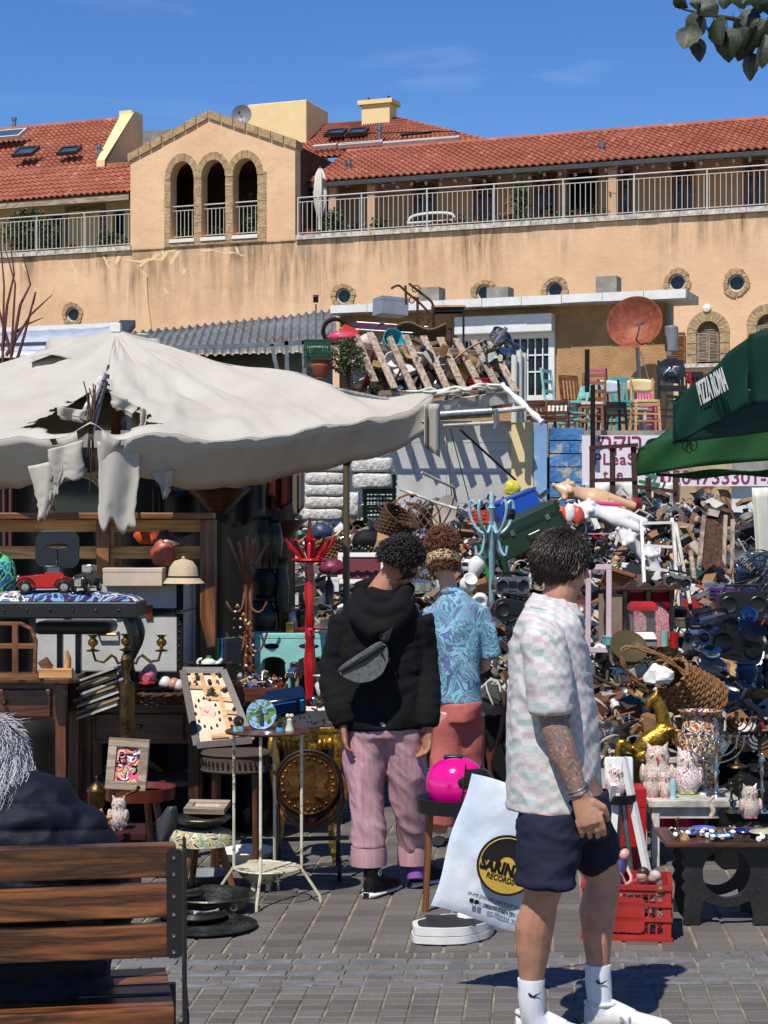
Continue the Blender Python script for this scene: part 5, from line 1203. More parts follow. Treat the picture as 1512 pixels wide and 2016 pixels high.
M_=Matrix((bx_,Vector((.08,0,1)).normalized(),bx_.cross(Vector((.08,0,1)).normalized()))).transposed().to_4x4(); tx.matrix_local=Matrix.Translation(mid-Vector((.02,.068,0)))@M_@Matrix.Diagonal((.34,1.25,1,1))
gl=panel_umb('umbrella','lighter green umbrella drooping just below the dark green one',[((1700,760,13),(1330,845,11),(1256,880,10.2),(1700,800,9.4),.0),((1256,880,10.2),(1560,800,9.6),(1560,905,9.6),(1256,937,10.2),-.05),((1330,842,11.5),(1257,880,10.2),(1256,935,10.2),(1290,930,11.5),.0),((1290,930,11.9),(1600,920,12.2),(1600,935,12.2),(1300,940,12),.0)],'green_mid',[((1640,860,11.4),(1640,1500,11.4))])
g=MB()
for k in range(3): g.ring(P(1349+k*8,876+(k%2)*5,9.0),.012+.003*k,.004,14,5,'y',ry=.026)
g.build('rope_loops','black_matte',gu)
t=T('parasol','closed off white parasol tied up on the right balcony','parasol',bld.matrix_basis@Vector((WU(630,1.0),1.0,Z0)),BROT)
g=MB(); H_=2.15
g.grid(lambda u,v: Vector(((.05+.16*math.sin(PI*min(1,v*1.25))**.7*(1-.35*v))*(1+.25*math.cos(u*2*PI*6))*math.cos(2*PI*u),(.05+.13*math.sin(PI*min(1,v*1.25))**.7)*(1+.25*math.cos(u*2*PI*6))*math.sin(2*PI*u),H_-v*H_*.86)),60,16); g.build('folded_canopy','tarp_white',t)
MB().tube([(0,0,0),(0,0,H_+.06)],.03,8).build('pole','dull_silver',t)
def bpt(px,dep,z=Z0): return bld.matrix_basis@Vector((WU(px,dep),dep,z))
k=0
for px,dep,r,lb in((600,1.4,(.4,.3,1.1),'tall dark climbing shrub on the wall beside the closed parasol'),(655,.6,(.35,.25,.45),'leafy plant right of the closed parasol on the balcony'),(745,.7,(.25,.2,.3),'small balcony plant near the white bench'),(1025,.9,(.25,.2,.75),'tall potted plant in the middle of the long balcony'),(490,.9,(.28,.25,.8),'green plant standing inside the right hand arch'),(350,.6,(.3,.2,.35),'low reddish plant inside the left hand arch'),(425,.6,(.3,.2,.3),'low plant inside the middle arch'),(60,.7,(.9,.3,.8),'wide dark bush at the left end of the left balcony'),(215,.6,(.35,.2,.35),'low bush on the left balcony before the door'),(235,.5,(.25,.2,.25),'small flowering plant beside the gable on the left balcony'),(700,.6,(.3,.2,.2),'trailing balcony plant under the hanging basket')):
 k+=1; bush(lb,bpt(px,dep,Z0+r[2]*.9),r,int(420*r[0]*r[2]/.12)if r[2]<1 else 900,.11,seed=k,stemz=r[2]*.8,name='potted_plant',cat='plant')
for i in range(14):
 if i in(4,6): continue
 px=(30,80,140,225,320,610,0,880,940,1000,1075,860,905,1140)[i];
 vase('terracotta flower pot on the balcony '+('at the left end of the railing,under the wide dark bush,before the pale double door,below the low bush by the gable,just left of the gable,under the closed parasol,out of sight,behind the white curved bench,right of the white bench,beside the wicker chair,under the tall plant,at the left leg of the bench,between bench and wicker chair,before the open doorway'.split(',')[i]),bpt(px,.45),0,.16,.22,'terracotta',.9,name='flower_pot',cat='flower pot',belly=.7)
hg=MB();
rr=random.Random(3)
for i in range(700):
 px=rr.uniform(870,1200); s=.07; e=Euler((rr.uniform(0,6),rr.uniform(0,6),0)).to_matrix(); p=bpt(px,.35+rr.uniform(-.1,.15),Z0+.1+rr.random()**2*.28)
 hg.add([p+e@Vector(q)*s for q in((0,0,0),(.35,.1,.3),(0,0,1),(-.35,.1,.3))],[(0,1,2),(0,2,3)])
hg.build('balcony_greenery','leaf',smooth=False,kind='stuff',label='low green trailing plants along the balcony edge',cat='plants')
t=T('bench','white curved garden bench on the long balcony','bench',bpt(850,.8),BROT)
g=MB(); g.tube(smooth2([(-.75,0,.3),(-.6,0,.5),(0,0,.56),(.6,0,.5),(.75,0,.3)]),.035,7); g.build('backrest','white_paint',t); MB().bx(-.7,.7,-.2,.1,.26,.3).build('seat','white_paint',t)
for sx in(-1,1): MB().bx(sx*.6-.03,sx*.6+.03,-.1,0,0,.26).build('leg','white_paint',t)
t=T('wicker_chair','round backed wicker chair on the long balcony','chair',bpt(1010,1.2),BROT)
g=MB();
for k in range(10): g.beam((-.25*math.sin(.35+k*.25),0,.45+k*.06),(.25*math.sin(.35+k*.25),0,.45+k*.06),.03,.04)
g.build('backrest','wicker',t,smooth=False); MB().bx(-.28,.28,-.4,0,.38,.44).build('seat','wicker',t)
for sx in(-1,1): MB().tube([(sx*.24,0,0),(sx*.26,0,.5)],.02,6).build('leg','wicker',t)
tr=T('tree','leafy tree branch reaching in at the top right corner','tree',(P(1512,0,9).x+1.6,9.2,0))
to=tr.location.copy(); MB().tube([(0,0,0),(-.05,0,1.5),(0,.0,3.2),(.1,0,5.2)],[.12,.1,.085,.04],12).build('trunk','bark',tr)
br=[P(1700,95,9.1),P(1600,75,9.05),P(1512,50,9),P(1450,38,9),P(1400,30,9),P(1342,18,9)]
MB().tube([Vector((0,0,3.9))+to-to]+[p-to for p in br],[.05,.03,.022,.016,.012,.009,.004],8).build('limb','bark',tr)
MB().tube([Vector((0,0,4.3))]+[P(*p,9.2)-to for p in((1600,-60),(1500,-40),(1440,-30))],[.04,.02,.012,.005],8).build('limb','bark',tr)
MB().tube([Vector((0,0,3.6))]+[P(*p,9.1)-to for p in((1640,180),(1560,130),(1500,110))],[.04,.02,.012,.004],8).build('limb','bark',tr)
mat('leaf_tree',(78,92,46),.38,rgb2=(30,40,20),vs=9,k=.42,bump=.3,bs=40,wear=((150,130,60),.2,12))
def leafmesh(seed):
 rr=random.Random(seed); g=MB(); cup=rr.uniform(.2,.7)
 def f(u,v):
  w=.42*math.sin(PI*min(1,v**.75))**.8*(1+.05*math.sin(v*30)); x=(u-.5)*2*w; return Vector((x,cup*abs(x)*.9-.12*math.sin(v*3),-v+.1*abs(x)))
 g.grid(f,8,9); g.tube([(0,0,.25),(0,-.02,.1),(0,0,0)],.012,4); return g.mesh('leaf','leaf_tree',ang=60)
lms=[leafmesh(i)for i in range(5)]; rr=random.Random(12)
lv=[(1330,12,.13,-60),(1362,72,.2,10),(1385,50,.2,20),(1372,95,.16,-10),(1405,60,.2,-25),(1398,78,.15,40),(1432,75,.22,0),(1445,60,.18,30),(1475,75,.22,15),(1490,70,.22,-20),(1505,90,.22,0),(1480,125,.18,10),(1495,120,.16,-25),(1432,0,.14,10),(1452,-5,.16,-15),(1375,-4,.1,30),(1498,0,.16,5),(1508,10,.15,-30),(1415,30,.16,70),(1400,28,.14,95),(1510,60,.2,30),(1460,45,.18,-40),(1520,130,.2,10),(1530,80,.2,0),(1548,40,.2,20),(1560,100,.2,-20),(1507,-6,.2,50)]
for i,(px,py,s,a)in enumerate(lv):
 o=bpy.data.objects.new('leaf',lms[i%5]); scene.collection.objects.link(o); o.parent=tr; o.location=P(px,py-22,9+rr.uniform(-.12,.12))-to; o.scale=(s*.78,)*3; o.rotation_euler=(rr.uniform(-.5,.5),R(a),rr.uniform(-1.4,1.4))
bt=T('bare_shrub','leafless reddish brown shrub branches behind the umbrella at the left edge','shrub',(P(20,0,13).x,13,0)); bo=bt.location.copy(); mat('twig',(110,70,62),.7,var=.3,k=.8)
for i,pts in enumerate((((20,1200),(22,700),(30,560),(8,480)),((22,700),(40,600),(60,560),(45,500)),((10,1200),(5,720),(8,560),(-2,440)),((12,700),(60,620),(103,580)),((5,690),(14,600),(28,540),(18,460)),((30,720),(48,660),(70,575),(66,600)),((20,690),(-5,600),(-15,520)),((22,660),(50,640),(85,625)))):
 MB().tube([P(x,y,13+.1*i)-bo for x,y in pts],[.014-.011*k/(len(pts)-1)for k in range(len(pts))],6).build('branch','twig',bt)
# LEFT STALL
mat('floral_white',(236,230,220),.18,var=.05,coat=.5,k=.85,spots=None,wear=((206,60,70),.34,55))
def tapestry(key,cols,scale,k=.8,rough=.9):
 m,t,b=nodes(key); N=t.nodes.new; Lk=t.links.new; tc=N('ShaderNodeTexCoord'); nz_=N('ShaderNodeTexNoise'); nz_.inputs['Scale'].default_value=scale; nz_.inputs['Detail'].default_value=2; nz_.inputs['Distortion'].default_value=1.6
 Lk(tc.outputs['Object'],nz_.inputs['Vector']); r=N('ShaderNodeValToRGB'); r.color_ramp.interpolation='CONSTANT'; n=len(cols)
 while len(r.color_ramp.elements)<n: r.color_ramp.elements.new(.5)
 for i,c in enumerate(cols): r.color_ramp.elements[i].position=.28+.44*i/n if i else 0; r.color_ramp.elements[i].color=(*[v*k for v in lin(c)],1)
 Lk(nz_.outputs['Fac'],r.inputs[0]); Lk(r.outputs[0],b.inputs['Base Color']); b.inputs['Roughness'].default_value=rough; MATS[key]=m
tapestry('tap_blue',[(60,90,130),(44,24,70),(110,160,200),(52,30,84),(236,220,200),(90,130,170),(50,60,30)],7)
tapestry('tap_green',[(70,84,40),(226,190,120),(130,160,150),(232,214,170),(100,70,50),(140,170,160)],14)
tapestry('floral_a',[(238,234,224),(236,230,222),(214,50,64),(238,234,224),(66,110,60),(240,236,226),(240,170,60),(236,230,222)],60,.85,.15)
tapestry('floral_b',[(238,234,224),(236,230,222),(150,50,80),(238,234,224),(238,230,222),(190,90,110),(240,236,226)],42,.85,.15)
tapestry('floral_c',[(232,220,210),(220,90,120),(236,228,220),(70,130,150),(232,190,70),(236,230,222),(180,60,90)],85,.85,.15)
tapestry('imari',[(24,34,84),(196,84,40),(232,220,180),(28,40,96),(210,130,60),(236,224,190),(40,60,50)],13,.8,.12)
tapestry('abstract',[(90,150,170),(240,200,60),(230,90,130),(40,30,40),(238,232,220),(150,110,190),(210,200,60)],13,.85,.5)
tapestry('green_bag',[(70,190,120),(50,90,150),(90,200,130),(26,30,36),(100,170,210)],10,.8,.4)
tapestry('windmill',[(60,100,60),(110,140,80),(150,190,226),(110,160,214),(180,208,232)],14,.85,.12)
tapestry('pink_floral',[(212,120,136),(226,170,176),(190,80,100),(236,206,204)],40,.8,.8)
def at(px,py,Y): return P(px,py,Y)
def backdrop(u,v): p=P(-220+800*u,880+560*v,14.6); p.y+=.12*math.sin(u*40)+.05*sway((u*9,v*5,2)); return p
MB().grid(backdrop,90,10).build('shade_backdrop','black_matte',label='black backdrop added for the shade and dark cloths behind the left stall',cat='cloth',solid=.01)  # added backdrop: umbrella shade and dark cloths in one black sheet
for i,(x0,x1,y0,m_,lb)in enumerate(((522,576,905,'70,22,24','maroon cloth hanging beside the white bales'),(430,520,935,'58,60,64','dark grey coat hanging under the umbrella edge'),(576,597,915,'120,110,100','narrow grey beige strip of cloth next to the maroon one'),(300,420,955,'38,40,46','black jacket bundle hanging under the umbrella'))):
 MB().grid(lambda u,v: P(x0+(x1-x0)*u,y0+90*v+12*math.sin(u*4),12.4+.04*math.sin(u*14)),14,8).build('hanging_cloth',m_,label=lb,cat='cloth',solid=.01)
rk=T('timber_rack','pine and brown timber rack with two sunlit planks behind the toy cars','rack'); Y=10.78
def bar(x0,x1,y0,y1,m_,Yb=Y,d=.05,nm='plank'): a,b=P(x0,y0,Yb),P(x1,y1,Yb); MB().bx(a.x,b.x,Yb-d,Yb,b.z,a.z).build(nm,m_,rk,smooth=False,bevel=.004)
bar(-60,425,1010,1022,'wood_mid',Y,.2,'top_rail'); bar(-60,400,1023,1047,'wood_pine',Y+.03); bar(-60,400,1075,1100,'wood_pine',Y+.03); bar(192,217,1012,1150,'wood_mid_z',Y-.04,.06,'post'); bar(397,427,1023,1330,'wood_mid_z',Y-.02,.1,'post')
g=MB(); a=P(155,968,12.2)
t=T('arched_mirror','ornate white arched mirror behind the torn umbrella cloth','mirror',P(155,1010,12.2)); w_=.17
g=MB()
for k,r_ in((0,.016),(1,.012)): g.tube([(-w_-k*.02,0,-.1)]+[(math.cos(R(x))*(w_+k*.02),0,.08+math.sin(R(x))*(w_+k*.02))for x in range(180,-1,-12)]+[(w_+k*.02,0,-.1)],r_,8)
for x in range(0,181,20): g.ball((math.cos(R(x))*(w_+.04),0,.08+math.sin(R(x))*(w_+.04)),(.022,.015,.022),8,6)
g.ball((0,0,.32),(.04,.02,.05)); g.build('frame','cream_enamel',t); MB().plate([(w_,-.1),(w_,.08)]+[(math.cos(R(x))*w_,.08+math.sin(R(x))*w_)for x in range(10,180,10)]+[(-w_,.08),(-w_,-.1)],.01,(),Matrix.Rotation(R(90),4,'X')).build('mirror_glass','blue_glass',t,smooth=False)
for i,(px,py,s,lb)in enumerate(((430,985,.22,'brown wooden wedge shaped lamp shade hanging upside down'),(560,1040,.14,'small dark wooden bowl lamp near the maroon cloth'))): lathed('wooden_bowl',lb,'bowl',P(px,py,12.1),[(0,-.12*s/.3),(.05,-.12*s/.3),(s,.1*s/.3),(s*.97,.12*s/.3),(.04,-.08),(0,-.08)],'wood_dark',0,28)
q=P(360,1322,10.4); t=suitcase('large upright steamer trunk with a pale woven front and black studded trim',(P(215,0,10.3).x,10.6,q.z),-3,.84,.5,.5,'trunk_front' if 'trunk_front' in MATS else '206,204,198|rough=.9|bump=.4|bs=220','black_matte','copper')
g=MB()
for i in range(12): g.ball((.405,-.257,.03+i*.04),.006,6,4)
g.build('studs','brass_dark',t,kind='stuff')
Yb=9.7; a=P(140,1182,Yb); bz=a.z
bn=T('piano_bench','black bench with blue and purple embroidered seat carrying two toy cars','bench',(P(110,0,Yb).x,Yb,0)); hw=.46
MB().bx(-hw,hw,-.17,.17,bz-.09,bz).build('seat_rail','black_plastic',bn,smooth=False,bevel=.01)
MB().grid(lambda u,v: Vector(((u-.5)*.9,(v-.5)*.33,bz+.001+.055*(math.sin(PI*u)*math.sin(PI*v))**.35)),30,14).build('cushion','tap_blue',bn)
for sx in(-1,1):
 for sy in(-1,1): MB().tube(smooth2([(sx*.4,sy*.12,bz-.09),(sx*.43,sy*.13,bz-.2),(sx*.38,sy*.12,bz-.33),(sx*.41,sy*.13,bz-.46)]),[.03]*4+[.024]*4+[.018]*4+[.022],8).build('leg','black_plastic',bn)
for i in range(7): MB().ball((-.36+i*.12,-.172,bz-.045),.008,8,6).build('stud','brass_dark',bn)
def toycar(label,loc,rot,m_,L_=.2,trim='black_plastic',roof='black_plastic',tall=1.0,group=None):
 t=T('toy_car',label,'toy car',loc,rot,group); h=L_*.3
 pr=[(-.5,.18),(-.5,.42),(-.42,.5),(-.02,.56),(.0,.62),(.3,.62),(.34,.5),(.48,.42),(.5,.18)]
 g=MB(Matrix.Rotation(R(90),4,'X')); g.plate([(x*L_,y*L_*.62*tall)for x,y in pr][::-1],L_*.26,(),Matrix.Translation((0,0,-L_*.13))); g.build('body',m_,t,bevel=.004)
 MB().bx(-.02*L_,.3*L_,-.12*L_,.12*L_,.56*L_*.62*tall,.82*L_*.62*tall).build('cabin',roof,t,bevel=.006); MB().bx(.03*L_,.25*L_,-.125*L_,.125*L_,.6*L_*.62*tall,.76*L_*.62*tall).build('window','blue_glass',t,smooth=False)
 for sx in(-.36,.33):
  for sy in(-1,1):
   w=MB(); Mx=Matrix.Rotation(R(90),3,'X'); w.lathe([(0,-.03*L_),(.1*L_,-.03*L_),(.115*L_,0),(.1*L_,.03*L_),(0,.03*L_)],18,(sx*L_,sy*.15*L_,.115*L_),Mx); o=w.build('wheel','black_plastic',t)
   w=MB(); w.lathe([(0,-.034*L_),(.065*L_,-.032*L_),(.065*L_,.032*L_),(0,.034*L_)],14,(sx*L_,sy*.15*L_,.115*L_),Mx); w.build('hub','silver',o)
   g=MB(); g.tube([((sx+.17*math.cos(R(x)))*L_,sy*.16*L_,(.13+.15*math.sin(R(x)))*L_)for x in range(10,181,17)],.016*L_,5); g.build('mudguard',trim,t)
 for sy in(-1,1): MB().ball((-.48*L_,sy*.1*L_,.3*L_),.035*L_,10,8).build('headlight','silver',t)
 MB().bx(-.52*L_,-.5*L_,-.07*L_,.07*L_,.14*L_,.28*L_).build('radiator','silver',t,smooth=False); MB().bx(-.2*L_,.22*L_,-.18*L_,.18*L_,.09*L_,.11*L_).build('running_board',trim,t,smooth=False); return t
toycar('bright red vintage toy car with black roof on the embroidered bench',(P(90,0,9.62).x,9.62,bz+.04),8,'200,20,24|rough=.2|k=.9',.29)
toycar('black and silver vintage toy car seen from the front beside the red one',(P(171,0,9.66).x,9.66,bz+.045),78,'black_plastic',.25,roof='silver',tall=1.15)
toycar('small blue and yellow toy truck in front of the mint console table',at(578,1340,10.4),80,'40,70,120',.17,trim='210,160,50',tall=1.2)
q=P(113,1118,9.85); t=T('wooden_paddle','black board with an oval hand slot propped behind the red toy car','board',q,(-6,0,0)); MB().plate(rrect(.235,.2,.05),.02,[[(math.cos(2*PI*i/16)*.055,.02+math.sin(2*PI*i/16)*.013)for i in range(16)]],Matrix.Rotation(R(90),4,'X')@Matrix.Translation((0,.1,0))).build('board','black_plastic',t,bevel=.004); MB().tube([(0,-.02,.1),(0,-.03,.0)],.005,6).build('hook','brass_dark',t)
t=blob('green and blue patterned bag at the left edge beside the embroidered bench','bag','bag',P(0,1165,9.9),(.09,.08,.13),'green_bag',amp=.12)
box('cream leather case lying on the steamer trunk',at(265,1153,10.35),(0,0,2),.33,.24,.1,'222,200,172',name='case',flaps=False)
t=T('pith_helmet','beige pith helmet with a dark strap on the steamer trunk','helmet',at(361,1148,10.3)); MB().lathe([(.12,.0),(.115,.005),(.09,.03),(.085,.05),(.078,.09),(.05,.125),(.01,.137),(0,.14)],28,sy=1.15).build('crown','206,184,152|rough=.9|bump=.4',t,solid=.004); MB().lathe([(.087,.028),(.091,.034),(.086,.044),(.083,.046)],28,sy=1.15).build('strap','black_matte',t); MB().ball((0,0,.142),.01).build('button','206,184,152|rough=.9',t)
lathed('funnel','grey metal funnel leaning on the pine plank above the trunk','funnel',at(330,1078,10.72),[(.02,.1),(.025,.1),(.1,.0),(.104,0),(.022,.104)],'dull_silver',(0,-14,0))
blob('crumpled orange bag behind the white box on the rack','bag','bag',P(290,1070,11.0),(.07,.06,.07),'220,90,50',amp=.4); blob('small terracotta coloured pouch right of the cream case','pouch','pouch',P(322,1112,10.62),(.07,.05,.09),'176,80,56',amp=.3)
t=T('office_seat','dark leather seat on black posts under the embroidered bench','seat',at(150,1252,10.0)); MB().box((0,0,.05),(.42,.3,.07)).build('cushion','dark_grey',t,bevel=.03)
for x in(-.07,.03): MB().bx(x-.015,x+.015,-.12,-.08,-.32,.02).build('post','black_plastic',t,smooth=False)
Y=9.35; t=T('cross_frame','brown wooden frame with a cross shaped lattice standing on the desk','frame',at(30,1338,Y)); MB().bx(-.1,.12,-.02,.02,0,.035).build('base','wood_mid',t,smooth=False)
for x in(.0,): MB().bx(x-.014,x+.014,-.012,.012,.0351,.285).build('upright','wood_mid_z',t,smooth=False)
MB().bx(-.12,.1,-.01,.01,.16,.185).build('crossbar','wood_mid',t,smooth=False); MB().tube([(.1,0,.035),(.105,0,.2),(.08,0,.26),(.03,0,.285),(-.12,0,.285)],.011,6).build('arch','wood_mid',t)
t=T('wood_plane','orange brown wooden carpenter plane on the desk','tool',at(113,1335,9.3)); MB().bx(-.09,.08,-.03,.03,0,.05).build('body','wood_pine',t,smooth=False,bevel=.005); MB().box((-.06,0,.07),(.05,.05,.06),(0,-35,0)).build('wedge','wood_mid',t,bevel=.004); MB().tube([(.05,0,.05),(.055,0,.1),(.045,0,.14)],[.02,.016,.008],10).build('handle','wood_pine_z',t)
Y=9.1; base=P(250,1460,Y); t=T('candelabra','tall brass floor candelabra with three arms before the trunk','candelabra',base); zz=lambda py: P(250,py,Y).z-base.z
MB().lathe([(0,zz(1500)),(.035,zz(1500)),(.04,zz(1345)),(.018,zz(1338)),(.012,zz(1325)),(.02,zz(1315)),(.032,zz(1298)),(.014,zz(1285)),(.03,zz(1280)),(0,zz(1280))],8).build('column','brass_dark',t)
def cup(px,py): g=MB(); p=P(px,py,Y)-base; g.lathe([(0,-.05),(.03,-.052),(.034,-.046),(.01,-.04),(.008,-.03),(.024,-.018),(.026,0),(.012,.014),(.022,.026),(.03,.03),(.02,.03),(0,.015)],16,p); g.build('candle_cup','brass',t)
cup(248,1260); cup(183,1262); cup(318,1262)
for s in(-1,1): MB().tube([P(250+s*a_,b_,Y)-base for a_,b_ in((0,1290),(8,1302),(18,1306),(22,1296),(30,1290),(46,1303),(62,1300),(68,1280))],[.009,.009,.008,.007,.008,.008,.007,.006],7).build('arm','brass_dark',t)
Yd=9.5
def desk(label,x0,x1,ytop,Yd,zb=0,dep=.5,drawer=(1350,1405),m_='wood_dark',open_=True,group=None,knob='brass_dark'):
 a,b=P(x0,ytop,Yd),P(x1,ytop,Yd); w=b.x-a.x; h=a.z-zb; t=T('desk',label,'desk',((a.x+b.x)/2,Yd+dep/2,zb));
 MB().bx(-w/2,w/2,-dep/2,dep/2,h-.03,h).build('tabletop',m_,t,smooth=False,bevel=.005)
 for sx in(-1,1):
  for sy in(-1,1): MB().box((sx*(w/2-.05),sy*(dep/2-.05),(h-.031)/2),(.055,.055,h-.031)).build('leg',m_+'_z',t,smooth=False,bevel=.003)
 MB().bx(-w/2+.078,w/2-.078,-dep/2+.035,dep/2-.04,h-.22,h-.031).build('carcass',m_,t,smooth=False); d=MB().bx(-w/2+.1,w/2-.1,-dep/2+.01,-dep/2+.0345,h-.2,h-.055).build('drawer',m_,t,smooth=False,bevel=.008)
 MB().lathe([(0,0),(.006,0),(.006,.012),(.014,.02),(.01,.028),(0,.03)],12,(0,-dep/2+.01,h-.125),Matrix.Rotation(R(90),3,'X')).build('knob',knob,d)
 MB().bx(-w/2+.078,w/2-.078,-dep/2+.04,dep/2-.04,.33,.355).build('shelf',m_,t,smooth=False); return t
desk('dark brown wooden desk with one round knob drawer at the left edge',-120,137,1336,9.4)
desk('low dark writing desk with a paler drawer front behind the framed picture',150,398,1385,9.9,knob='wood_dark')
t=T('magazine_stack','slanted stack of old magazines and papers beside the candelabra','magazines',at(205,1400,9.75),(0,-8,0)); rr=random.Random(4)
for i in range(13): MB().box((rr.uniform(-.01,.01),0,.01+i*.016),(.24,.2,.012),(0,-12,rr.uniform(-14,14))).build('magazine',['white_dirty','60,60,60','cardboard','dark_grey'][i%4],t,smooth=False)
basket('flat dark basket holding a pink sneaker on the writing desk',at(318,1385,9.8),0,.14,.06,'wicker_dark',False,1.2)
t=T('sneaker','pink and grey sneaker shown toe first in the flat basket','shoe',at(292,1345,9.75)); MB().tube([(0,.1,.05),(0,.02,.045),(0,-.08,.04),(0,-.11,.035)],[(.035,.05),(.04,.05),(.042,.035),(.02,.02)],14,side=(1,0,0)).build('upper','214,110,130',t); MB().tube([(0,.12,.008),(0,-.1,.008),(0,-.13,.012)],[(.038,.01),(.046,.01),(.02,.008)],14,side=(1,0,0)).build('sole','red_crate',t)
for i,(px,c_)in enumerate(((325,'232,226,220'),(342,'196,140,110'),(352,'210,206,200'))): blob(('white','brown','grey')[i]+' ball of wool in the flat basket','wool_ball','wool',P(px,1352+i*3,9.75),(.035,.035,.035),c_,amp=.1,n=14)
lathed('glass_dish','wavy grey glass dish under the green and white teapot','dish',at(411,1322,9.9),[(0,0),(.05,0),(.07,.012),(.13,.045),(.14,.05),(.068,.018),(0,.006)],'smoked_glass'); teapot('white teapot with a green leaf splash in the glass dish',P(411,1316,9.9),0,.042,'porcelain','96,170,50')
t=T('display_tray','wooden display tray of mineral stones with a clock face, tilted on the fringed stool','tray'); Yt=9.45
cs4=[P(388,1470,9.3),P(496,1460,9.35),P(440,1322,9.65),P(360,1322,9.65)]; o_=cs4[0].copy(); t.location=o_
def tq(u,v,h=0):
 p=cs4[0].lerp(cs4[1],u).lerp(cs4[3].lerp(cs4[2],u),v)-o_; return p+Vector((0,-.9,.44))*h
MB().add([tq(0,0),tq(1,0),tq(1,1),tq(0,1)],[(0,1,2,3)]).build('backing','226,206,170',t,smooth=False,solid=.006)
for a_,b_ in(((0,0),(1,0)),((1,0),(1,1)),((1,1),(0,1)),((0,1),(0,0))): MB().beam(tq(*a_,.012),tq(*b_,.012),.035,.016,(0,-.9,.44)).build('rim','70,56,48',t,smooth=False)
for a_,b_ in(((.66,.05),(.72,.97)),((.1,.78),(.92,.74)),((.42,.62),(.94,.58)),((.42,.62),(.42,.97)),((.22,.78),(.22,.97)),((.3,.1),(.94,.1)),((.68,.42),(.94,.4)),((.68,.26),(.94,.25))): MB().beam(tq(*a_,.012),tq(*b_,.012),.022,.005,(0,-.9,.44)).build('divider','wood_pine',t,smooth=False)
rr=random.Random(5)
for i in range(26): u,v=rr.choice(((rr.uniform(.72,.92),rr.uniform(.08,.95)),(rr.uniform(.06,.6),rr.uniform(.8,.94)),(rr.uniform(.46,.64),rr.uniform(.64,.74)))); MB().ball(tq(u,v,.014),[rr.uniform(.008,.015)for _ in range(3)],7,5).build('stone',['80,40,34','60,50,44','130,84,60','40,36,34'][i%4],t,smooth=False)
for i in range(12): a_=i*PI/6; MB().ball(tq(.34+.24*math.cos(a_),.42+.2*math.sin(a_),.01),(.006,.005,.009),6,4).build('hour_stone','60,44,40',t)
MB().plate(circ2(.04,24),.003,(),Matrix.Translation(tq(.34,.42,.008))@Matrix.Rotation(R(64),4,'X')).build('clock_face','226,180,156',t); MB().tube([tq(.2,.5,.014),tq(.34,.42,.014),tq(.44,.47,.014)],.0015,4).build('hands','black_matte',t)
for i,(px,c_)in enumerate(((438,'60,150,50'),(446,'40,90,150'),(453,'50,50,56'))): box(('tall green and white','thin blue','thin black')[i]+' book standing beside the bead necklaces',at(px+4,1308,10.5),(0,0,60),.15,.022,.15,c_,name='book',cat='book')
stool('round dark red lacquered stool holding the framed abstract picture',(at(270,1570,8.9).x,9.0,0),20,'110,44,30|rough=.3',h=P(0,1560,9).z,r=.165,legs=3,rim=.03,legm='wood_mid_z',splay=.1)
t=frame('brown wood framed picture of colourful curled shapes on the red stool',P(247,1556,8.85),(-10,3,-4),.2,.25,'wood_grey','abstract',.042,.03)
for k,(cx_,cz_,r_,a0,a1,c_)in enumerate(((-.02,.15,.022,60,300,'black_matte'),(.02,.155,.02,180,380,'238,220,230'),(.03,.1,.018,-90,120,'black_matte'),(-.01,.075,.026,180,330,'white_paint'),(-.03,.17,.015,0,359,'240,180,160'))): MB().ring((cx_,-.006,cz_),r_,.0045,16,4,'y',a0,a1).build('painted_curl',c_,t)
lathed('brass_urn','brass lidded urn with a spike beside the painted owl','urn',at(190,1618,8.5),[(0,0),(.035,0),(.04,.02),(.03,.05),(.042,.1),(.04,.13),(.046,.14),(.045,.15),(.03,.17),(.012,.185),(.004,.19),(.004,.21),(0,.215)],'brass_dark',n=12)
owl('painted ceramic owl with green and pink flowers beside the brass urn',at(234,1628,8.4),-10,.135,'floral_a',ear='210,120,60')
MB().tube([(0,0,0),(.08,0,.035),(.09,-.01,.05)],[.006,.009,.01],8).build('ladle','brass_dark',label='patterned brass ladle lying across the red stool edge',cat='ladle',loc=P(236,1570,8.6))
table('small low table covered in dark maroon cloth behind the bench',(P(235,0,8.4).x,8.4,0),8,.24,.3,P(0,1632,8.4).z,'60,26,24|rough=.9',apron=.12)
for i in range(3): lathed('wine_glass',('left','middle','right')[i]+' tiny stemmed glass lying on the maroon cloth','glass',P(212+i*12,1630,8.2),[(0,0),(.015,0),(.002,.003),(.002,.03),(.014,.04),(.016,.055),(.015,.055),(0,.036)],'clear_glass',(0,80,40*i),12)
for i in range(2): MB().tube([P(190+12*i,1600+12*i,8.3),P(202+18*i,1596+12*i,8.3)],[.008,.012],8).build('wooden_stopper','wood_pine',label=('upper','lower')[i]+' orange wooden stopper beside the urn',cat='stopper')
h_=P(0,1645,8.6).z; x_=P(398,0,8.6).x
t=T('footstool','needlepoint topped footstool with splayed wooden legs','stool',(x_,8.6,0),15)
MB().grid(lambda u,v: Vector((math.cos(u*2*PI)*(.005+.15*math.sin(PI/2*v)**.6),math.sin(u*2*PI)*(.005+.13*math.sin(PI/2*v)**.6),h_+.035-.075*v**3)),30,10).build('cushion','tap_green',t)
for i in range(3): a_=R(100+120*i); MB().tube([(math.cos(a_)*.08,math.sin(a_)*.08,h_-.03),(math.cos(a_)*.16,math.sin(a_)*.16,0)],[.02,.014],8).build('leg','wood_mid_z',t)
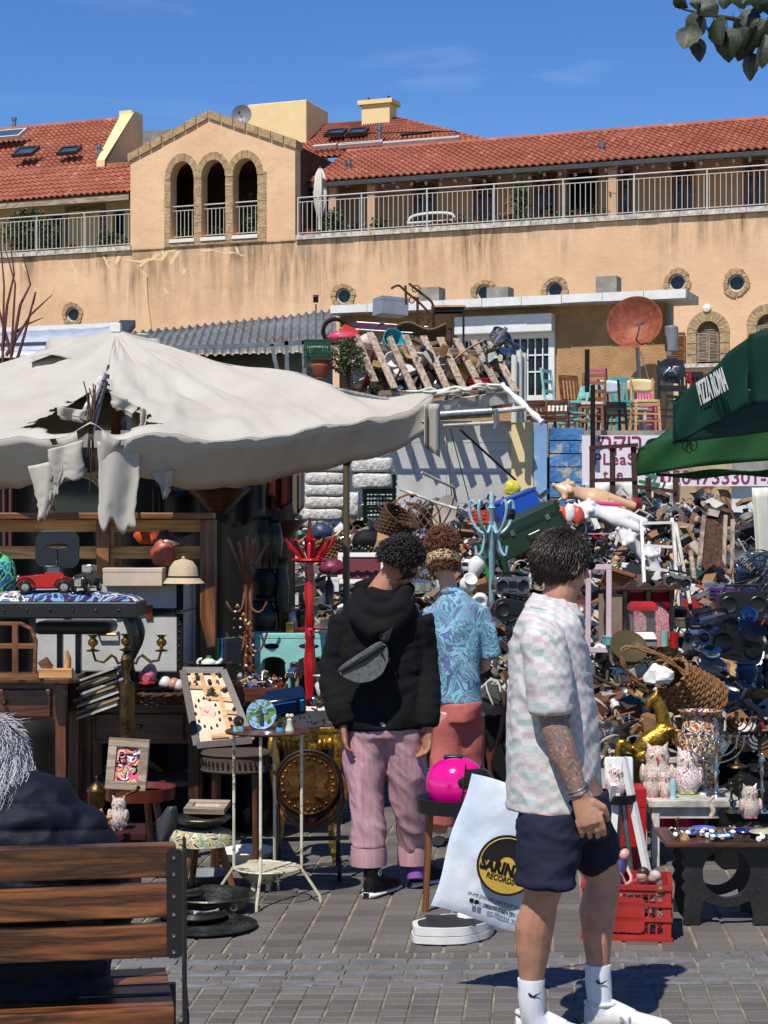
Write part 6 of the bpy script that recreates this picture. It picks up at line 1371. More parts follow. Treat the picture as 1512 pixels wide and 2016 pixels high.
bowl('oval pewter dish with tiny handles on the needlepoint stool',(x_,8.6,h_+.036),0,.13,.05,'pewter',name='dish',cat='dish'); frame('small picture frame lying flat in the pewter dish',(x_,8.68,h_+.1),(-80,0,-8),.2,.14,'wood_grey','floral_c',.035,.03)
MB().grid(lambda u,v: Vector((-.02+.04*u+.05*v,0,v*.17))+Vector((.025*math.sin(PI*v)*(u-.5)*2,-.03*math.sin(PI*u),0)),6,8).build('leaf_sculpture','dark_grey',label='dark grey upright leaf sculpture behind the bench',cat='sculpture',solid=.006,loc=P(318,1660,8.3))
x_=P(465,0,9.2).x; h_=P(0,1478,9.2).z; t=T('fringed_stool','round dark woven stool with a fringe below its cushion','stool',(x_,9.2,0)); MB().lathe([(0,h_-.1),(.165,h_-.1),(.18,h_-.09),(.17,h_-.07),(.17,h_-.02),(.178,h_-.01),(.17,h_),(0,h_+.01)],36).build('cushion','84,72,62|rough=.9|bump=.5|bs=120',t)
g=MB()
for i in range(40): a_=2*PI*i/40; g.tube([(math.cos(a_)*.178,math.sin(a_)*.178,h_-.035),(math.cos(a_)*.18,math.sin(a_)*.18,h_-.065)],[.003,.006],5)
g.build('fringe','black_matte',t,kind='stuff')
for i in range(4): a_=R(45+90*i); MB().tube([(math.cos(a_)*.14,math.sin(a_)*.14,h_-.1),(math.cos(a_)*.15,math.sin(a_)*.15,0)],.014,8).build('leg','wood_dark_z',t)
Yw=8.5; c=Vector((P(527,0,Yw).x,Yw,0)); wt_=T('wire_table','white wire plant table with a round brown top and slatted lower shelf','table',c); ht=P(0,1437,Yw).z; hs_=P(0,1708,Yw).z
MB().lathe([(0,ht-.012),(.195,ht-.012),(.2,ht-.004),(.195,ht),(0,ht)],40,sy=1).build('tabletop','wood_dark',wt_); MB().ring((0,0,hs_),.155,.005,40,6).build('shelf_ring','cream_enamel',wt_)
for i in range(14): y_=-.14+i*.0215; hx=math.sqrt(max(.0004,.155**2-y_*y_)); MB().tube([(-hx,y_,hs_),(hx,y_,hs_)],.0038,5).build('wire','cream_enamel',wt_)
for a_ in(262,352,172,82):
 c_,s_=math.cos(R(a_)),math.sin(R(a_)); MB().tube([(c_*.16,s_*.16,ht-.012),(c_*.16,s_*.16,hs_),(c_*.245,s_*.245,.03),(c_*.25,s_*.25,0)],.0075,7).build('leg','cream_enamel',wt_)
def ontop(px,dy,dz=0): return Vector((P(px,0,Yw+dy).x,Yw+dy,ht+dz))
t=T('plate','round blue souvenir plate painted with a windmill','plate',ontop(514,.02),(-14,0,0)); MB().lathe([(0,0),(.05,0),(.068,.008),(.07,.01),(.05,.004),(0,.003)],36,(0,0,.07),Euler((R(90),0,0)).to_matrix()).build('disc','windmill',t)
g=MB(); g.lathe([(.012,.03),(.006,.085),(0,.09)],8,(.0,-.014,0));
for k in range(4): a_=R(20+90*k); g.beam((0,-.02,.083),(math.cos(a_)*.03,-.02,.083+math.sin(a_)*.03),.005,.002)
g.build('painted_windmill','70,60,50',t)
for px,dy,r_,c_,lb in((470,-.04,.026,'brass_dark','larger snow globe on a blue patterned base'),(551,-.04,.018,'60,170,220','small snow globe with bright blue base beside the plate')):
 t=T('snow_globe',lb,'snow globe',ontop(px,dy)); MB().lathe([(0,0),(r_*1.05,0),(r_,r_*.9),(0,r_*.9)],20).build('base','windmill' if r_>.02 else c_,t); MB().ball((0,0,r_*1.7),r_,16,12).build('globe','smoked_glass',t); MB().lathe([(0,r_),(r_*.4,r_),(0,r_*2.2)],8).build('model',c_,t)
t=T('angel_figurine','small pale ceramic couple figurine at the right of the wire table','figurine',ontop(570,-.03)); MB().lathe([(0,0),(.022,0),(.02,.01),(.012,.03),(.013,.05),(.006,.058),(0,.06)],12).build('body','200,214,180',t)
for x in(-.008,.01): MB().ball((x,0,.068),.011,10,8).build('head','236,200,180',t)
def gp(px,py): q=G(px,py); q.z=0.002; return q
bowl('white enamel basin with a fluted rim on the paving',gp(482,1700),0,.15,.07,'white_paint'); t=bowl('cream footed bowl under the wire table shelf',gp(512,1758)+Vector((0,.1,.03)),0,.13,.08,'cream_enamel')
for a_ in(-60,-120,60,120): MB().lathe([(0,-.03),(.014,-.03),(.01,0),(.02,.015),(0,.02)],8,(math.cos(R(a_))*.07,math.sin(R(a_))*.07,0)).build('foot','cream_enamel',t)
t=T('pan','round pewter pan with a ring handle left on the paving','pan',gp(418,1800)+Vector((-.02,.1,0))); MB().lathe([(0,0),(.17,0),(.185,.06),(.205,.068),(.2,.074),(.18,.065),(.165,.008),(0,.008)],40).build('body','pewter',t); MB().ring((.12,-.155,.04),.014,.003,16,5,'y').build('ring_handle','silver',t)
for i,(px,py,r_,z_,lb)in enumerate(((395,1838,.235,.0,'large engraved dark metal tray at the bottom of the tray pile'),(375,1826,.15,.02,'smaller engraved tray stacked on the large tray'),(352,1796,.11,.05,'small dark dish on top of the tray pile beside the bench'))):
 t=T('tray',lb,'tray',gp(px,py)+Vector((0,.12,z_))); pr=[(0,0),(r_*.9,0),(r_,.012),(r_*1.0,.016)]
 for k in range(9): q_=.92-k*.09; pr+=[(r_*q_,.008),(r_*(q_-.02),.011),(r_*(q_-.04),.006)]
 MB().lathe(pr+[(0,.006)],44).build('disc','pewter',t)
MB().tube([(0,0,0),(.05,.01,.005),(.07,.01,.01)],[.004,.005,.008],7).build('spoon','dull_silver',label='spoon with a wooden knob lying on the trays',cat='spoon',loc=gp(395,1830)+Vector((0,.1,.05)))
bowl('wide grey plastic basin on the paving beside the footstool leg',gp(400,1740),0,.12,.05,'grey_plastic')
Yg=9.0; c=P(607,1543,Yg); t=T('gong_trolley','embossed copper disc with two profile heads in a black wheeled iron ring','trolley',(c.x,Yg,0)); M=Matrix.Translation((0,0,c.z))@Matrix.Rotation(R(90),4,'X')@Matrix.Rotation(R(-4),4,'Y'); M3=M.to_3x3()
mat('copper_dark',(140,96,52),.35,metal=.85,rgb2=(84,54,28),vs=12,bump=.5,bs=40,k=.9)
MB().lathe([(0,.02),(.12,.016),(.14,.014),(.146,.022),(.152,.014),(.155,0),(0,-.01)],48,M.to_translation(),M3).build('disc','copper_dark',t)
g=MB(M)
for s in(-1,1):
 pf=[(.02,-.06),(.07,-.07),(.095,-.04),(.07,-.02),(.072,.0),(.092,.03),(.08,.06),(.05,.065),(.035,.045),(.03,.028),(.02,.015),(.028,.008),(.026,-.008),(.035,-.02),(.03,-.04)]
 g.plate([(s*x-(0 if s>0 else .0),y)for x,y in(pf if s>0 else pf[::-1])],.022,(),Matrix.Translation((s*.012,.005,.016)))
 g.ball((s*.075,.045,.022),(.03,.022,.014),10,8); g.ball((s*.06,-.055,.02),(.032,.02,.012),10,8)
for i in range(24): a_=2*PI*i/24; g.ball((math.cos(a_)*.127,math.sin(a_)*.127,.018),(.012,.008,.008),6,5)
for i in range(3): g.ring((-.05+.05*i,-.105+.008*abs(i-1),.016),.017,.006,12,5)
g.build('relief','copper_dark',t)
rg=MB(); rg.M=M; rg.ring((0,0,-.01),.163,.009,48,8); rg.build('ring','dark_iron',t)
for s in(-1,1): MB().tube([(s*.15,0,c.z-.1),(s*.145,-.01,.08),(s*.16,-.02,.06)],.011,7).build('leg','dark_iron',t)
MB().beam((-.15,0,.2),(.2,0,.21),.02,.02).build('crossbar','dark_iron',t); w=MB(); w.ring((.155,-.03,.06),.05,.011,24,7,'x'); w.build('wheel','black_plastic',t)
for i in range(3):
 g=MB(); g.ring((0,0,0),.15+i*.012,.009,40,7,'y'); g.build('wooden_hoop','wood_mid',label=('inner','middle','outer')[i]+' bentwood hoop standing behind the copper disc',cat='hoop',loc=(c.x-.02+.015*i,Yg+.08+.03*i,.17+c.z*.5))
Yt=9.35; h_=P(0,1432,Yt).z; t=T('gold_table','small gilded carved side table carrying the speckled basin','table',(P(600,0,Yt).x,Yt+.15,0)); MB().plate(rrect(.38,.32,.05),.025,(),Matrix.Translation((0,0,h_-.025))).build('tabletop','gold',t,bevel=.006)
for sx in(-1,1):
 for sy in(-1,1): MB().tube(smooth2([(sx*.15,sy*.12,h_-.026),(sx*.17,sy*.14,h_-.14),(sx*.13,sy*.1,.2),(sx*.16,sy*.13,0)]),[.024]*4+[.02]*4+[.013]*4+[.018],8).build('leg','gold',t)
g=MB(); g.bx(-.15,.15,-.15,-.13,h_-.1,h_-.026)
for i in range(11): s_=(i-5)*.026; g.ball((s_,-.152,h_-.075-.02*math.cos(s_*9)),(.016,.012,.03),8,6)
g.build('carved_apron','gold',t)
t=T('basin','oval white basin with black speckles full of small ornaments','basin',(P(597,0,Yt).x,Yt+.05,h_+.001)); MB().lathe([(0,0),(.1,0),(.125,.04),(.145,.085),(.15,.09),(.14,.088),(.11,.02),(0,.012)],36,sx=1.08,sy=.8).build('body','226,220,206|rough=.2',t)
g=MB(); rr=random.Random(3)
for i in range(26): a_=R(rr.uniform(190,350)); r_=.128+.001*i*0; z_=rr.uniform(.02,.075); rad=.112+(z_-.02)*.42; g.box((math.cos(a_)*rad*1.08,math.sin(a_)*rad*.8,z_),(.006,.006,rr.uniform(.01,.03)),(0,10,0))
g.build('speckle','black_matte',t,kind='stuff'); heapbox(t,.2,.14,.09,30,4,.03)
for i in range(4): MB().ball(P(618+i*11,1378+(i%2)*8,Yt-.02),.022,14,10).build('glass_ball','silver' if i!=1 else 'smoked_glass',label=('first','second','third','last')[i]+' shiny silver bauble in the basin counting from the radio',cat='bauble')
t=T('radio','dark blue radio with slatted grille tilted back in the basin','radio',P(562,1400,9.3),(38,-8,12)); MB().box((0,0,.06),(.2,.1,.12)).build('body','16,34,60|rough=.2',t,bevel=.015)
for i in range(5): MB().box((-.02,-.052,.045+i*.015),(.13,.006,.006)).build('slat','30,90,150|rough=.2',t,smooth=False)
MB().box((.075,-.052,.075),(.02,.008,.07)).build('panel','40,160,220|rough=.2',t); MB().lathe([(0,0),(.018,0),(.016,.006),(0,.007)],16,(-.05,-.051,.022),Matrix.Rotation(R(90),3,'X')).build('dial','silver',t)
Ym=10.9; h_=P(0,1245,Ym).z; t=T('console_table','mint green console table with oval cut outs and turned legs','table',(P(570,0,Ym).x,Ym,0)); MB().bx(-.22,.3,-.12,.12,h_-.03,h_).build('tabletop',mint,t,smooth=False,bevel=.004)
ol=[(-.2,.27),(-.2,.13)]+[(-.165+.0,.13)]+[(-.09+.07*math.cos(R(x)),.13+.035*math.sin(R(x)))for x in range(180,-1,-30)]+[(.04,.13)]+[(.13+.08*math.cos(R(x)),.13+.035*math.sin(R(x)))for x in range(180,-1,-30)]+[(.28,.13),(.28,.27)]
MB().plate([(x,y)for x,y in ol][::-1],.018,[[(-.1+.045*math.cos(2*PI*i/16),.225+.018*math.sin(2*PI*i/16))for i in range(16)],[(.12+.06*math.cos(2*PI*i/16),.225+.018*math.sin(2*PI*i/16))for i in range(16)]],Matrix.Translation((0,-.1,h_-.031-.27))@Matrix.Rotation(R(90),4,'X')).build('apron',mint,t,smooth=False)
for x in(-.175,0,.26): MB().lathe([(0,h_-.5),(.018,h_-.5),(.022,h_-.42),(.012,h_-.4),(.02,h_-.36),(.014,h_-.25),(.022,h_-.2),(.022,h_-.17),(0,h_-.17)],12,(x,-.1,0)).build('leg',mint,t)
for x in(-.175,.26): MB().bx(x-.02,x+.02,.08,.11,0,h_-.031).build('rear_leg',mint,t,smooth=False)
MB().bx(-.25,.32,-.16,.12,0,h_-.5).build('plinth','black_matte',t,smooth=False)  # black block added to fill the dark space below the turned legs
lathed('glass_beaker','clear glass beaker on the mint console table','glass',(P(555,0,Ym).x,Ym,h_),[(0,0),(.035,0),(.042,.12),(.04,.12),(.033,.006),(0,.006)],'smoked_glass'); box('small brass square clock case beside the glass beaker',(P(572,0,Ym).x,Ym-.05,h_),0,.05,.04,.06,'brass'); vase('tall glass jug on the mint table beside the red stand',(P(598,0,Ym).x,Ym,h_),0,.05,.17,'smoked_glass',handles=True,name='jug'); vase('round white pitcher behind the tall glass jug',(P(583,0,Ym).x,Ym+.06,h_),0,.06,.14,'porcelain',name='pitcher')
for i,(px,py,h2,r_,lb)in enumerate(((520,1100,.34,.07,'shiny black urn in the shade behind the bamboo stand'),(540,1100,.32,.06,'narrower black urn beside the first black urn'),(520,1160,.2,.1,'glossy black enamel pot below the black urns'),(515,1240,.26,.11,'black ribbed iron stove body behind the bamboo stand'),(555,1230,.5,.05,'black carved pillar to the left of the red stand'))): vase(lb,at(px,py+20,11.9),0,r_,h2,'black_plastic',.7,name='urn',cat='urn')
bb=T('bamboo_stand','reddish bamboo coat stand hung with bead necklaces','coat stand',(P(487,0,10.7).x,10.7,0)); H_=P(0,1150,10.7).z; mat('bamboo',(150,84,50),.35,rgb2=(96,48,28),vs=9,coat=.3,k=.85)
for a_ in range(3): MB().tube([(math.cos(a_*2.1)*.02,math.sin(a_*2.1)*.02,0),(math.cos(a_*2.1)*.018,math.sin(a_*2.1)*.018,H_)],.012,7).build('cane','bamboo',bb)
for i,(x,z)in enumerate(((-.11,.27),(-.05,.25),(.04,.26),(.12,.24),(0,.28))): MB().tube([(0,0,H_-.02),(x*.4,-.03,H_+.1),(x,-.05,H_+z)],.009,7).build('cane','bamboo',bb)
for s in(-1,1): MB().tube(smooth2([(s*.015,-.02,H_-.05),(s*.03,-.04,H_-.14),(s*.08,-.05,H_-.16),(s*.12,-.05,H_-.1)]),.007,6).build('hook','bamboo',bb); MB().tube(smooth2([(s*.015,-.02,H_-.3),(s*.03,-.04,H_-.38),(s*.08,-.05,H_-.38),(s*.12,-.05,H_-.28)]),.007,6).build('hook','bamboo',bb)
MB().ring((0,-.0,H_+.11),.05,.004,16,5).build('binding','bamboo',bb)
rr=random.Random(6)
for k in range(3):
 nb=T('bead_necklace',('yellow and white','red and yellow','green and brown')[k]+' bead necklace hanging on the bamboo stand','necklace',(P(487,0,10.7).x-.05+.035*k,10.6,H_-.12-.05*k));
 for i in range(20): a_=PI*2*i/20; MB().ball((math.sin(a_)*.022,0,-.19+math.cos(a_)*.19),.0075,7,5).build('bead',['226,196,70','porcelain','180,50,40','70,110,50','120,70,40'][(i*(k+2))%5],nb)
mat('red_lacquer',(196,18,28),.25,rgb2=(150,12,20),vs=6,coat=.4,k=.9)
rs=T('coat_stand','glossy red turned wooden coat stand with peg arms','coat stand',(P(610,0,10.6).x,10.6,0)); zf=lambda py: P(0,py,10.6).z; z1=zf(1103)
MB().lathe([(0,0),(.03,0),(.03,zf(1400)),(.022,zf(1370)),(.03,zf(1345)),(.036,zf(1300)),(.024,zf(1262)),(.03,zf(1256)),(.03,zf(1243)),(.02,zf(1236)),(.03,zf(1228)),(.024,zf(1200)),(.034,zf(1160)),(.026,zf(1138)),(.03,zf(1128)),(.022,z1-.015),(.022,z1+.01)],18).build('column','red_lacquer',rs)
MB().lathe([(0,z1-.012),(.08,z1-.012),(.11,z1),(.1,z1+.012),(0,z1+.012)],28).build('collar','red_lacquer',rs); MB().lathe([(.014,z1+.012),(.018,z1+.09),(.012,z1+.1),(.022,z1+.12),(.008,zf(1020)),(0,zf(1018))],14).build('finial','red_lacquer',rs)
for i in range(8): a_=2*PI*i/8+.2; c_,s_=math.cos(a_),math.sin(a_); MB().tube([(c_*.05,s_*.05,z1+.012),(c_*.09,s_*.09,z1+.05),(c_*.115,s_*.115,z1+.08),(c_*.14,s_*.14,z1+.115),(c_*.145,s_*.145,z1+.122)],[.009,.014,.015,.009,.013],9).build('peg','red_lacquer',rs)
for i in range(4): a_=PI/2*i+.1; MB().tube([(math.cos(a_)*.02,math.sin(a_)*.02,zf(1238)),(math.cos(a_)*.075,math.sin(a_)*.075,zf(1238)),(math.cos(a_)*.08,math.sin(a_)*.08,zf(1237))],[.006,.006,.01],7).build('peg','red_lacquer',rs)
box('open brown wooden tray box of trinkets in front of the mint table',P(510,1378,10.1),-2,.3,.26,.08,'wood_dark',open_=True,flaps=False); t2=T('trinkets','jumble of small trinkets filling the brown tray box','trinkets',P(510,1374,10.1)); heapbox(t2,.28,.24,.13,60,9,.035)
vase('white ribbed ceramic pot beside the foot of the red stand',at(640,1378,10.4),0,.06,.14,'porcelain',.9,name='pot'); bottle('small brown glass bottle in front of the red stand',P(632,1385,9.5),0,.014,.06,'90,30,20|rough=.1')
for i,(x0,x1,y0,Yq,lb)in enumerate(((-130,400,1400,10.7,'black sheet added as shade behind the two desks'),(398,560,1390,10.3,'black sheet added as shade behind the fringed stool'))):
 a_,b_=P(x0,y0,Yq),P(x1,y0,Yq); MB().grid(lambda u,v: Vector((a_.x+(b_.x-a_.x)*u,Yq+.03*math.sin(u*30),a_.z*(1-v)+.02*v)),60,4).build('shade_sheet','black_matte',label=lb,cat='cloth',solid=.01)  # black sheets added to stand in for the dark behind the furniture
# THE HEAP AND THE RIGHT STALL
def hY(py): return float(np.interp(py,[950,1000,1150,1300,1500],[24,22,16,13,10.2]))
def hp(px,py,up=0): p=P(px,py,hY(py)); p.z+=up; return p
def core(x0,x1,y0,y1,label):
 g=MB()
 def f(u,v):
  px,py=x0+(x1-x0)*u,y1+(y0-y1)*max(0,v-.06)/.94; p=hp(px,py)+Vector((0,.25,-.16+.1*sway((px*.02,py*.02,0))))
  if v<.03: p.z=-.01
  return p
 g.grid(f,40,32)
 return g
JC=['32,30,28','52,48,44','84,80,74','110,110,110','216,214,208','196,190,176','dull_silver','104,70,44','156,112,70','132,120,100','150,40,40','36,80,60','200,160,90','cardboard','70,50,40','silver','dark_iron','96,70,60','140,160,160']
JW=[6,5,5,6,10,10,7,8,8,6,1.6,1.5,1.5,3,4,6,7,1,1.5]
def junk(g,p,s,rr):
 e=Euler([rr.uniform(-1.2,1.2)for _ in range(3)]); Mx=e.to_matrix(); g.cm=rr.choices(range(len(JC)),JW)[0]; k=rr.choices(range(9),(7,4,2.5,2,2,4,2,3,3))[0]; old=g.M; g.M=Matrix.Translation(p)@Mx.to_4x4()
 if k==0: g.box((0,0,0),(s,s*rr.uniform(.4,.9),s*rr.uniform(.15,.7)))
 elif k==1: L_=s*rr.uniform(1.2,3.2); g.tube([(-L_/2,0,0),(L_*.1,s*.1,0),(L_/2,0,rr.uniform(-.2,.3)*s)],s*rr.uniform(.03,.09),6)
 elif k==2: g.lathe([(0,0),(s*.3,.0),(s*.5,s*.3),(s*.48,s*.3),(s*.26,.02),(0,.02)],14)
 elif k==3: g.ring((0,0,0),s*.45,s*.035,18,5)
 elif k==4: g.lathe([(0,0),(s*.22,0),(s*.3,s*.25),(s*.14,s*.5),(s*.18,s*.62),(0,s*.6)],12)
 elif k==5: g.grid(lambda u,v: Vector(((u-.5)*s*1.3,(v-.5)*s,.12*s*math.sin(u*7+s*90)+.1*s*math.sin(v*5))),6,5)
 elif k==6:
  for q in(-1,1): g.beam((q*s*.4,-s*.4,0),(q*s*.4,s*.4,0),.02,.02); g.beam((-s*.4,q*s*.4,0),(s*.4,q*s*.4,0),.02,.02)
 elif k==7: g.tube(smooth2([(rr.uniform(-s,s)*.7,rr.uniform(-s,s)*.5,rr.uniform(-.2,.3)*s)for _ in range(5)],3),.006,4)
 else: g.plate(rrect(s,s*.6,s*.12,2),s*.18); g.lathe([(0,s*.18),(s*.12,s*.18),(s*.1,s*.22),(0,s*.22)],10)
 g.M=old
def mass(name,label,pts,seed,smin,smax):
 rr=random.Random(seed); g=MB()
 for p in pts(rr): junk(g,p,rr.uniform(smin,smax)*(p.y/14)**.3,rr)
 return g.build(name,JC,label=label,cat='junk heap',kind='stuff')
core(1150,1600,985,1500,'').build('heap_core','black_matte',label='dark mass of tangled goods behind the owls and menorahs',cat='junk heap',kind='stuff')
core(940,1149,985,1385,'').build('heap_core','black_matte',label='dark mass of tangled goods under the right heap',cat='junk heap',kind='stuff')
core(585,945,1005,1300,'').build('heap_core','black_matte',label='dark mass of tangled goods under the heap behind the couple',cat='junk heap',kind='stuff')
def pr_(rr):
 for _ in range(1900):
  px,py=rr.uniform(955,1560),985+500*rr.random()**.9
  if px<1170 and py>1385: continue
  yield hp(px,py,rr.uniform(-.03,.13))
mass('jumble','dense jumble of household junk covering the right heap',pr_,1,.07,.21)
mass('jumble','jumble of metal and wooden junk on the heap behind the couple',lambda rr: (hp(rr.uniform(592,960),1010+285*rr.random(),rr.uniform(-.02,.15))for _ in range(1050)),2,.07,.2)
mass('jumble','tangle of frames and boxes behind the wooden pallet',lambda rr: (P(rr.uniform(690,1000),rr.uniform(690,790),rr.uniform(25,26))for _ in range(170)),3,.12,.3)
mass('small_wares','small loose parts and scraps strewn over the right heap',lambda rr: (hp(rr.uniform(1150,1540),1000+485*rr.random(),rr.uniform(.06,.17))for _ in range(700)),21,.02,.06)
mass('small_wares','small loose parts and scraps strewn over the rear heap',lambda rr: (hp(rr.uniform(592,1150),1005+290*rr.random(),rr.uniform(.06,.17))for _ in range(500)),22,.02,.06)
def bales(x0,x1,y0,n,h,Y,seed,nm):
 rr=random.Random(seed)
 for i in range(n):
  a,b=P(x0+rr.uniform(-4,4),y0+h*(i+1),Y),P(x1+rr.uniform(-6,5),y0+h*i,Y); g=MB(); c=(a+b)/2; w,hh=(b.x-a.x),(b.z-a.z)
  g.ball((0,0,0),1,28,18); f=lambda t: math.copysign(abs(t)**.3,t)
  g.v=[(f(v[0])*w/2*(1+.04*noise.noise(Vector(v)*3+Vector((i,seed,0)))),f(v[1])*.22,f(v[2])*hh*.5*(1+.16*noise.noise(Vector((v[0]*3,v[1],i+seed)))))for v in g.v]
  g.build('bale','bale_wrap',label=nm%('topmost','second','third','fourth','fifth')[i],cat='bale',loc=(c.x,Y+.2,c.z))
mat('bale_wrap',(226,222,212),.45,rgb2=(196,190,178),vs=8,bump=.8,bs=30,k=.85,bdist=.02,wear=((150,120,90),.22,9))
bales(597,682,905,5,24,16.5,1,'%s plastic wrapped white bale of the tall stack left of the pole'); bales(692,778,900,2,31,16.5,7,'%s plastic wrapped bale of the short stack right of the pole'); bales(686,712,968,1,52,16.4,4,'%s small upright bale between the pole and the green crates')
for i in range(3): crate(('top','middle','bottom')[i]+' dark green plastic crate of the stack under the short bales',(P(747,0,16.6).x,16.8,P(0,1030,16.6).z+.15*(2-i)),0,.3,.3,.145)
t=T('rattan_frame','tangled rattan lattice frame with diamond openings on top of the heap','rattan frame',P(812,1050,15.6));
for k in range(6):
 for s in(-1,1): MB().tube([(-.2+k*.075-s*.1,.02*s,.02),(-.2+k*.075+s*.1,.02*s,.3-.02*abs(k-2.5))],.006,5).build('cane','wicker',t)
MB().tube(smooth2([(-.2,0,0),(-.24,0,.16),(-.05,0,.33),(.2,0,.24),(.24,0,.02)]),.009,6).build('rim','wicker',t)
basket('reddish brown wicker basket tipped over beside the rattan frame',P(765,1052,15.3),(20,35,0),.14,.2,'wicker_dark',False); basket('small straw coloured basket left of the umbrella pole',P(650,1095,14.5),(10,-20,0),.1,.12,'wicker',False)
t=T('satellite_dish','beige round dish on a bent arm leaning on the heap','satellite dish',P(880,1010,16),(75,0,-50)); MB().lathe([(0,0),(.08,.006),(.15,.028),(.155,.03),(.08,-.004),(0,-.01)],30).build('reflector','176,160,148',t)
for pts,lb in((((898,988,16),(893,960,15.9),(830,930,15.7)),'white bent pipe rising above the dish'),(((788,963,15.7),(860,990,15.5),(900,1002,15.4)),'white and grey rod across the rattan frame')): MB().tube([P(*q)for q in pts],.014,7).build('pipe','white_dirty',label=lb,cat='pipe')
t=T('lamp_cage','black wire cage ball lamp right of the beige dish','lamp',P(893,1040,15));
for a_ in range(6): g=MB(Matrix.Rotation(a_*PI/6,4,'Z')); g.ring((0,0,0),.06,.003,20,4,'x'); g.build('hoop','dark_iron',t)
def bag(label,px,py,Y,s,c,rot=0,amp=.2): return blob(label,'bag','bag',P(px,py,Y),s,c,rot,amp)
t=bag('black laptop bag sitting on the heap beside the umbrella pole',724,1082,14.6,(.13,.07,.1),'black_matte'); bag('dark blue cap and cloth draped left of the umbrella pole',633,1060,14.8,(.09,.07,.08),'50,64,100')
box('cardboard box standing open behind the man in the hooded top',P(748,1100,14),(10,20,10),.13,.12,.12,open_=True); t=frame('white picture frame with a maroon panel behind the hood',P(712,1150,13.8),(-12,0,0),.36,.24,'white_paint','110,30,44',.035,.03)
g=MB(); rr=random.Random(5)
for i in range(16): g.ball((-.17+i*.023,0,.012*math.sin(i*2)),.016,8,6)
g.build('carved_moulding','pewter',label='carved silver grey moulding lying above the white frame',cat='moulding',loc=P(710,1080,13.7))
blob('maroon cloth bundle right of the red coat stand pegs','cloth','cloth',P(655,1130,13.5),(.1,.08,.07),'120,30,60'); bottle('tall dark brown bottle between the red stand and the hooded man',P(648,1190,12),0,.03,.22,'70,26,16|rough=.1'); box('white cube box left of the hooded man shoulder',P(655,1165,13),0,.09,.08,.1,'white_paint')
t=box('bright blue plastic storage box tilted on the heap',P(1020,1012,17.5),(0,-22,8),.42,.3,.17,'20,84,190|rough=.3',open_=True,flaps=False,th=.01); MB().bx(-.225,.225,-.16,.16,.168,.185).build('rim','20,84,190|rough=.3',t,smooth=False)
bag('yellow and white plastic bag behind the blue storage box',1008,972,17.9,(.08,.06,.08),'226,214,70|rough=.3',0,.35)
t=suitcase('large dark green metal trunk tilted under the blue box',P(1048,1075,16.2),(0,-24,12),.62,.4,.3,'30,58,34','24,44,28','dull_silver')
crate('small orange red plastic crate left of the blue storage box',P(945,1030,17),10,.2,.15,.12,'224,80,40')
mc='150,200,206'; mat('mint_chip',(164,206,214),.4,rgb2=(130,176,190),vs=9,k=.85,wear=((214,190,200),.25,22))
bentwood('pale blue bentwood coat stand with chipped paint',(P(968,0,14.6).x,14.6,0),0,P(0,968,14.6).z,'mint_chip',.024,spread=.19,hooks=5,zc=P(0,1035,14.6).z,footz=.55)
g=MB();
for k in range(14): g.ring((0,0,k*.006),.05-.002*abs(k-7),.004,18,4)
g.build('wire_coil','cable',label='coil of dark wire hung on the blue coat stand',cat='wire',loc=P(1003,1022,14.5))
for px,a_,lb in((950,-12,'left'),(985,-16,'right')): MB().tube([(0,0,0),(-.05,0,.2),(-.07,0,.3)],[(.014,.01),(.02,.01),(.016,.01)],10).build('green_lever','40,150,40|rough=.3',label=lb+' bright green plastic lever sticking out of the heap',cat='lever',loc=P(px+14,1145,14.8))
radio('silver grey oval boom box on the heap beside the blue stand',P(1005,1170,14.4),(0,0,10),.28,.14,.14,'silver'); box('cream wooden drawer lying open left of the boom box',P(955,1165,14.8),(0,-14,30),.3,.22,.09,'wood_pine',open_=True,flaps=False,th=.012)
for i,(px,py,m_,lb)in enumerate(((930,1135,'porcelain','white kitchen mixer body on the heap behind the woman'),(915,1165,'porcelain','white enamel kettle below the white mixer'),(945,1178,'porcelain','round white lamp globe beside the blue stand pole'))): vase(lb,P(px,py,14.6),(50*i,20,0),.07,.18,m_,.6)
t=T('striped_drum','black and white striped ball on the heap behind the blue stand','ball',P(925,1115,15));
for k in range(6): MB().lathe([(.07*math.sin(PI*(k+e)/6+.001),-.07*math.cos(PI*(k+e)/6))for e in(0,.33,.66,1)],18).build('stripe','black_plastic' if k%2 else 'porcelain',t)
pot('stainless steel roasting pan with a domed lid behind the couple',P(815,1165,13.2),0,.13,.07,'silver')
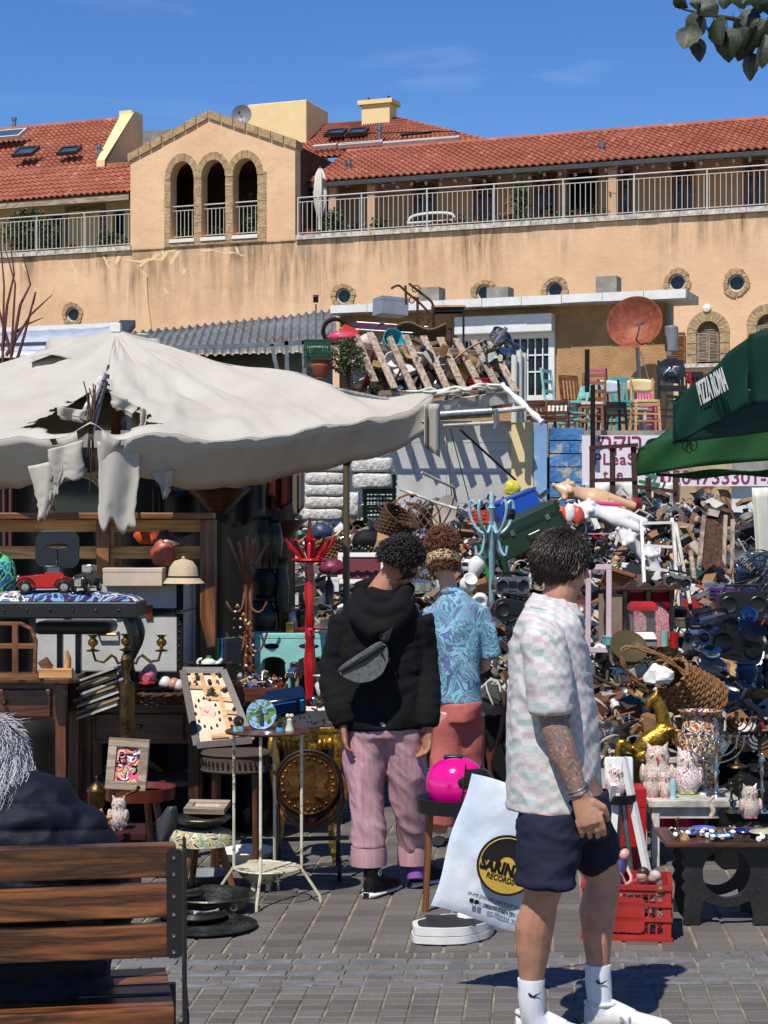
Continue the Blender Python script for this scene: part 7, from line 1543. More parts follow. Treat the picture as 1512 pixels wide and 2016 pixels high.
def torso(label,px,py,Y,L_,m_,rot,leg=1.0):
 t=T('mannequin',label,'mannequin',P(px,py,Y),rot); g=MB(); s=L_
 g.tube([(-.5*s,0,.01),(-.44*s,0,.0),(-.38*s,0,0),(-.3*s,0,0),(-.22*s,0,0),(-.1*s,0,0),(0,0,0),(.1*s,0,0),(.2*s,0,0),(.3*s,0,0)],[(.035*s,.035*s),(.034*s,.034*s),(.09*s,.055*s),(.15*s,.075*s),(.13*s,.085*s),(.1*s,.065*s),(.12*s,.07*s),(.15*s,.09*s),(.15*s,.09*s),(.12*s,.07*s)],20,side=(0,.5,.86))
 for q in(-1,1): d=Vector((0,.5,.86))*q; g.tube([Vector((.22*s,0,0))+d*.07*s,Vector((.4*s,0,-.02))+d*.075*s,Vector((.58*s*leg,.0,-.03))+d*.08*s],[.08*s,.075*s,.06*s],14); g.ball(Vector((-.24*s,-.06*s,.035*s))+d*.06*s,.05*s,12,10); g.tube([Vector((-.31*s,0,0))+d*.13*s,Vector((-.27*s,-.01,0))+d*.17*s],[.04*s,.03*s],10)
 o=g.build('body',m_,t); md=o.modifiers.new('fuse','REMESH'); md.mode='VOXEL'; md.voxel_size=.011; md.use_smooth_shade=True; sm=o.modifiers.new('soft','SMOOTH'); sm.iterations=4; return t
torso('white headless female mannequin lying on its back on the heap',1195,1012,18.6,.72,'porcelain',(0,15,0)); torso('beige mannequin lying behind the white one on the heap',1155,975,19.6,.78,'222,180,140|rough=.3',(0,16,0),1.2); torso('second white mannequin lower down behind the ladder',1262,1085,16.8,.66,'porcelain',(0,40,20)); torso('third white mannequin leg and hip seen through the ladder',1290,1120,16,.5,'porcelain',(0,75,0))
ladder_('white aluminium step ladder standing in the heap in front of the mannequins',(P(1268,1150,14.6),P(1350,1165,14.6),P(1262,1025,14.9),P(1322,1022,14.9)),'white_paint',3); ladder_('long white ladder side leaning right of the step ladder',(P(1335,1195,14.5),P(1358,1190,14.5),P(1325,1030,14.8),P(1329,1030,14.8)),'white_dirty',1)
for i,(px,c_)in enumerate(((1105,'236,90,40'),(1122,'white_paint'),(1138,'220,80,60'))): blob(('orange','white','red')[i]+' plastic toy wedge beside the mannequin neck','toy','toy',P(px,1030-5*(i%2),17.4),(.06,.05,.1),c_,amp=.15)
frame('bright pink picture frame above the mannequins',P(1193,1018,19),(-10,4,-6),.3,.16,'236,60,120','240,200,210',.03)
t=box('open wooden paint box standing on its side beside the ladder',P(1215,1145,15),(-60,18,0),.24,.17,.06,'wood_mid',open_=True,flaps=False,th=.012); MB().box((0,0,.02),(.03,.17,.02),(0,0,35)).build('palette_bar','wood_pine',t)
MB().bx(-.36,.36,-.02,.02,0,.012).build('shelf_board','pink_floral',label='thin pink edged board under the white mannequin',cat='board',loc=P(1195,1052,17.5))
t=frame('tall empty frame with pinkish white paint beside the front man head',P(1178,1285,12),(-6,0,-10),.17,.58,'206,180,190',None,.035,.03)
rr=random.Random(8)
for i in range(5): x=1378+i*14; a_,b_=P(x-10+4*i,1190,16),P(x+8,1015+8*(i%3),16.3); MB().beam(a_,b_,.09 if i in(1,2)else .035,.03,(0,-1,0)).build('wicker_mat' if i in(1,2)else 'timber_board','wicker_dark' if i in(1,2)else 'wood_grey_z',label=('grey board left of the woven panels','left rounded brown woven panel against the rusty wall','right rounded brown woven panel against the rusty wall','thin grey board right of the woven panels','last narrow board beside the white panel')[i],cat='panel' if i in(1,2)else 'board')
for i in range(3): MB().tube([P(1345+i*16,1215,15.5),P(1320+i*20,1110-12*i,16)],.022,8).build('curtain_pole',['dull_silver','wood_mid','wood_grey'][i],label=('silver','brown','grey')[i]+' curtain pole leaning right of the ladder',cat='pole')
crate('purple plastic crate in front of the woven panels',P(1424,1192,14.5),8,.17,.16,.14,'96,50,130'); fan('black standing fan at the right edge of the picture',P(1492,1190,13),12,.19,h=.2)
def wt_cloth(u,v): return P(1480+50*u+10*v,960+160*v,17)+Vector((0,.06*math.sin(u*9),0))
MB().grid(wt_cloth,10,8).build('cloth','tarp_white',label='off white cloth hanging in front of the white panel',cat='cloth',solid=.01)
Yo=12.6; t=T('display_cabinet','ornate carved cabinet with red velvet and pink floral lining','cabinet',P(1265,1275,Yo));
MB().bx(-.2,.22,.04,.06,0,.4).build('back_panel','pink_floral',t,smooth=False); MB().grid(lambda u,v: Vector((-.17+.36*u,.03,.38-.13*v*(1-.5*abs(math.sin(u*PI*2))))),24,6).build('velvet','150,20,34|rough=.9',t,solid=.01)
for x in(-.25,-.12,.04,.2): MB().lathe([(0,0),(.02,0),(.022,.05),(.013,.08),(.02,.2),(.012,.3),(.022,.36),(.022,.42),(0,.42)],10,(x,0,0)).build('column','pewter',t)
MB().plate([(-.28,0),(.26,0)]+[(.26-.54*i/20,.035+.02*math.sin(i*1.6))for i in range(21)],.06,(),Matrix.Translation((0,.03,.4))@Matrix.Rotation(R(90),4,'X')).build('cornice','wood_dark',t,smooth=False); MB().bx(-.3,-.14,.0,.03,0,.37).build('side_panel','150,126,104|bump=.4',t,smooth=False)
Ys=11.9; t=T('sweet_dispenser','toy sweet dispenser with a red roof and clear glass body','dispenser',P(1265,1272,Ys)); MB().bx(-.085,.085,-.07,.07,0,.05).build('base','grey_plastic',t,smooth=False,bevel=.004); MB().lathe([(.115,.0),(.085,.045)],4,(0,0,.05),Matrix.Rotation(R(45),3,'Z')).build('hopper','white_paint',t,smooth=False); MB().bx(-.07,.07,-.06,.06,.095,.23).build('tank','clear_glass',t,smooth=False)
for sx in(-1,1):
 for sy in(-1,1): MB().bx(sx*.07-.005,sx*.07+.005,sy*.06-.005,sy*.06+.005,.09,.24).build('post','dull_silver',t,smooth=False)
MB().lathe([(0,0),(.125,0),(.125,.025),(.09,.055),(0,.055)],4,(0,0,.235),Matrix.Rotation(R(45),3,'Z')).build('roof','red_lacquer',t,smooth=False)
for px,py,c_,lb,k in((1210,1270,'110,190,196','turquoise box at the foot of the ornate cabinet',0),(1355,1235,'120,110,90|rough=.9|bump=.5','grey brown plush cushion beside the figurine',0),(1327,1275,'190,24,20','tall red tin behind the big basket',1),(1308,1272,'150,200,190','pale teal cup left of the red tin',1),(1368,1238,'140,100,70','small brown monk figurine above the blue camera',2)):
 if k==0: box(lb,P(px,py,12),(0,0,10),.14,.1,.06,c_)
 elif k==1: lathed('tin',lb,'tin',P(px,py,11.9),[(0,0),(.025,0),(.03,.1),(.027,.1),(0,.09)],c_)
 else: g=MB(); g.lathe([(0,0),(.04,0),(.035,.04),(.02,.07),(.012,.08),(.022,.095),(.02,.115),(0,.125)],12); g.build('figurine',c_,label=lb,cat='figurine',loc=P(px,py,11.8))
for i,(px,py,Y,w,m_,rt,lb)in enumerate(((1412,1262,11.8,.3,'30,44,74|rough=.2',(0,-12,20),'dark blue glossy boom box right of the monk figurine'),(1440,1300,11.5,.34,'30,36,50|rough=.25',(0,14,10),'dark blue boom box with a round speaker in the right heap'),(1460,1215,12.4,.32,'black_plastic',(0,0,0),'black stereo with a bright blue speaker ring'),(1372,1268,11.4,.16,'80,110,160|rough=.2',(0,0,-10),'light blue compact camera shaped radio'),(1330,1160,13.8,.2,'silver',(0,10,0),'silver radio below the ladder'),(1010,1225,13.5,.3,'black_plastic',(0,10,0),'black radio behind the woman shoulder'),(1040,1260,13,.26,'black_plastic',(0,-20,20),'black cassette player behind the front man back'))): radio(lb,P(px,py,Y),rt,w,.12,w*.55,m_,'black_plastic')
g=MB(); g.ring((0,0,0),.045,.014,24,8,'y'); g.ball((0,0,0),(.02,.02,.02)); g.build('speaker_ring','20,140,220|rough=.2',label='bright blue speaker ring at the right edge',cat='speaker',loc=P(1474,1212,11.9))
for i,(px,py,c_,r_,lb)in enumerate(((1470,1340,'30,70,100|rough=.3',.07,'large dark blue plastic bowl at the right edge'),(1392,1330,'grey_plastic',.07,'grey plastic jug behind the big wicker basket'),(1430,1380,'dull_silver',.06,'dull cooking pot right of the big basket'),(1450,1450,'wood_mid',.07,'brown wooden pot near the menorahs'),(1400,1300,'silver',.05,'silver cylinder beside the blue radio'),(1225,1300,'90,80,54|rough=.2',.1,'olive glass bowl behind the wicker handle'),(1222,1345,'silver',.06,'small glass bowl with a red and orange lid'),(1470,1270,'dark_grey',.08,'charcoal kettle at the far right of the heap'))): vase(lb,P(px,py,10.9),(25*(i%3),15*(i%2),0),r_,r_*1.5,c_,.85,name='pot',cat='pot')
t=basket('large wicker basket tipped on its side with a twisted handle',P(1385,1388,10.6),(18,-52,14),.17,.32,'wicker',False,.62,rows=17);
g=MB(); hpts=smooth2([P(1352,1330,10.3),P(1300,1290,10.3),P(1232,1275,10.3),P(1228,1310,10.3),P(1262,1350,10.35),P(1290,1370,10.4)],5)
for s in(0,PI): g.tube([p+Vector((.008*math.cos(i*1.1+s),0,.008*math.sin(i*1.1+s)))for i,p in enumerate(hpts)],.008,6)
hd_=g.build('handle','wicker',t); hd_.matrix_parent_inverse=t.matrix_basis.inverted()
blob('crumpled white paper in the mouth of the big basket','paper','paper',P(1296,1345,10.3),(.08,.06,.06),'white_paint',amp=.5)
Y1=9.6; t=table('square white painted low table crowded with owls and the tall vase',(P(1345,0,Y1).x+.02,Y1-.0,0),0,.48,.52,P(0,1562,Y1).z,'white_dirty',.035,.04); h1=P(0,1562,Y1).z
table('white table behind holding brass bells and the golden horse',(P(1250,0,10.6).x,10.6,0),0,.5,.5,P(0,1490,10.4).z,'white_dirty'); h2=P(0,1490,10.4).z
def on(px,Y,h): return Vector((P(px,0,Y).x,Y,h))
t=T('brass_horse','gilded brass rearing horse figure with raised head before the big basket','figurine',on(1290,10.0,h2-.05)); g=MB()
g.tube([(-.1,0,.12),(-.05,0,.17),(.03,0,.22),(.05,0,.28),(.03,0,.36),(.0,0,.42)],[(.035,.04),(.06,.06),(.055,.06),(.04,.045),(.028,.035),(.022,.03)],14,side=(0,1,0)); g.tube([(.01,0,.43),(-.03,0,.4),(-.05,0,.36)],[.03,.024,.014],10)
for sy in(-1,1): g.tube([(-.09,sy*.03,.12),(-.06,sy*.03,.05),(-.1,sy*.03,0)],[.035,.02,.012],8); g.tube([(.04,sy*.03,.24),(.11,sy*.03,.26),(.11,sy*.03,.18)],[.024,.014,.009],8); g.tube([(.005,sy*.014,.44),(.012,sy*.018,.475)],[.01,.001],6)
g.tube(smooth2([(-.13,0,.14),(-.19,0,.18),(-.2,0,.08),(-.15,0,.0)]),[.02]*12+[.008],8); o=g.build('body','gold',t); md=o.modifiers.new('fuse','REMESH'); md.mode='VOXEL'; md.voxel_size=.006; md.use_smooth_shade=True
g=MB()
for k in range(8): g.ball((.045-.004*k,0,.27+.022*k),(.02,.012,.016),8,6)
g.build('mane','brass',t)
for i,(px,py,r_,lb)in enumerate(((1206,1470,.04,'small brass bell with a curved handle left of the brass dish'),(1195,1500,.045,'second brass bell at the white table edge'),(1238,1505,.085,'ribbed brass dome dish lying beside the bells'),(1255,1470,.05,'brass cup behind the dome dish'))): lathed('brass_bell' if i<2 else 'brass_dish',lb,'bell' if i<2 else 'dish',on(px,10.1,h2),[(0,0),(r_,0),(r_*.8,r_*.3),(r_*.5,r_*.8),(.01,r_),(.008,r_*1.5),(0,r_*1.6)],'brass',0,16)
vase('tall blue and orange oriental vase with gold handles and a garden scene',on(1378,9.76,h1),0,.115,.42,'imari',.75,handles=True,belly=.62); g=MB(); g.grid(lambda u,v: Vector((math.cos(R(235+70*u))*(.112-.02*abs(v-.7)),math.sin(R(235+70*u))*(.112-.02*abs(v-.7)),.15+.15*v)),14,8); g.build('painted_panel','tap_green',label='cream painted garden panel on the oriental vase',cat='vase panel',solid=.002,loc=on(1378,9.76,h1))
lathed('tumbler','tall brass bucket vase left of the owls on the white table','vase',on(1262,9.78,h1),[(0,0),(.035,0),(.055,.15),(.05,.15),(0,.02)],'brass_dark',0,12)
for px,dy,h_,m_,e_,lb,bs_ in((1294,.04,.25,'floral_a','210,50,40','tall floral ceramic owl with red flowers on the white table',None),(1353,.02,.23,'floral_b','220,170,90','white cat like owl with dark pink flowers on a green base','60,160,60'),(1284,-.1,.13,'floral_c','220,60,120','small pink and grey floral owl, left of the pair in front',None),(1310,-.1,.13,'floral_a','220,60,120','small yellow dotted floral owl, right of the pair in front',None)): owl(lb,on(px,Y1+dy-.02,h1),-8,h_,m_,ear=e_,base=bs_)
owl('rounded pink owl with big eyes on the black carved table',on(1476,8.6,P(0,1610,8.6).z),10,.15,'floral_c',ear='220,60,120'); owl('dark multi coloured owl on the small black stool',on(1213,8.9,P(0,1568,8.9).z),10,.15,'floral_b',ear='120,40,40')
g=MB(); g.lathe([(0,0),(.02,0),(.012,.02),(.02,.06),(.012,.1),(0,.1)],10); g.build('figurine','170,214,220',label='slim pale blue figurine between the floral owls',cat='figurine',loc=on(1325,9.42,h1)); g=MB(); g.tube(smooth2([(0,0,0),(.01,0,.03),(-.01,0,.07),(.02,0,.1)]),[.012]*6+[.008]*6+[.003],8); g.build('dolphin_figurine','floral_c',label='mosaic dolphin figurine leaping at the edge of the black table',cat='figurine',loc=on(1400,8.55,P(0,1605,8.6).z))
for i,(px,Y,m_,h_,z_,lb)in enumerate(((1410,9.5,'silver',.36,h1,'tall silver menorah standing at the front of the white table'),(1450,9.9,'brass_dark',.3,h1+.1,'bronze menorah behind the silver one'),(1385,9.6,'dull_silver',.22,h1,'small dull menorah in front of the oriental vase'),(1495,9.9,'dark_iron',.24,h1+.08,'black curved arm menorah at the right edge'))): menorah(lb,on(px,Y,z_),-8+6*i,h_,h_*.8,m_)
for i,(px,h_,m_)in enumerate(((1440,.17,'pewter'),(1458,.19,'pewter'),(1475,.14,'brass_dark'),(1500,.3,'silver'),(1492,.13,'brass_dark'))): candlestick(('short pewter','taller pewter','small bronze','tall silver goblet shaped','tiny bronze')[i]+' candlestick right of the white table',on(px,9.3,P(0,1600,9.3).z),0,h_,.035,m_)
box('dark wooden chest carrying the candlesticks right of the white table',(P(1490,0,9.4).x+.05,9.5,0),0,.5,.4,P(0,1600,9.3).z,'black_matte',name='chest',cat='chest')
Yk=8.05; hk=P(0,1650,Yk).z; t=T('carved_table','worn black plank table with a big round opening in its end board','table',(P(1425,0,Yk).x,Yk,0)); w_=.3
MB().bx(-.27,.42,-.13,.3,hk-.02,hk).build('tabletop','wood_dark',t,smooth=False,bevel=.004)
def wav(x,n=7): return[(x+(.012 if i%2 else-.004)*(1 if x>0 else-1),.13+(hk-.17)*i/n)for i in range(n+1)]
ol=[(-.19,0),(-.115,0),(-.115,.05)]+[(-.1+.2*i/8,.1+.03*-math.sin(PI*i/8)+.005)for i in range(9)]+[(.115,.05),(.115,0),(.19,0)]+wav(.185)+[(.2,hk-.021),(-.2,hk-.021)]+wav(-.185)[::-1]
mat('black_worn',(40,37,34),.5,rgb2=(24,22,20),vs=9,k=.9,wear=((120,104,84),.16,24),bump=.3)
for y_ in(-.05,.22): MB().plate(ol,.022,[circ2(.105,26,0,.225)],Matrix.Translation((0,y_,0))@Matrix.Rotation(R(90),4,'X')).build('end_board','black_worn',t,smooth=False,bevel=.003)
rr=random.Random(2)
for i,(px,dy,m_,lb)in enumerate(((1350,.05,'60,80,150','blue enamel dish at the left of the black table'),(1420,-.04,'40,110,160','turquoise glazed saucer at the front of the black table'),(1465,.06,'30,50,110','dark blue plate behind the turquoise saucer'),(1385,.1,'110,120,200','lilac plate stacked on the black table'),(1500,-.02,'200,190,160','cream dish at the right edge of the black table'))): bowl(lb,on(px,Yk+dy,hk+.001+.004*i),0,.05,.014,m_+'|rough=.2',name='dish',cat='dish')
for i in range(16): a_=rr.uniform(1325,1500); g=MB(); g.lathe([(0,0),(.011,.002),(.012,.018),(0,.02)],10,(0,0,0),Euler((rr.uniform(0,1.5),0,0)).to_matrix()); o=g.build('bead','porcelain',label='small white eye bead ornament on the black table',cat='bead',group='eye bead ornaments on the black table',loc=on(a_,Yk+rr.uniform(-.1,.1),hk+.012)); MB().ball((0,-.012,.01),(.005,.003,.005),8,6).build('pupil','black_plastic',o)
MB().plate([(-.06,-.02),(.06,-.02),(.065,0),(.06,.02),(-.06,.02),(-.065,0)],.012).build('pen_tray','brass_dark',label='oblong brass tray with a scalloped rim at the table front',cat='tray',loc=on(1440,Yk-.09,hk));
mass('small_wares','loose chains, shells and small wares on the black table',lambda rr: (on(rr.uniform(1318,1512),Yk+rr.uniform(-.1,.2),hk+.01)for _ in range(70)),8,.02,.04)
for pts,m_,lb in((((1335,1612),(1318,1625),(1325,1650),(1318,1660)),'brass_dark','chain hanging from the left corner of the black table'),):
 t=T('chain',lb,'chain',P(*pts[0],8));
 for i in range(11): g=MB(); g.ring((0,0,0),.007,.002,10,4,'xy'[i%2]); g.build('link',m_,t,loc=(-.006*math.sin(i),0,-.012*i))
MB().grid(lambda u,v: P(1300+85*u,1590+62*v,9.55+.05*math.sin(u*8)),14,6).build('cloth','222,20,100',label='bright magenta cloth hanging under the white table',cat='cloth',solid=.01)
t=box('bright red tin box under the white table behind the front man',(P(1232,0,9.3).x,9.3,0),0,.18,.2,.42,'190,24,24'); t=T('folding_chair','white folding chair leaning behind the front man knee','chair',(P(1232,0,8.8).x,8.8,0));
for a_,b_ in(((-.08,0,0),(-.02,.1,.62)),((.12,0,0),(.0,.1,.62)),((-.1,.2,0),(-.06,.0,.5))): MB().beam(a_,b_,.03,.03).build('leg','white_paint',t,smooth=False)
MB().box((-.02,.1,.55),(.14,.02,.14),(-10,0,0)).build('backrest','white_paint',t,bevel=.01)
Yb=8.25; hb=P(0,1583,Yb).z; t=stool('black oval tray table holding the pink helmet',(P(905,0,Yb).x,Yb,0),0,'black_plastic',h=hb,r=.185,legs=3,rim=.035,legm='wood_mid_z',name='tray_table',cat='table',splay=.02); stool('small black tray stool holding the dark owl',(P(1215,0,8.9).x,8.9,0),20,'black_plastic',h=P(0,1568,8.9).z,r=.085,legs=3,rim=.015,legm='dull_silver')
t=helmet('glossy hot pink motorcycle helmet with a clear visor',(P(898,0,Yb).x,Yb,hb-.005),-8,'236,14,140|rough=.12|coat=.6|k=.9',.122,visor='smoked_glass')
t=T('eiffel_tower','small brass tower souvenir beside the pink helmet','souvenir',P(917,1578,8.05));
for sx in(-1,1):
 for sy in(-1,1): MB().tube([(sx*.022,sy*.022,0),(sx*.011,sy*.011,.04),(sx*.004,sy*.004,.12),(0,0,.17)],[.006,.004,.003,.002],4).build('leg','brass_dark',t)
for z,w_ in((.035,.014),(.07,.01),(.12,.006)): MB().bx(-w_,w_,-w_,w_,z,z+.005).build('platform','brass_dark',t,smooth=False)
sp=[(-.165,-.07),(-.05,-.1),(.06,-.085),(.165,.02),(.2,.14),(.18,.19),(-.02,.2),(-.165,.06)]; q=G(890,1862); t=T('bathroom_scale','white bathroom scale with a black ribbed mat on the paving','scale',(q.x,q.y+.1,0),3)
def rpoly(pts,r=.03):
 out=[]
 for i,p in enumerate(pts): a,b,c=Vector(pts[i-1]),Vector(p),Vector(pts[(i+1)%len(pts)]); u_,v_=(a-b).normalized()*r,(c-b).normalized()*r; out+=[tuple(b+u_*(1-k)**2+v_*k**2)for k in(0,.33,.66,1)]
 return out
MB().plate(rpoly(sp),.03,(),Matrix.Translation((0,0,.004))).build('base','white_paint',t,bevel=.004); MB().plate(rpoly([(x*.98,y*.98)for x,y in sp]),.034,(),Matrix.Translation((0,0,.037))).build('platform','white_paint',t,bevel=.006); o=MB().plate(rpoly([(x*.88+.005,y*.86)for x,y in sp]),.003,(),Matrix.Translation((0,0,.0712))).build('mat','dark_grey',t)
g=MB()
for i in range(20): y_=-.07+i*.0115; g.bx(-.1,.1,y_,y_+.004,.0743,.076)
g.build('ribs','dark_grey',t,kind='stuff'); MB().lathe([(0,0),(.045,0),(.042,.012),(.03,.016),(0,.016)],24,(.08,.12,.074)).build('dial_housing','white_paint',t)
q=G(1272,1855); t=crate('bright red plastic crate full of old dolls beside the front man leg',(q.x-.055,q.y+.19,0),-8,.37,.33,.235,'red_crate',grip=False); cr=t.location.copy()
MB().plate(rrect(.15,.145,.02),.006,(),Matrix.Translation((.0,-.166,.11))@Matrix.Rotation(R(90),4,'X')).build('label_plate','red_crate',t,smooth=False)
for i,(dx,dy,z_,h_,c_,rt)in enumerate(((.02,-.05,.2,'60,40,30','red_crate',(40,20,10)),(-.06,.0,.22,'black_matte','black_matte',(10,-25,60)),(.09,.05,.2,'white_dirty','150,40,60',(60,30,0)),(-.02,.1,.24,'black_matte','60,60,120',(-20,30,20)),(.06,-.1,.19,'120,60,30','white_paint',(80,0,40)))):
 d=T('doll',('grey haired doll with a pink face on top of the red crate','black clad doll sticking out at the left of the red crate','white haired doll in dark red lying in the crate','dark haired doll in blue at the back of the crate','brown haired doll in white at the front of the crate')[i],'doll',cr+Vector((dx,dy,z_)),rt)
 MB().tube([(0,0,-.09),(0,0,-.03),(0,0,.04),(0,0,.06)],[(.035,.025),(.025,.02),(.028,.02),(.01,.01)],10,side=(1,0,0)).build('dress',c_,d); MB().ball((0,0,.085),(.024,.024,.028),12,10).build('head','226,170,150',d); MB().ball((0,.008,.095),(.027,.024,.027),12,8).build('hair',h_,d)
 for s in(-1,1): MB().tube([(s*.025,0,.04),(s*.05,-.02,.0),(s*.045,-.04,-.03)],[.009,.007,.006],6).build('arm','226,170,150',d)
mass('doll_parts','doll limbs and toys filling the red crate',lambda rr: (cr+Vector((rr.uniform(-.13,.13),rr.uniform(-.14,.14),rr.uniform(.03,.19)))for _ in range(90)),12,.025,.05).__setitem__('label','doll limbs and toys filling the red crate')
t=T('plant_stand','brown curved wooden stand base right of the woman','stand',(P(965,0,11.6).x,11.6,0)); MB().bx(-.09,.13,-.06,.06,0,.05).build('base','wood_mid',t,bevel=.005)
for pts in(((.02,0,.05),(.0,0,.25),(.07,0,.45),(.1,0,.7)),((.0,0,.25),(-.06,0,.5),(-.1,0,.72))): MB().tube(smooth2(pts),.018,8).build('arm','wood_dark_z',t)
bowl('grey stone bowl on the paving at the foot of the heap',(P(1012,0,12).x,12.6,.35),0,.16,.12,'dark_grey'); bowl('lime green plate leaning on the blue stand foot',P(945,1375,12.8),(50,0,0),.09,.02,'150,200,60')
Z=[('pot',905,1075,'dull saucepan with a long handle under the rattan frame',.09,'dull_silver'),('vase',930,1060,'tall cream vase between the rattan frame and the blue stand',.05,'cream_enamel'),('box',870,1095,'brown wooden box above the woman headband',.16,'wood_mid'),('frame',660,1210,'gilt picture frame lying behind the red stand',.2,'gold'),('radio',700,1120,'grey cassette radio below the black laptop bag',.22,'grey_plastic'),('bowl',890,1130,'white enamel basin upended behind the woman',.13,'white_paint'),('box',800,1060,'cream painted box under the rattan frame',.2,'214,200,170'),('vase',1000,1100,'green glass vase right of the blue stand pole',.06,'60,110,70|rough=.15'),('frame',1075,1180,'thin black frame leaning behind the front man',.26,'black_plastic'),('basket',1210,1195,'round brown basket left of the ornate cabinet',.1,'wicker_dark'),('crate',1395,1215,'grey plastic crate beside the black stereo',.24,'grey_plastic'),('vase',1190,1330,'white porcelain jar behind the front man elbow',.06,'porcelain'),('pot',1415,1345,'aluminium kettle pot right of the big basket',.08,'silver'),('box',1345,1185,'white electric appliance box right of the ladder',.17,'white_paint'),('radio',1490,1260,'dark stereo amplifier at the far right edge',.3,'dark_grey'),('lamp',1300,1240,'small brass table lamp base right of the sweet dispenser',.04,'brass'),('box',1205,1420,'worn leather box behind the brass bells',.18,'120,72,44'),('vase',1445,1420,'brown glazed jug behind the menorahs',.07,'96,58,36|rough=.2'),('frame',1235,1225,'faded floral frame left of the sweet dispenser',.16,'wood_grey'),('bowl',1320,1300,'silver bowl just above the big basket',.1,'silver'),('pot',1215,1390,'orange enamel pot between the leather box and the basket',.07,'206,96,40|rough=.2'),('bowl',1130,1215,'dark wooden bowl behind the front man neck',.12,'wood_dark'),('crate',640,1130,'black wire basket left of the umbrella pole',.2,'dark_iron'),('vase',760,1150,'small blue vase behind the hooded man head',.04,'50,90,150|rough=.2'),('lamp',950,1090,'tall dull metal lamp base behind the blue stand',.05,'pewter'),('box',1060,1120,'flat cardboard box on the green trunk edge',.22,'cardboard'),('basket',1480,1420,'pale wicker basket at the right edge above the candlesticks',.1,'wicker'),('radio',1375,1310,'small silver radio on the rim of the big basket',.14,'silver'),('vase',1240,1440,'amber glass vase between the bells and the horse',.05,'smoked_glass'),('pot',1460,1385,'blue enamel pan at the right of the heap',.1,'40,70,120|rough=.2')]
for i,(k,px,py,lb,s,m_)in enumerate(Z):
 q=hp(px,py,.06); rt=((i*37)%40-20,(i*53)%44-22,(i*71)%80-40)
 if k=='pot': pot(lb,q,rt,s,s*.8,m_,long=i%2==0,lid=i%3==0)
 elif k=='vase': vase(lb,q,rt,s,s*3,m_)
 elif k=='box': box(lb,q,rt,s,s*.7,s*.5,m_)
 elif k=='frame': frame(lb,q,(rt[0],rt[1],rt[2]*.3),s,s*1.25,m_,None if i%2 else 'floral_c',.03,.025)
 elif k=='radio': radio(lb,q,rt,s,.1,s*.5,m_)
 elif k=='bowl': bowl(lb,q,(60,rt[1],rt[2]),s,s*.4,m_)
 elif k=='basket': basket(lb,q,rt,s,s*1.1,m_,False)
 elif k=='crate': crate(lb,q,rt,s,s*.7,s*.6,m_)
 else: candlestick(lb,q,(rt[0]*.4,rt[1]*.4,0),s*6,s*1.4,m_)
# PEOPLE
dg=None
def fuse(name,g,m,parent,vox=.008,it=6,fold=None,ang=60):
 """grow one continuous skin over overlapping lofts, then press folds into it"""
 tmp=bpy.data.objects.new('tmp',g.mesh('tmp',m,False)); scene.collection.objects.link(tmp)
 md=tmp.modifiers.new('r','REMESH'); md.mode='VOXEL'; md.voxel_size=vox; sm=tmp.modifiers.new('s','SMOOTH'); sm.iterations=it; sm.factor=.6
 me=bpy.data.meshes.new_from_object(tmp.evaluated_get(bpy.context.evaluated_depsgraph_get())); bpy.data.objects.remove(tmp); me.name=name
 if fold:
  n=len(me.vertices); co=np.empty(n*3); me.vertices.foreach_get('co',co); no=np.empty(n*3); me.vertices.foreach_get('normal',no); co=co.reshape(-1,3); no=no.reshape(-1,3)
  d=np.array([fold(Vector(c))for c in co]); co+=no*d[:,None]; me.vertices.foreach_set('co',co.ravel())
 me.polygons.foreach_set('use_smooth',[True]*len(me.polygons)); me.materials.clear(); me.materials.append(MT(m)); me.update()
 o=bpy.data.objects.new(name,me); scene.collection.objects.link(o); o.parent=parent; return o
def ridg(p,sc,st=(1,1,1),seed=0):
 v=noise.noise(Vector((p.x*st[0]*sc,p.y*st[1]*sc,p.z*st[2]*sc+seed))); return(1-abs(v)*2.2)
def px2(o,Y): return lambda x,y,d=0.0: P(x,y,Y+d)-o
def hand(g,w,dr,side,nrm,s=1.0,curl=.5,thumb=1):
 """w wrist, dr direction to the fingers, side across the palm (index side), nrm palm normal"""
 w=Vector(w); dr=Vector(dr).normalized(); side=Vector(side).normalized(); nrm=Vector(nrm).normalized()
 g.tube([w-dr*.02,w+dr*.03*s,w+dr*.075*s,w+dr*.095*s],[(.026*s,.02*s),(.036*s,.019*s),(.041*s,.017*s),(.036*s,.014*s)],14,side=side)
 for i,(off,L_)in enumerate(((.034,.07),(.012,.078),(-.012,.072),(-.035,.057))):
  b=w+dr*.088*s+side*off*s; c1=curl*(.8+.1*i); d1=(dr+nrm*c1*.6).normalized(); d2=(dr+nrm*c1*1.8).normalized(); d3=(dr*.5+nrm*c1*2.4).normalized()
  p1=b+d1*L_*.42*s; p2=p1+d2*L_*.33*s; p3=p2+d3*L_*.28*s; g.tube([b-dr*.02,b,p1,p2,p3],[.0095*s,.0105*s,.0095*s,.0085*s,.006*s],9)
 b=w+dr*.03*s+side*thumb*.03*s; p1=b+(dr*.6+side*thumb*.6+nrm*.3).normalized()*.036*s; p2=p1+(dr*.9+side*thumb*.1+nrm*.5).normalized()*.03*s; p3=p2+(dr*.9+nrm*.6).normalized()*.022*s
 g.tube([w+dr*.01,b,p1,p2,p3],[.014*s,.015*s,.0125*s,.011*s,.008*s],9)
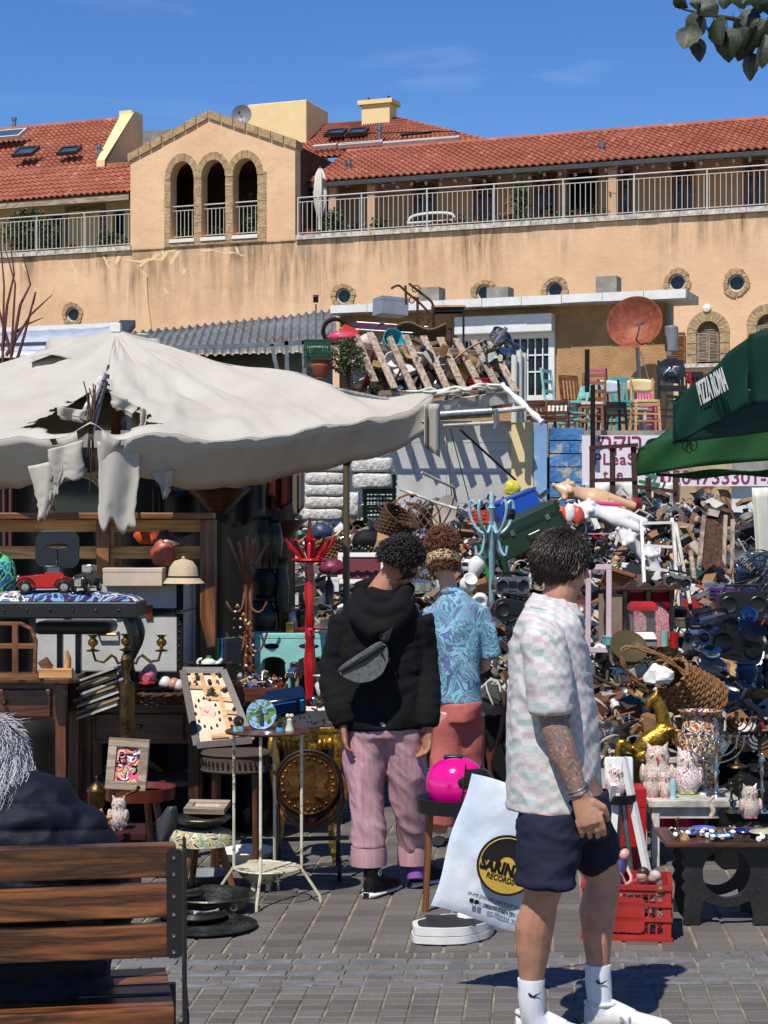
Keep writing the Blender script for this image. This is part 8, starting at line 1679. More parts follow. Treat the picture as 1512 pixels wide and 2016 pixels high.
def head(t,g,c,M,r=.1,skin='skin',brow='30,22,18',glasses=False,beard=None):
 """M: head axes, face along local -y"""
 c=Vector(c); V=lambda*q: c+M@(Vector(q)*r/.1)
 g.ball(c+M@Vector((0,.01,.015))*(r/.1),(r*.76,r*.93,r*.95),20,16,M); g.ball(V(0,-.022,-.04),(r*.6,r*.66,r*.72),16,12,M); g.ball(V(0,-.06,-.085),(r*.27,r*.22,r*.2),10,8,M)
 g.tube([V(0,-.086,.02),V(0,-.1,-.005),V(0,-.115,-.028),V(0,-.09,-.035)],[.008,.01,.015,.01],8); g.tube([V(-.022,-.088,-.058),V(0,-.098,-.058),V(.022,-.088,-.058)],[.004,.008,.004],8)
 for s in(-1,1):
  g.ball(V(s*.078,.012,-.008),(.009*r/.1,.017*r/.1,.031*r/.1),10,8,M@Euler((R(-12),0,R(s*25))).to_matrix())
  e=MB(); e.ball(V(s*.03,-.08,.012),.0115,10,8); e.build('eye','porcelain',t); e=MB(); e.ball(V(s*.03,-.089,.012),.0052,8,6); e.build('iris',brow,t)
  e=MB(); e.tube([V(s*.014,-.094,.03),V(s*.032,-.094,.036),V(s*.05,-.08,.03)],[.003,.004,.002],6); e.build('eyebrow',brow,t)
  e=MB(); e.ring((0,0,0),.019*r/.1,.0035,16,5,'x'); e.ball((0,0,0),(.004,.01,.013),8,6); o=e.build('ear',skin,t); o.matrix_local=Matrix.Translation(V(s*.084,.014,-.004))@M.to_4x4()@Euler((0,0,R(s*20))).to_matrix().to_4x4()@Matrix.Diagonal((1,.8,1.35,1))
  if glasses:
   e=MB(); e.ball(V(s*.034,-.1,.012),(.026,.007,.02),14,8,M); e.build('lens','black_plastic',t); e=MB(); e.tube([V(s*.06,-.095,.018),V(s*.082,-.05,.02),V(s*.086,.01,.015)],.003,6); e.build('temple','black_plastic',t)
def hair(t,c,M,r,m,n=700,L_=.035,curl=.6,cover=None,seed=1,wid=.0022,base=True,nm='hair',lift=1.0,flow=.8,wild=.5):
 """scalp cap plus many small curved locks; cover(v) says where hair grows (v: unit, local head axes)"""
 rr=random.Random(seed); c=Vector(c); g=MB(); V=lambda v,k=1.0: c+M@Vector((v.x*r*.8*k,(v.y*r*.98+.008)*k,(v.z*r*1.02+.012)*k))
 if base:
  nu,nv=30,18; vs=[]; ok={}
  for j in range(nv+1):
   for i in range(nu): th=PI/2-PI*j/nv; a=2*PI*i/nu; v=Vector((math.cos(th)*math.cos(a),math.cos(th)*math.sin(a),math.sin(th))); ok[len(vs)]=cover(v); vs.append(V(v,1.02+.03*noise.noise(v*4)))
  g.add(vs,[q for q in((j*nu+i,(j+1)*nu+i,(j+1)*nu+(i+1)%nu,j*nu+(i+1)%nu)for j in range(nv)for i in range(nu))if all(ok[k]for k in q)])
 k=0
 while k<n:
  v=Vector((rr.gauss(0,1),rr.gauss(0,1),rr.gauss(0,1))).normalized()
  if not cover(v): continue
  k+=1; p=V(v,1.0); nr=(M@v).normalized(); dn=Vector((0,0,-1))*flow+M@Vector((0,.35,0))+Vector([rr.uniform(-1,1)for _ in range(3)])*wild; dn=(dn-nr*dn.dot(nr)).normalized(); L2=L_*rr.uniform(.6,1.3); ph=rr.uniform(0,6); sd=nr.cross(dn).normalized()if nr.cross(dn).length>.01 else Vector((1,0,0)); pts=[]
  for q in range(6): f=q/5; pts.append(p+nr*(.003+L2*.5*math.sin(f*2.2)*lift)+dn*L2*f+(sd*math.cos(ph+f*7)+nr*math.sin(ph+f*7))*curl*L2*.3*f)
  g.tube(pts,[wid*1.6,wid*1.5,wid*1.3,wid,wid*.8,wid*.2],3)
 return g.build(nm,m,t,kind=None,ang=180)
mat('hair_black',(30,24,22),.45,var=.4,k=1,bump=0); mat('hair_brown',(62,46,38),.4,rgb2=(30,22,18),vs=30,k=1,bump=0); mat('hair_auburn',(132,84,54),.5,rgb2=(84,50,30),vs=30,k=.9,bump=0); mat('hair_grey',(216,214,216),.4,rgb2=(160,158,162),vs=40,k=.9,bump=0)
mat('navy',(38,41,62),.85,rgb2=(28,31,48),vs=8,bump=.4,bs=350,k=.8,bdist=.001); mat('hood_black',(24,24,25),.95,rgb2=(17,17,18),vs=6,bump=.4,bs=400,k=.7,bdist=.001)
mat('pink_cord',(204,162,168),.9,rgb2=(178,134,142),vs=5,k=.8,bump=.5,bs=60,stretch=(8,8,.6),bdist=.0007); mat('coral',(204,116,108),.85,rgb2=(180,94,88),vs=6,k=.8,bump=.2); mat('sock_white',(236,236,240),.9,var=.08,k=.85,bump=.5,bs=60,stretch=(9,9,.6),bdist=.002)
mat('down_navy',(22,26,42),.66,rgb2=(15,18,30),vs=7,k=.75,bump=.2); mat('skin_pale',(232,182,160),.5,rgb2=(214,156,134),vs=12,bump=.1,k=.8); mat('skin_olive',(198,140,108),.5,rgb2=(170,112,84),vs=12,bump=.1,k=.75)
mat('bag_grey',(120,122,118),.9,rgb2=(84,86,82),vs=60,k=.8,bump=.5,bs=300,bdist=.001)
mat('headband',(206,172,130),.8,k=.85,spots=((40,28,22),75,.42),bump=.1)
tapestry('shirt_floral',[(96,120,160),(110,170,190),(150,200,214),(100,110,160),(126,188,204),(90,130,150),(150,150,186),(100,160,180)],9,.8,.8)
m,t_,b=nodes('check_shirt'); N=t_.nodes.new; Lk=t_.links.new; tc=N('ShaderNodeTexCoord'); sp=N('ShaderNodeSeparateXYZ'); Lk(tc.outputs['Object'],sp.inputs[0])
def mth(op,a,c): n=N('ShaderNodeMath'); n.operation=op; [Lk(v,n.inputs[i])if not isinstance(v,(int,float))else setattr(n.inputs[i],'default_value',v)for i,v in enumerate((a,c))]; return n.outputs[0]
dn_=N('ShaderNodeTexNoise'); dn_.inputs['Scale'].default_value=6; Lk(tc.outputs['Object'],dn_.inputs['Vector']); wob=mth('MULTIPLY',dn_.outputs['Fac'],.03)
cb=N('ShaderNodeCombineXYZ'); Lk(mth('ADD',mth('ADD',sp.outputs[0],mth('MULTIPLY',sp.outputs[1],.7)),wob),cb.inputs[0]); Lk(mth('ADD',sp.outputs[2],wob),cb.inputs[1]); cb.inputs[2].default_value=.003
c1=N('ShaderNodeTexChecker'); c1.inputs['Scale'].default_value=46; c2=N('ShaderNodeTexChecker'); c2.inputs['Scale'].default_value=23; Lk(cb.outputs[0],c1.inputs['Vector']); Lk(cb.outputs[0],c2.inputs['Vector'])
c2.inputs['Color1'].default_value=(*lin((214,192,198)),1); c2.inputs['Color2'].default_value=(*lin((180,200,198)),1); c1.inputs['Color2'].default_value=(*lin((228,223,216)),1); Lk(c2.outputs['Color'],c1.inputs['Color1'])
fd=N('ShaderNodeTexNoise'); fd.inputs['Scale'].default_value=14; fd.inputs['Detail'].default_value=5; Lk(tc.outputs['Object'],fd.inputs['Vector']); fr_=N('ShaderNodeMapRange'); fr_.inputs[1].default_value=.35; fr_.inputs[2].default_value=.7; Lk(fd.outputs['Fac'],fr_.inputs[0])
mq=N('ShaderNodeMix'); mq.data_type='RGBA'; Lk(mth('MULTIPLY',fr_.outputs[0],.75),mq.inputs[0]); Lk(c1.outputs['Color'],mq.inputs[6]); mq.inputs[7].default_value=(*lin((222,216,212)),1); hv=N('ShaderNodeHueSaturation'); hv.inputs['Value'].default_value=.7; Lk(mq.outputs[2],hv.inputs['Color']); Lk(hv.outputs[0],b.inputs['Base Color']); b.inputs['Roughness'].default_value=.85; MATS['check_shirt']=m
m=mat('skin_tattoo',(212,160,130),.5,rgb2=(188,130,102),vs=16,bump=.3,bs=160,k=.75,bdist=.001); t_=m.node_tree; N=t_.nodes.new; Lk=t_.links.new; b=t_.nodes['Principled BSDF']; src=b.inputs['Base Color'].links[0].from_socket
tc=N('ShaderNodeTexCoord'); sp=N('ShaderNodeSeparateXYZ'); Lk(tc.outputs['Object'],sp.inputs[0]); tn_=N('ShaderNodeTexNoise'); tn_.inputs['Scale'].default_value=26; tn_.inputs['Detail'].default_value=4; tn_.inputs['Distortion'].default_value=2.5; Lk(tc.outputs['Object'],tn_.inputs['Vector'])
tr_=N('ShaderNodeValToRGB'); e_=tr_.color_ramp.elements; e_[0].position=.34; e_[0].color=(.9,.9,.9,1); e_[1].position=.62; e_[1].color=(.1,.1,.1,1); q_=e_.new(.45); q_.color=(.35,.35,.35,1); q_=e_.new(.5); q_.color=(.9,.9,.9,1); Lk(tn_.outputs['Fac'],tr_.inputs[0])
za,zb=P(0,1560,6.2).z,P(0,1395,6.2).z; m1=N('ShaderNodeMapRange'); m1.inputs[1].default_value=za; m1.inputs[2].default_value=za+.05; Lk(sp.outputs[2],m1.inputs[0]); m2=N('ShaderNodeMapRange'); m2.inputs[1].default_value=zb+.03; m2.inputs[2].default_value=zb; Lk(sp.outputs[2],m2.inputs[0])
mx_=N('ShaderNodeMix'); mx_.data_type='RGBA'; Lk(mth('MULTIPLY',mth('MULTIPLY',m1.outputs[0],m2.outputs[0]),tr_.outputs[0]),mx_.inputs[0]); Lk(src,mx_.inputs[6]); mx_.inputs[7].default_value=(*lin((62,72,74)),1); Lk(mx_.outputs[2],b.inputs['Base Color'])
def person(label,px,Y): return T('person',label,'person',(P(px,0,Y).x,Y,0))
A=person('man in checked short sleeved shirt and navy shorts walking past with a white bag',1100,6.2); p=px2(A.location,6.2); X=(1,.15,0)
hc=p(1106,1112,.02); HM=Euler((R(6),R(0),R(124))).to_matrix()
g=MB(); head(A,g,hc,HM,.1,'skin','60,46,40',True)
g.tube([p(1085,1235,.02),p(1093,1200,.01),p(1104,1165),p(1108,1130)],[(.075,.07),(.062,.06),(.058,.056),(.056,.056)],14)
g.tube([p(1110,1590),p(1090,1450),p(1085,1320),p(1085,1240)],[(.14,.16),(.135,.16),(.13,.17),(.09,.15)],16,side=X)
g.tube([p(1070,1250,-.17),p(1078,1330,-.2),p(1086,1405,-.2),p(1096,1440,-.21),p(1112,1490,-.23),p(1132,1540,-.25),p(1142,1568,-.26)],[.05,.05,.046,.05,.045,.033,.028],14)
hand(g,p(1143,1566,-.26),(.35,-.1,-1),(.95,-.25,.3),(-.1,1,0),1.06,.62,1)
g.tube([p(1110,1250,.18),p(1120,1350,.24),p(1120,1450,.3),p(1080,1500,.32)],[.05,.045,.04,.03],12); hand(g,p(1080,1500,.32),(-.4,0,-1),(1,0,0),(0,-1,0),1,.9)
nl=[p(1080,1610,-.09),p(1078,1700,-.13),p(1064,1775,-.12),p(1052,1825,-.1),p(1049,1870,-.09),p(1046,1930,-.08),p(1048,1995,-.07)]; g.tube(nl,[.095,.08,.058,.066,.058,.04,.036],16)
fl=[p(1135,1610,.09),p(1172,1680,.1),p(1188,1735,.1),p(1176,1795,.09),p(1176,1850,.08),p(1178,1905,.08),p(1180,1972,.08)]; g.tube(fl,[.095,.08,.06,.064,.05,.038,.036],16)
fuse('body',g,'skin_tattoo',A,.0042,2)
g=MB(); g.tube([p(1092,1185,.015),p(1086,1205,.01),p(1082,1228),p(1079,1268),p(1082,1330),p(1087,1410),p(1090,1490),p(1092,1550),p(1092,1592)],[(.064,.07),(.082,.11),(.105,.155),(.122,.17),(.137,.165),(.15,.165),(.156,.165),(.16,.17),(.164,.175)],24,side=X)
g.tube([p(1070,1235,-.13),p(1068,1262,-.17),p(1080,1330,-.2),p(1088,1402,-.2)],[.055,.07,.072,.072],18); g.tube([p(1095,1235,.13),p(1108,1300,.2),p(1118,1400,.26)],[.065,.078,.076],16)
sf=lambda q: .015*ridg(Vector((q.x+q.z*.4,q.y,q.z)),5,(1.4,1.2,.6))*(.4+.6*min(1,max(0,(q.z-.6)*1.2)))+.005*ridg(q,13,(1,1,1.5),4)-.006
fuse('shirt',g,'check_shirt',A,.0085,4,sf)
g=MB()
def col(u,v): a=R(20+320*u+180-180); c_=p(1093,1192,.01); r_=.068+.03*v; return c_+Vector((math.cos(a)*r_*1.05,math.sin(a)*r_*1.1,.022-.045*v+.012*math.cos(a)*-1.6))
MB().grid(col,28,5).build('collar','check_shirt',A,solid=.005)
g=MB(); g.tube([p(1108,1560),p(1110,1600),p(1108,1640)],[(.15,.165),(.155,.17),(.15,.17)],22,side=X)
g.tube([p(1085,1620,-.08),p(1080,1680,-.12),p(1077,1742,-.14)],[.115,.105,.1],20); g.tube([p(1135,1620,.08),p(1162,1665,.09),p(1183,1702,.1)],[.112,.1,.078],20)
g.tube([p(1077,1728,-.14),p(1076.5,1743,-.14)],[.106,.106],20); fuse('shorts',g,'navy',A,.0085,3,lambda q: .01*ridg(q,6,(1,1,1.6),2)+.004*ridg(q,16,(1,1,2),7)-.006)
def hr(v): f=-v.y; return v.z>-.55+max(0,f)*1.15 and not(f>.72 and v.z<.45)
hair(A,hc,HM,.1,'hair_brown',3200,.04,.07,hr,3,.0016,lift=.2,wild=.3)
def shoe(par,loc,yaw,up,sole,high=0,sc=1.0):
 s=T('shoe',None,None,parent=par,loc=loc,rot=(0,0,yaw),scale=sc)
 MB().tube([(-.012,0,.05),(.0,0,.05),(.035,0,.058),(.08,0,.06),(.12,0,.05),(.17,0,.04),(.22,0,.034),(.265,0,.03),(.288,0,.026)],[(.012,.03),(.03,.045),(.038,.052),(.041,.052),(.043,.043),(.046,.033),(.045,.028),(.034,.022),(.01,.01)],20,side=(0,1,0)).build('upper',up,s)
 MB().tube([(-.022,0,.014),(-.005,0,.014),(.05,0,.014),(.11,0,.013),(.2,0,.012),(.27,0,.014),(.3,0,.02)],[(.022,.013),(.038,.015),(.042,.015),(.043,.013),(.05,.012),(.038,.012),(.012,.008)],20,side=(0,1,0)).build('sole',sole,s)
 if high: MB().tube([(.045,0,.07),(.04,0,.11),(.034,0,.155)],[(.036,.05),(.037,.046),(.042,.05)],18,side=(0,1,0)).build('ankle',up,s)
 else: MB().ring((.045,0,.1),.05,.009,24,8,'z',ry=.036).build('collar',up,s)
 MB().tube([(.08,0,.108+high*.03),(.12,0,.092),(.16,0,.074)],[(.016,.008)]*3,10,side=(0,1,0)).build('tongue',up,s)
 for k in range(4): x=.095+.024*k; z=.1-.0115*k; MB().tube([(x-.004,-.026,z-.012),(x,-.012,z+.005),(x,.012,z+.005),(x-.004,.026,z-.012)],.003,6).build('lace','white_paint',s)
 return s
for lst,hx,hy_,Yf,yw in(((p(1046,1928,-.08),p(1046,1960,-.08),p(1049,2006,-.07)),1020,2052,0,-14),((p(1177,1899,.08),p(1178,1935,.08),p(1183,1992,.08)),1152,2032,0,-10)):
 MB().tube([lst[0]+Vector((0,0,.003)),lst[0],lst[0].lerp(lst[1],.5),lst[1],lst[1].lerp(lst[2],.5),lst[2],lst[2]+Vector((.04,0,-.03))],[.046,.0465,.044,.0455,.043,.045,.04],20).build('sock','sock_white',A)
 cc=lst[0].lerp(lst[2],.28)+Vector((.008,-.0495,0)); sw=[(-.022,.006),(-.008,-.006),(.022,.007),(-.004,-.012),(-.016,-.009),(-.024,-.001)]; MB().plate(sw[::-1],.001,(),Matrix.Translation(cc)@Matrix.Rotation(R(90),4,'X')).build('sock_logo','black_matte',A,smooth=False)
 h0=G(hx,hy_)-A.location; h0.z=0; h0.x=(lst[2].x-.045); s_=shoe(A,h0+Vector((0,.01,0)),yw,'232,230,222|rough=.7','white_paint'); text('N',.055,'dull_silver',s_,(.13,-.05,.045),(70,0,0),ext=.001,bold=.0015)
t_b=[p(1128,1545,-.255),p(1148,1556,-.25)]
for k in range(2): g=MB(); g.ring((0,0,0),.033,.0045,22,6); o=g.build('bracelet','dull_silver',A); o.location=p(1136+3*k,1551+7*k,-.25); o.rotation_euler=(R(8),R(-24),0)
bagY=6.75; Wb,Hb=.40,.51; C0=P(850,1783,bagY); ex=Vector((180,0,-55)).normalized(); ez=Vector((78,0,270)).normalized(); bo=C0+ex*Wb/2+ez*Hb/2
bgT=T('carrier_bag','white plastic carrier bag from a record shop with a round black and gold logo','bag',bo); bgT.rotation_euler=(0,math.atan2(55,180),0)
mat('bag_white',(234,238,242),.4,rgb2=(196,212,232),vs=3.4,k=.85,bump=.3,bs=9,bdist=.01)
def bgf(u,v,s): x,z=(u-.5)*Wb,(v-.5)*Hb; e=(math.sin(PI*u)*math.sin(PI*v))**.5; return Vector((x+.006*math.sin(v*9),s*(.03*e)+.008*ridg(Vector((x,0,z)),7)*e-.006*ridg(Vector((x,1,z)),15,(1,1,.5))*e,z+.005*math.sin(u*7)))
g=MB(); g.grid(lambda u,v: bgf(u,v,-1),30,30); g.grid(lambda u,v: bgf(1-u,v,1),30,30); g.build('sheet','bag_white',bgT)
def bl(px,py,d=0): q=P(px,py,bagY)-C0; return Vector((q.dot(ex)-Wb/2,-.05-d,q.dot(ez)-Hb/2))
lc_=bl(999,1698); XF=Matrix.Rotation(R(90),4,'X');
MB().plate(circ2(.112,44),.001,(),Matrix.Translation(lc_)@XF).build('logo','black_plastic',bgT,smooth=False)
MB().plate([(math.cos(R(a))*.103,math.sin(R(a))*.103)for a in range(180,361,6)][::1],.001,(),Matrix.Translation(lc_-Vector((0,.0015,0)))@XF).build('logo_gold','214,176,74',bgT,smooth=False)
g=MB(); g.ring(tuple(lc_-Vector((0,.002,0))),.1,.0022,40,4,'y',0,180); g.build('logo_ring','214,176,74',bgT); MB().plate([(math.cos(R(a))*.03,math.sin(R(a))*.03)for a in range(0,181,10)],.001,(),Matrix.Translation(lc_-Vector((0,.0015,0)))@XF).build('logo_label','214,176,74',bgT,smooth=False)
g=MB(); g.tube([lc_+Vector((.085,-.003,.07)),lc_+Vector((.06,-.003,.01)),lc_+Vector((.04,-.003,.0))],.0025,5); g.build('logo_tone_arm','white_paint',bgT)
text('SARINA',.058,'black_matte',bgT,lc_+Vector((-.018,-.004,-.016)),bold=.0038,sx=.74,spacing=1.08,ext=.0005); text('RECORDS',.03,'black_matte',bgT,lc_+Vector((-.01,-.004,-.053)),sx=.8,ext=.0005,bold=.0005)
text('ופי-א״ת )םישפשפה קוש( 4 ןנחוי יבר',.02,'black_matte',bgT,bl(972,1768,-.013),ext=.0004,bold=.0004,sx=.66); text('052-7025320 .לט',.02,'black_matte',bgT,bl(984,1787,-.018),ext=.0004,bold=.0004,sx=.8)
for k in range(2): MB().plate(rrect(.016,.016,.004),.001,(),Matrix.Translation(bl(930+10*k,1769+3*k,-.018))@XF).build('icon','black_matte',bgT,smooth=False)
MB().tube(smooth2([Vector((-.06,0,Hb/2-.01)),Vector((-.02,0,Hb/2+.09)),Vector((.06,0,Hb/2+.1)),Vector((.1,0,Hb/2-.01))]),.006,6).build('handle','bag_white',bgT)
B_=person('man in a black hooded top and baggy pink corduroy trousers seen from behind',745,8.7); p=px2(B_.location,8.7); X=(1,0,0)
hc=p(790,1106,-.02); HM=Euler((R(24),R(-14),R(114))).to_matrix(); g=MB(); head(B_,g,hc,HM,.1,'skin_olive','20,16,14')
g.tube([p(742,1195),p(750,1165),p(766,1140),p(780,1118)],[(.09,.08),(.066,.06),(.058,.055),(.055,.055)],14)
g.tube([p(752,1440),p(752,1330),p(752,1220),p(750,1185)],[(.11,.08),(.12,.085),(.14,.08),(.1,.07)],16,side=X)
for s,pts in((-1,((672,1225),(655,1310),(662,1385),(676,1428))),(1,((822,1225),(838,1310),(842,1390),(844,1434)))):
 q=[p(x,y,(0,.02,-.05,-.09)[i])for i,(x,y)in enumerate(pts)]; g.tube(q,[.055,.048,.036,.028],12); hand(g,q[-1],(.12*-s,-.05,-1),(0,1,0)if s<0 else(-.5,1,0),(s*-1,.2,0),.95,.5)
ll=[p(718,1430),p(716,1550,-.03),p(724,1640,-.06),p(731,1715,-.1),p(734,1738,-.1)]; rl=[p(795,1430),p(806,1550,.06),p(812,1640,.1),p(816,1695,.13),p(818,1715,.14)]
for q in(ll,rl): g.tube(q,[.08,.055,.05,.036,.03],14)
fuse('body',g,'skin_olive',B_,.007,3)
g=MB(); g.tube([p(750,1165,.02),p(750,1185,.01),p(750,1210),p(750,1252),p(750,1330),p(755,1400),p(756,1432)],[(.1,.09),(.15,.105),(.185,.12),(.2,.128),(.208,.13),(.21,.135),(.205,.135)],26,side=X)
for pts in(((678,1217),(662,1290),(660,1350),(672,1405),(678,1425)),((822,1217),(838,1290),(844,1350),(843,1408),(842,1428))): g.tube([p(x,y,(0,.02,-.02,-.08,-.09)[i])for i,(x,y)in enumerate(pts)],[.07,.07,.066,.055,.045],16)
hf=lambda q: .018*ridg(Vector((q.x+.3*q.z,q.y,q.z)),4.2,(1.3,1,.7),3)+.006*ridg(q,11,(1,1,1.8),5)-.008
fuse('hoodie',g,'hood_black',B_,.01,4,hf)
g=MB()
g.tube([p(690,1185,-.07),p(705,1215,-.13),p(735,1240,-.155),p(762,1238,-.155),p(790,1215,-.13),p(808,1180,-.07)],[.03,.045,.055,.055,.045,.03],14); g.tube([p(705,1165,-.06),p(725,1200,-.14),p(752,1208,-.15),p(785,1195,-.13),p(800,1160,-.05)],[.035,.045,.045,.045,.035],14); g.tube([p(700,1160,.02),p(735,1150,.06),p(790,1150,.05),p(808,1165,0)],.035,10); g.tube([p(742,1210,-.13),p(748,1258,-.15)],[.06,.02],12)
fuse('hood',g,'hood_black',B_,.009,5,lambda q: .007*ridg(q,9,(1,1,1),8)-.003)
g=MB(); g.tube([p(752,1415),p(752,1450)],[(.19,.125),(.185,.12)],22,side=X)
g.tube([p(720,1435),p(717,1500),p(718,1560,-.03),p(724,1630,-.06),p(726,1670,-.07)],[.105,.1,.09,.085,.078],20); g.tube([p(790,1435),p(800,1500,.03),p(805,1560,.06),p(809,1630,.1),p(812,1670,.12)],[.105,.105,.1,.085,.068],20)
fuse('trousers',g,'pink_cord',B_,.009,3,lambda q: .017*ridg(Vector((q.x+.25*q.z,q.y,q.z)),4.6,(1.7,1.4,.55),1)+.006*ridg(Vector((q.x,q.y,q.z+q.x)),10,(1,1,1.5),3)-.012)
for i,(x,y,d,r_)in enumerate(((726,1684,-.075,.086),(812,1683,.12,.072))): MB().lathe([(r_*.8,-.045),(r_,-.045),(r_*1.02,0),(r_*.98,.042),(r_*.8,.04)],28,p(x,y,d)).build('turn_up','pink_cord',B_); MB().tube([p(x+4,y+10,d),p(x+6,y+48,d-.03)],.04,14).build('sock','140,90,170|rough=.9',B_)
for i,(x,y,d,yw)in enumerate(((726,1768,-.14,62),(812,1742,.12,48))):
 b0=p(x,y,d); b0.z=0; s=shoe(B_,b0,yw,'black_matte','white_paint',1)
 MB().lathe([(0,0),(.017,0),(.017,.002),(0,.002)],18,(.04,-.037,.118),Matrix.Rotation(R(90),3,'X')).build('badge','white_paint',s); MB().plate([(math.cos(R(90+36*k))*(.011 if k%2==0 else .0045),math.sin(R(90+36*k))*(.011 if k%2==0 else .0045))for k in range(10)],.001,(),Matrix.Translation((.04,-.0395,.118))@XF).build('star','30,40,90',s,smooth=False); MB().bx(-.03,-.022,-.014,.014,.006,.028).build('heel_patch','black_plastic',s,smooth=False)
hair(B_,hc,HM,.1,'hair_black',1700,.03,1.5,lambda v: v.z>-.3+max(0,-v.y)*1.1 and not(-v.y>.8 and v.z<.35),5,.0026,lift=.6,wild=1); hair(B_,hc,HM,.1,'hair_black',500,.018,.6,lambda v: -v.y>.2 and v.z<-.25 and v.z>-.95,6,.002,base=False,nm='beard',lift=.4)
bt_=T('belt_bag','grey half moon belt bag worn across the back of the hooded top','bag',P(724,1308,8.48),(0,27,0)); bt_.rotation_euler=(0,R(-32),0)
hm=[(-.135,.045),(-.12,.0),(-.08,-.05),(-.02,-.075),(.04,-.07),(.09,-.035),(.118,.01),(.118,.05),(.09,.065),(-.11,.06)]
MB().plate(rpoly(hm,.02),.055,(),XF@Matrix.Translation((0,0,-.02))).build('body','bag_grey',bt_,bevel=.018); MB().tube([(-.12,-.04,.04),(0,-.045,.032),(.11,-.04,.036)],[(.006,.008)]*3,8).build('zip','black_matte',bt_); MB().box((.085,-.045,.012),(.006,.006,.04)).build('zip_pull','dark_iron',bt_); MB().ring((.13,-.02,.07),.016,.003,16,6,'y').build('ring','dark_iron',bt_)
L2=bt_.matrix_basis.inverted(); wv=[P(757,1262,8.48),P(765,1240,8.5),P(778,1205,8.54),P(790,1175,8.58),P(797,1158,8.66)]; MB().tube([L2@v for v in wv],[(.018,.004)]*5,8,side=L2.to_3x3()@Vector((1,0,.2))).build('strap','black_matte',bt_)
C_=person('woman with auburn hair, leopard headband and blue floral shirt seen from behind',905,10); p=px2(C_.location,10)
hc=p(874,1112); HM=Euler((R(14),R(8),R(170))).to_matrix(); g=MB(); head(C_,g,hc,HM,.092,'skin_pale','90,60,40')
g.tube([p(890,1200),p(886,1170),p(880,1140)],[(.07,.06),(.05,.048),(.048,.048)],14); g.tube([p(904,1400),p(900,1300),p(896,1210),p(892,1180)],[(.09,.07),(.085,.07),(.1,.065),(.07,.05)],16,side=(1,0,0))
g.tube([p(945,1210),p(962,1270,.0),p(955,1312,.06),p(945,1318,.2)],[.036,.034,.032,.025],12); hand(g,p(945,1318,.2),(-.3,1,.1),(1,.3,0),(0,0,-1),.9,.5); g.tube([p(850,1210),p(842,1270,.05),p(860,1310,.2)],[.045,.038,.025],12); hand(g,p(860,1310,.2),(.3,1,.1),(-1,.3,0),(0,0,-1),.9,.5)
for x,d in((880,0),(925,.1)): g.tube([p(x,1400,d),p(x-6,1530,d),p(x-14,1640,d)],[.085,.06,.04],12)
fuse('body',g,'skin_pale',C_,.007,3)
g=MB(); g.tube([p(890,1165),p(893,1178),p(896,1195),p(898,1240),p(900,1300),p(903,1350),p(904,1386)],[(.06,.06),(.1,.08),(.145,.095),(.15,.105),(.125,.1),(.118,.1),(.125,.105)],22,side=(1,0,0)); g.tube([p(940,1200),p(958,1250,.01),p(968,1292,.03)],[.06,.062,.06],14); g.tube([p(853,1200),p(846,1250,.04),p(846,1290,.1)],[.06,.058,.055],14)
fuse('shirt',g,'shirt_floral',C_,.01,4,lambda q: .011*ridg(q,7,(1,1,.7),2)-.006); MB().lathe([(.056,-.012),(.062,.0),(.052,.022)],24,p(888,1166),Euler((R(-10),0,0)).to_matrix()).build('collar','shirt_floral',C_,solid=.005)
g=MB(); g.tube([p(904,1380),p(905,1420)],[(.125,.11),(.125,.115)],20,side=(1,0,0)); g.tube([p(882,1410),p(876,1520),p(866,1625)],[.09,.085,.08],16); g.tube([p(925,1410,.03),p(925,1520,.08),p(918,1620,.12)],[.09,.085,.08],16); fuse('trousers',g,'coral',C_,.01,3,lambda q: .012*ridg(q,5,(1,1,1.2),5)-.008)
for x,y,d in((862,1664,0),(912,1652,.3)): MB().tube([p(x,y-8,d-.05),p(x+2,y-8,d+.05),p(x+4,y-10,d+.15)],[(.035,.025),(.042,.03),(.025,.02)],12).build('shoe','60,48,44',C_)
hair(C_,hc,HM,.092,'hair_auburn',1200,.028,1.6,lambda v: v.z>-.5+max(0,-v.y)*1.2,8,.002,lift=.5,wild=1); hair(C_,hc+Vector((-.01,0,.095)),Euler((0,0,0)).to_matrix(),.085,'hair_auburn',1100,.034,2.2,lambda v: v.z>-.6,9,.002,nm='hair_bun',lift=.8,wild=1.2)
MB().tube([hc+HM@Vector((math.cos(R(a))*.092,math.sin(R(a))*.106+.008,.018+.015*math.sin(R(a))))for a in range(0,361,12)],[(.03,.006)]*31,8,side=HM@Vector((0,0,1))).build('headband','headband',C_)
ba=R(10); bu=Vector((math.cos(ba),math.sin(ba),0)); bn_=Vector((-math.sin(ba),math.cos(ba),0)); bp0=P(352,0,4.96); bp0.z=0
bb_=T('park_bench','wooden slat park bench with black steel ends seen from behind','bench',bp0,math.degrees(ba)); zb=lambda py: EYE-(py-HY)*4.955/FPX
for y0,y1 in((1661,1727),(1741,1806),(1820,1885)): MB().bx(-1.75,-.028+.02,0,.04,zb(y1),zb(y0)).build('back_slat','wood_bench',bb_,smooth=False,bevel=.005)
for i in range(4): z_=.43 if i else .425; MB().bx(-1.75,-.01,.05+i*.105,.05+i*.105+.092,z_-.035,z_).build('seat_slat','wood_bench',bb_,smooth=False,bevel=.005)
MB().bx(-1.75,-.012,-.012,.03,.385,.43).build('rear_rail','wood_bench',bb_,smooth=False,bevel=.004)
MB().plate(rrect(.042,zb(1672)-zb(1886),.012),.005,(),Matrix.Translation((-.012,-.001,(zb(1672)+zb(1886))/2))@XF).build('bracket','black_plastic',bb_,smooth=False)
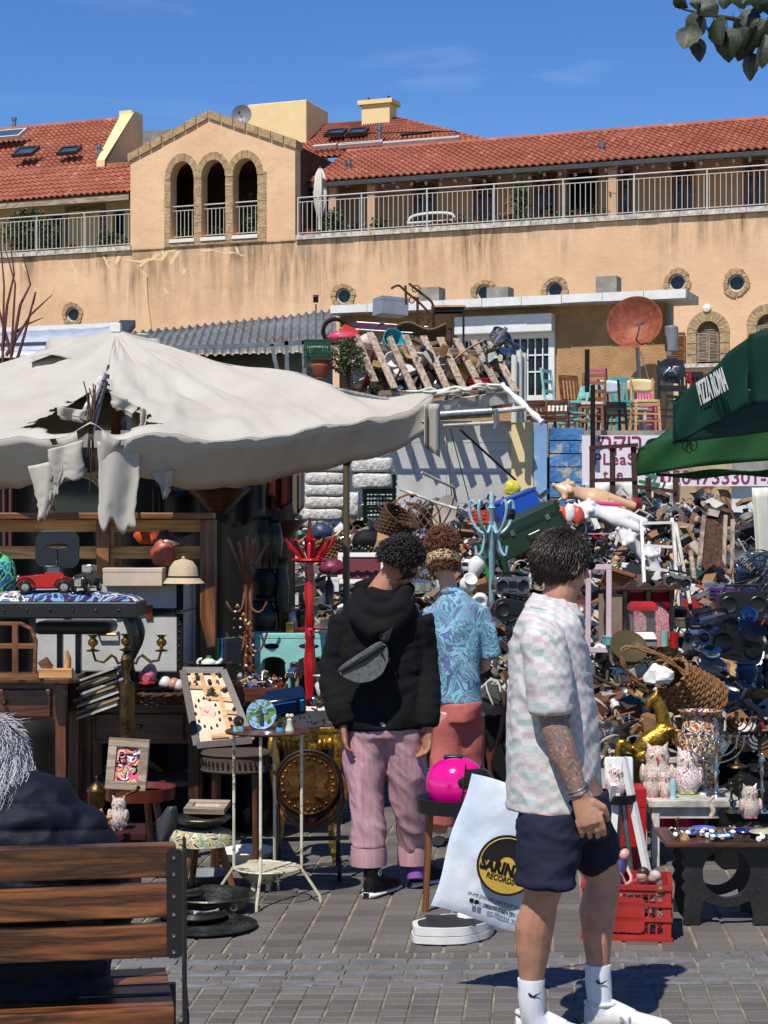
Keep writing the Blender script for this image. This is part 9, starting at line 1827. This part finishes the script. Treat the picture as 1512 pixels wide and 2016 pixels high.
for py in(1688,1721,1764,1800,1842,1874): MB().lathe([(0,.0),(.0052,0),(.0045,.003),(.002,.003),(0,.001)],12,(-.014,-.006,zb(py)),Matrix.Rotation(R(90),3,'X')).build('bolt','dull_silver',bb_)
MB().bx(.012,.021,-.02,.05,.0,zb(1668)).build('end_post','black_plastic',bb_,smooth=False,bevel=.003); MB().tube([(.0165,.015,zb(1672)),(.0165,.02,zb(1661)),(.0165,.04,zb(1657))],[(.005,.03),(.005,.022),(.005,.008)],8,side=(1,0,0)).build('post_tip','black_plastic',bb_)
MB().add([(.022,.0,.33),(.04,.48,.35),(.04,.5,.47),(.022,.02,.4),(.03,0,.33),(.048,.48,.35),(.048,.5,.47),(.03,.02,.4)],[(0,1,2,3),(7,6,5,4),(0,4,5,1),(1,5,6,2),(2,6,7,3),(3,7,4,0)]).build('side_plate','dark_grey',bb_,smooth=False)
for y_ in(.0,.45): MB().bx(-.0,.02,y_,y_+.03,0,.38).build('leg','black_plastic',bb_,smooth=False); MB().bx(-1.7,-1.68,y_,y_+.03,0,.38).build('leg','black_plastic',bb_,smooth=False)
D_=person('grey haired person in a dark navy quilted jacket sitting on the slatted bench',40,5.2); p=px2(D_.location,5.2)
hc=p(-22,1492,.05); HM=Euler((R(18),0,R(186))).to_matrix(); g=MB(); head(D_,g,hc,HM,.1,'skin_pale','80,70,66')
g.tube([p(10,1990),p(14,1800),p(24,1660),p(20,1590),p(10,1540,.03)],[(.2,.15),(.19,.13),(.18,.12),(.13,.1),(.055,.055)],18,side=(1,0,0)); g.tube([p(130,1620,.02),p(190,1760,.08),p(150,1850,.25)],[.06,.05,.03],12); hand(g,p(150,1850,.25),(-.3,1,0),(1,0,0),(0,0,-1),.95,.5)
for dx in(-60,90): g.tube([p(20+dx,1930,.1),p(20+dx,1935,.45),p(25+dx,2150,.5)],[.09,.07,.045],12); g.tube([p(25+dx,2150,.45),p(25+dx,2180,.62)],[.04,.03],10)
fuse('body',g,'skin_pale',D_,.008,3)
g=MB(); g.tube([p(0,1560,.03),p(22,1590,.02),p(36,1625),p(40,1680),p(40,1800),p(45,1900),p(45,1975)],[(.1,.09),(.17,.13),(.205,.15),(.22,.16),(.235,.17),(.25,.18),(.26,.19)],24,side=(1,0,0)); g.tube([p(96,1612,.02),p(160,1650,.0),p(205,1720,.02),p(215,1800,.08),p(170,1860,.22)],[.095,.09,.082,.075,.06],16); g.tube([p(-60,1590,.02),p(-130,1680),p(-140,1800,.1)],[.09,.085,.07],14)
qf=lambda q: .013*abs(math.sin(q.z*46+3.2*q.x+1.2*noise.noise(q*4)))**.45+.006*ridg(q,14,(1,1,1),2)-.012
fuse('jacket',g,'down_navy',D_,.0075,3,qf)
g=MB();
for dx in(-60,90): g.tube([p(20+dx,1960,.0),p(25+dx,1950,.2),p(25+dx,1945,.5),p(28+dx,2100,.53)],[.11,.1,.085,.07],16)
fuse('trousers',g,'30,40,66|rough=.9',D_,.01,3)
rr=random.Random(4); g=MB(); hair(D_,hc,HM,.1,'hair_grey',1200,.08,.25,lambda v: v.z>-.6+max(0,-v.y)*1.1,11,.0013,lift=.12,wild=.25)
for i in range(1500):
 a=R(rr.uniform(-35,215)); x0=math.cos(a)*.085; y0=-abs(math.sin(a))*.09*-1; st_=hc+Vector((math.cos(a)*.085,-math.sin(a)*.08-.01,rr.uniform(-.02,.05))); L_=rr.uniform(.1,.26); ph=rr.uniform(0,6); pts=[st_]
 for k in range(1,8): f=k/7; pts.append(st_+Vector((math.cos(a)*.05*f+.012*math.sin(ph+f*9)+.02*f,-math.sin(a)*.07*f-.03*f+.012*math.cos(ph+f*8),-L_*f)))
 g.tube(pts,[.0013,.0013,.0013,.0012,.0011,.001,.0007,.0003],3)
g.build('long_hair','hair_grey',D_,ang=180)
print('meshes',len(bpy.data.meshes),'objs',len(bpy.data.objects))
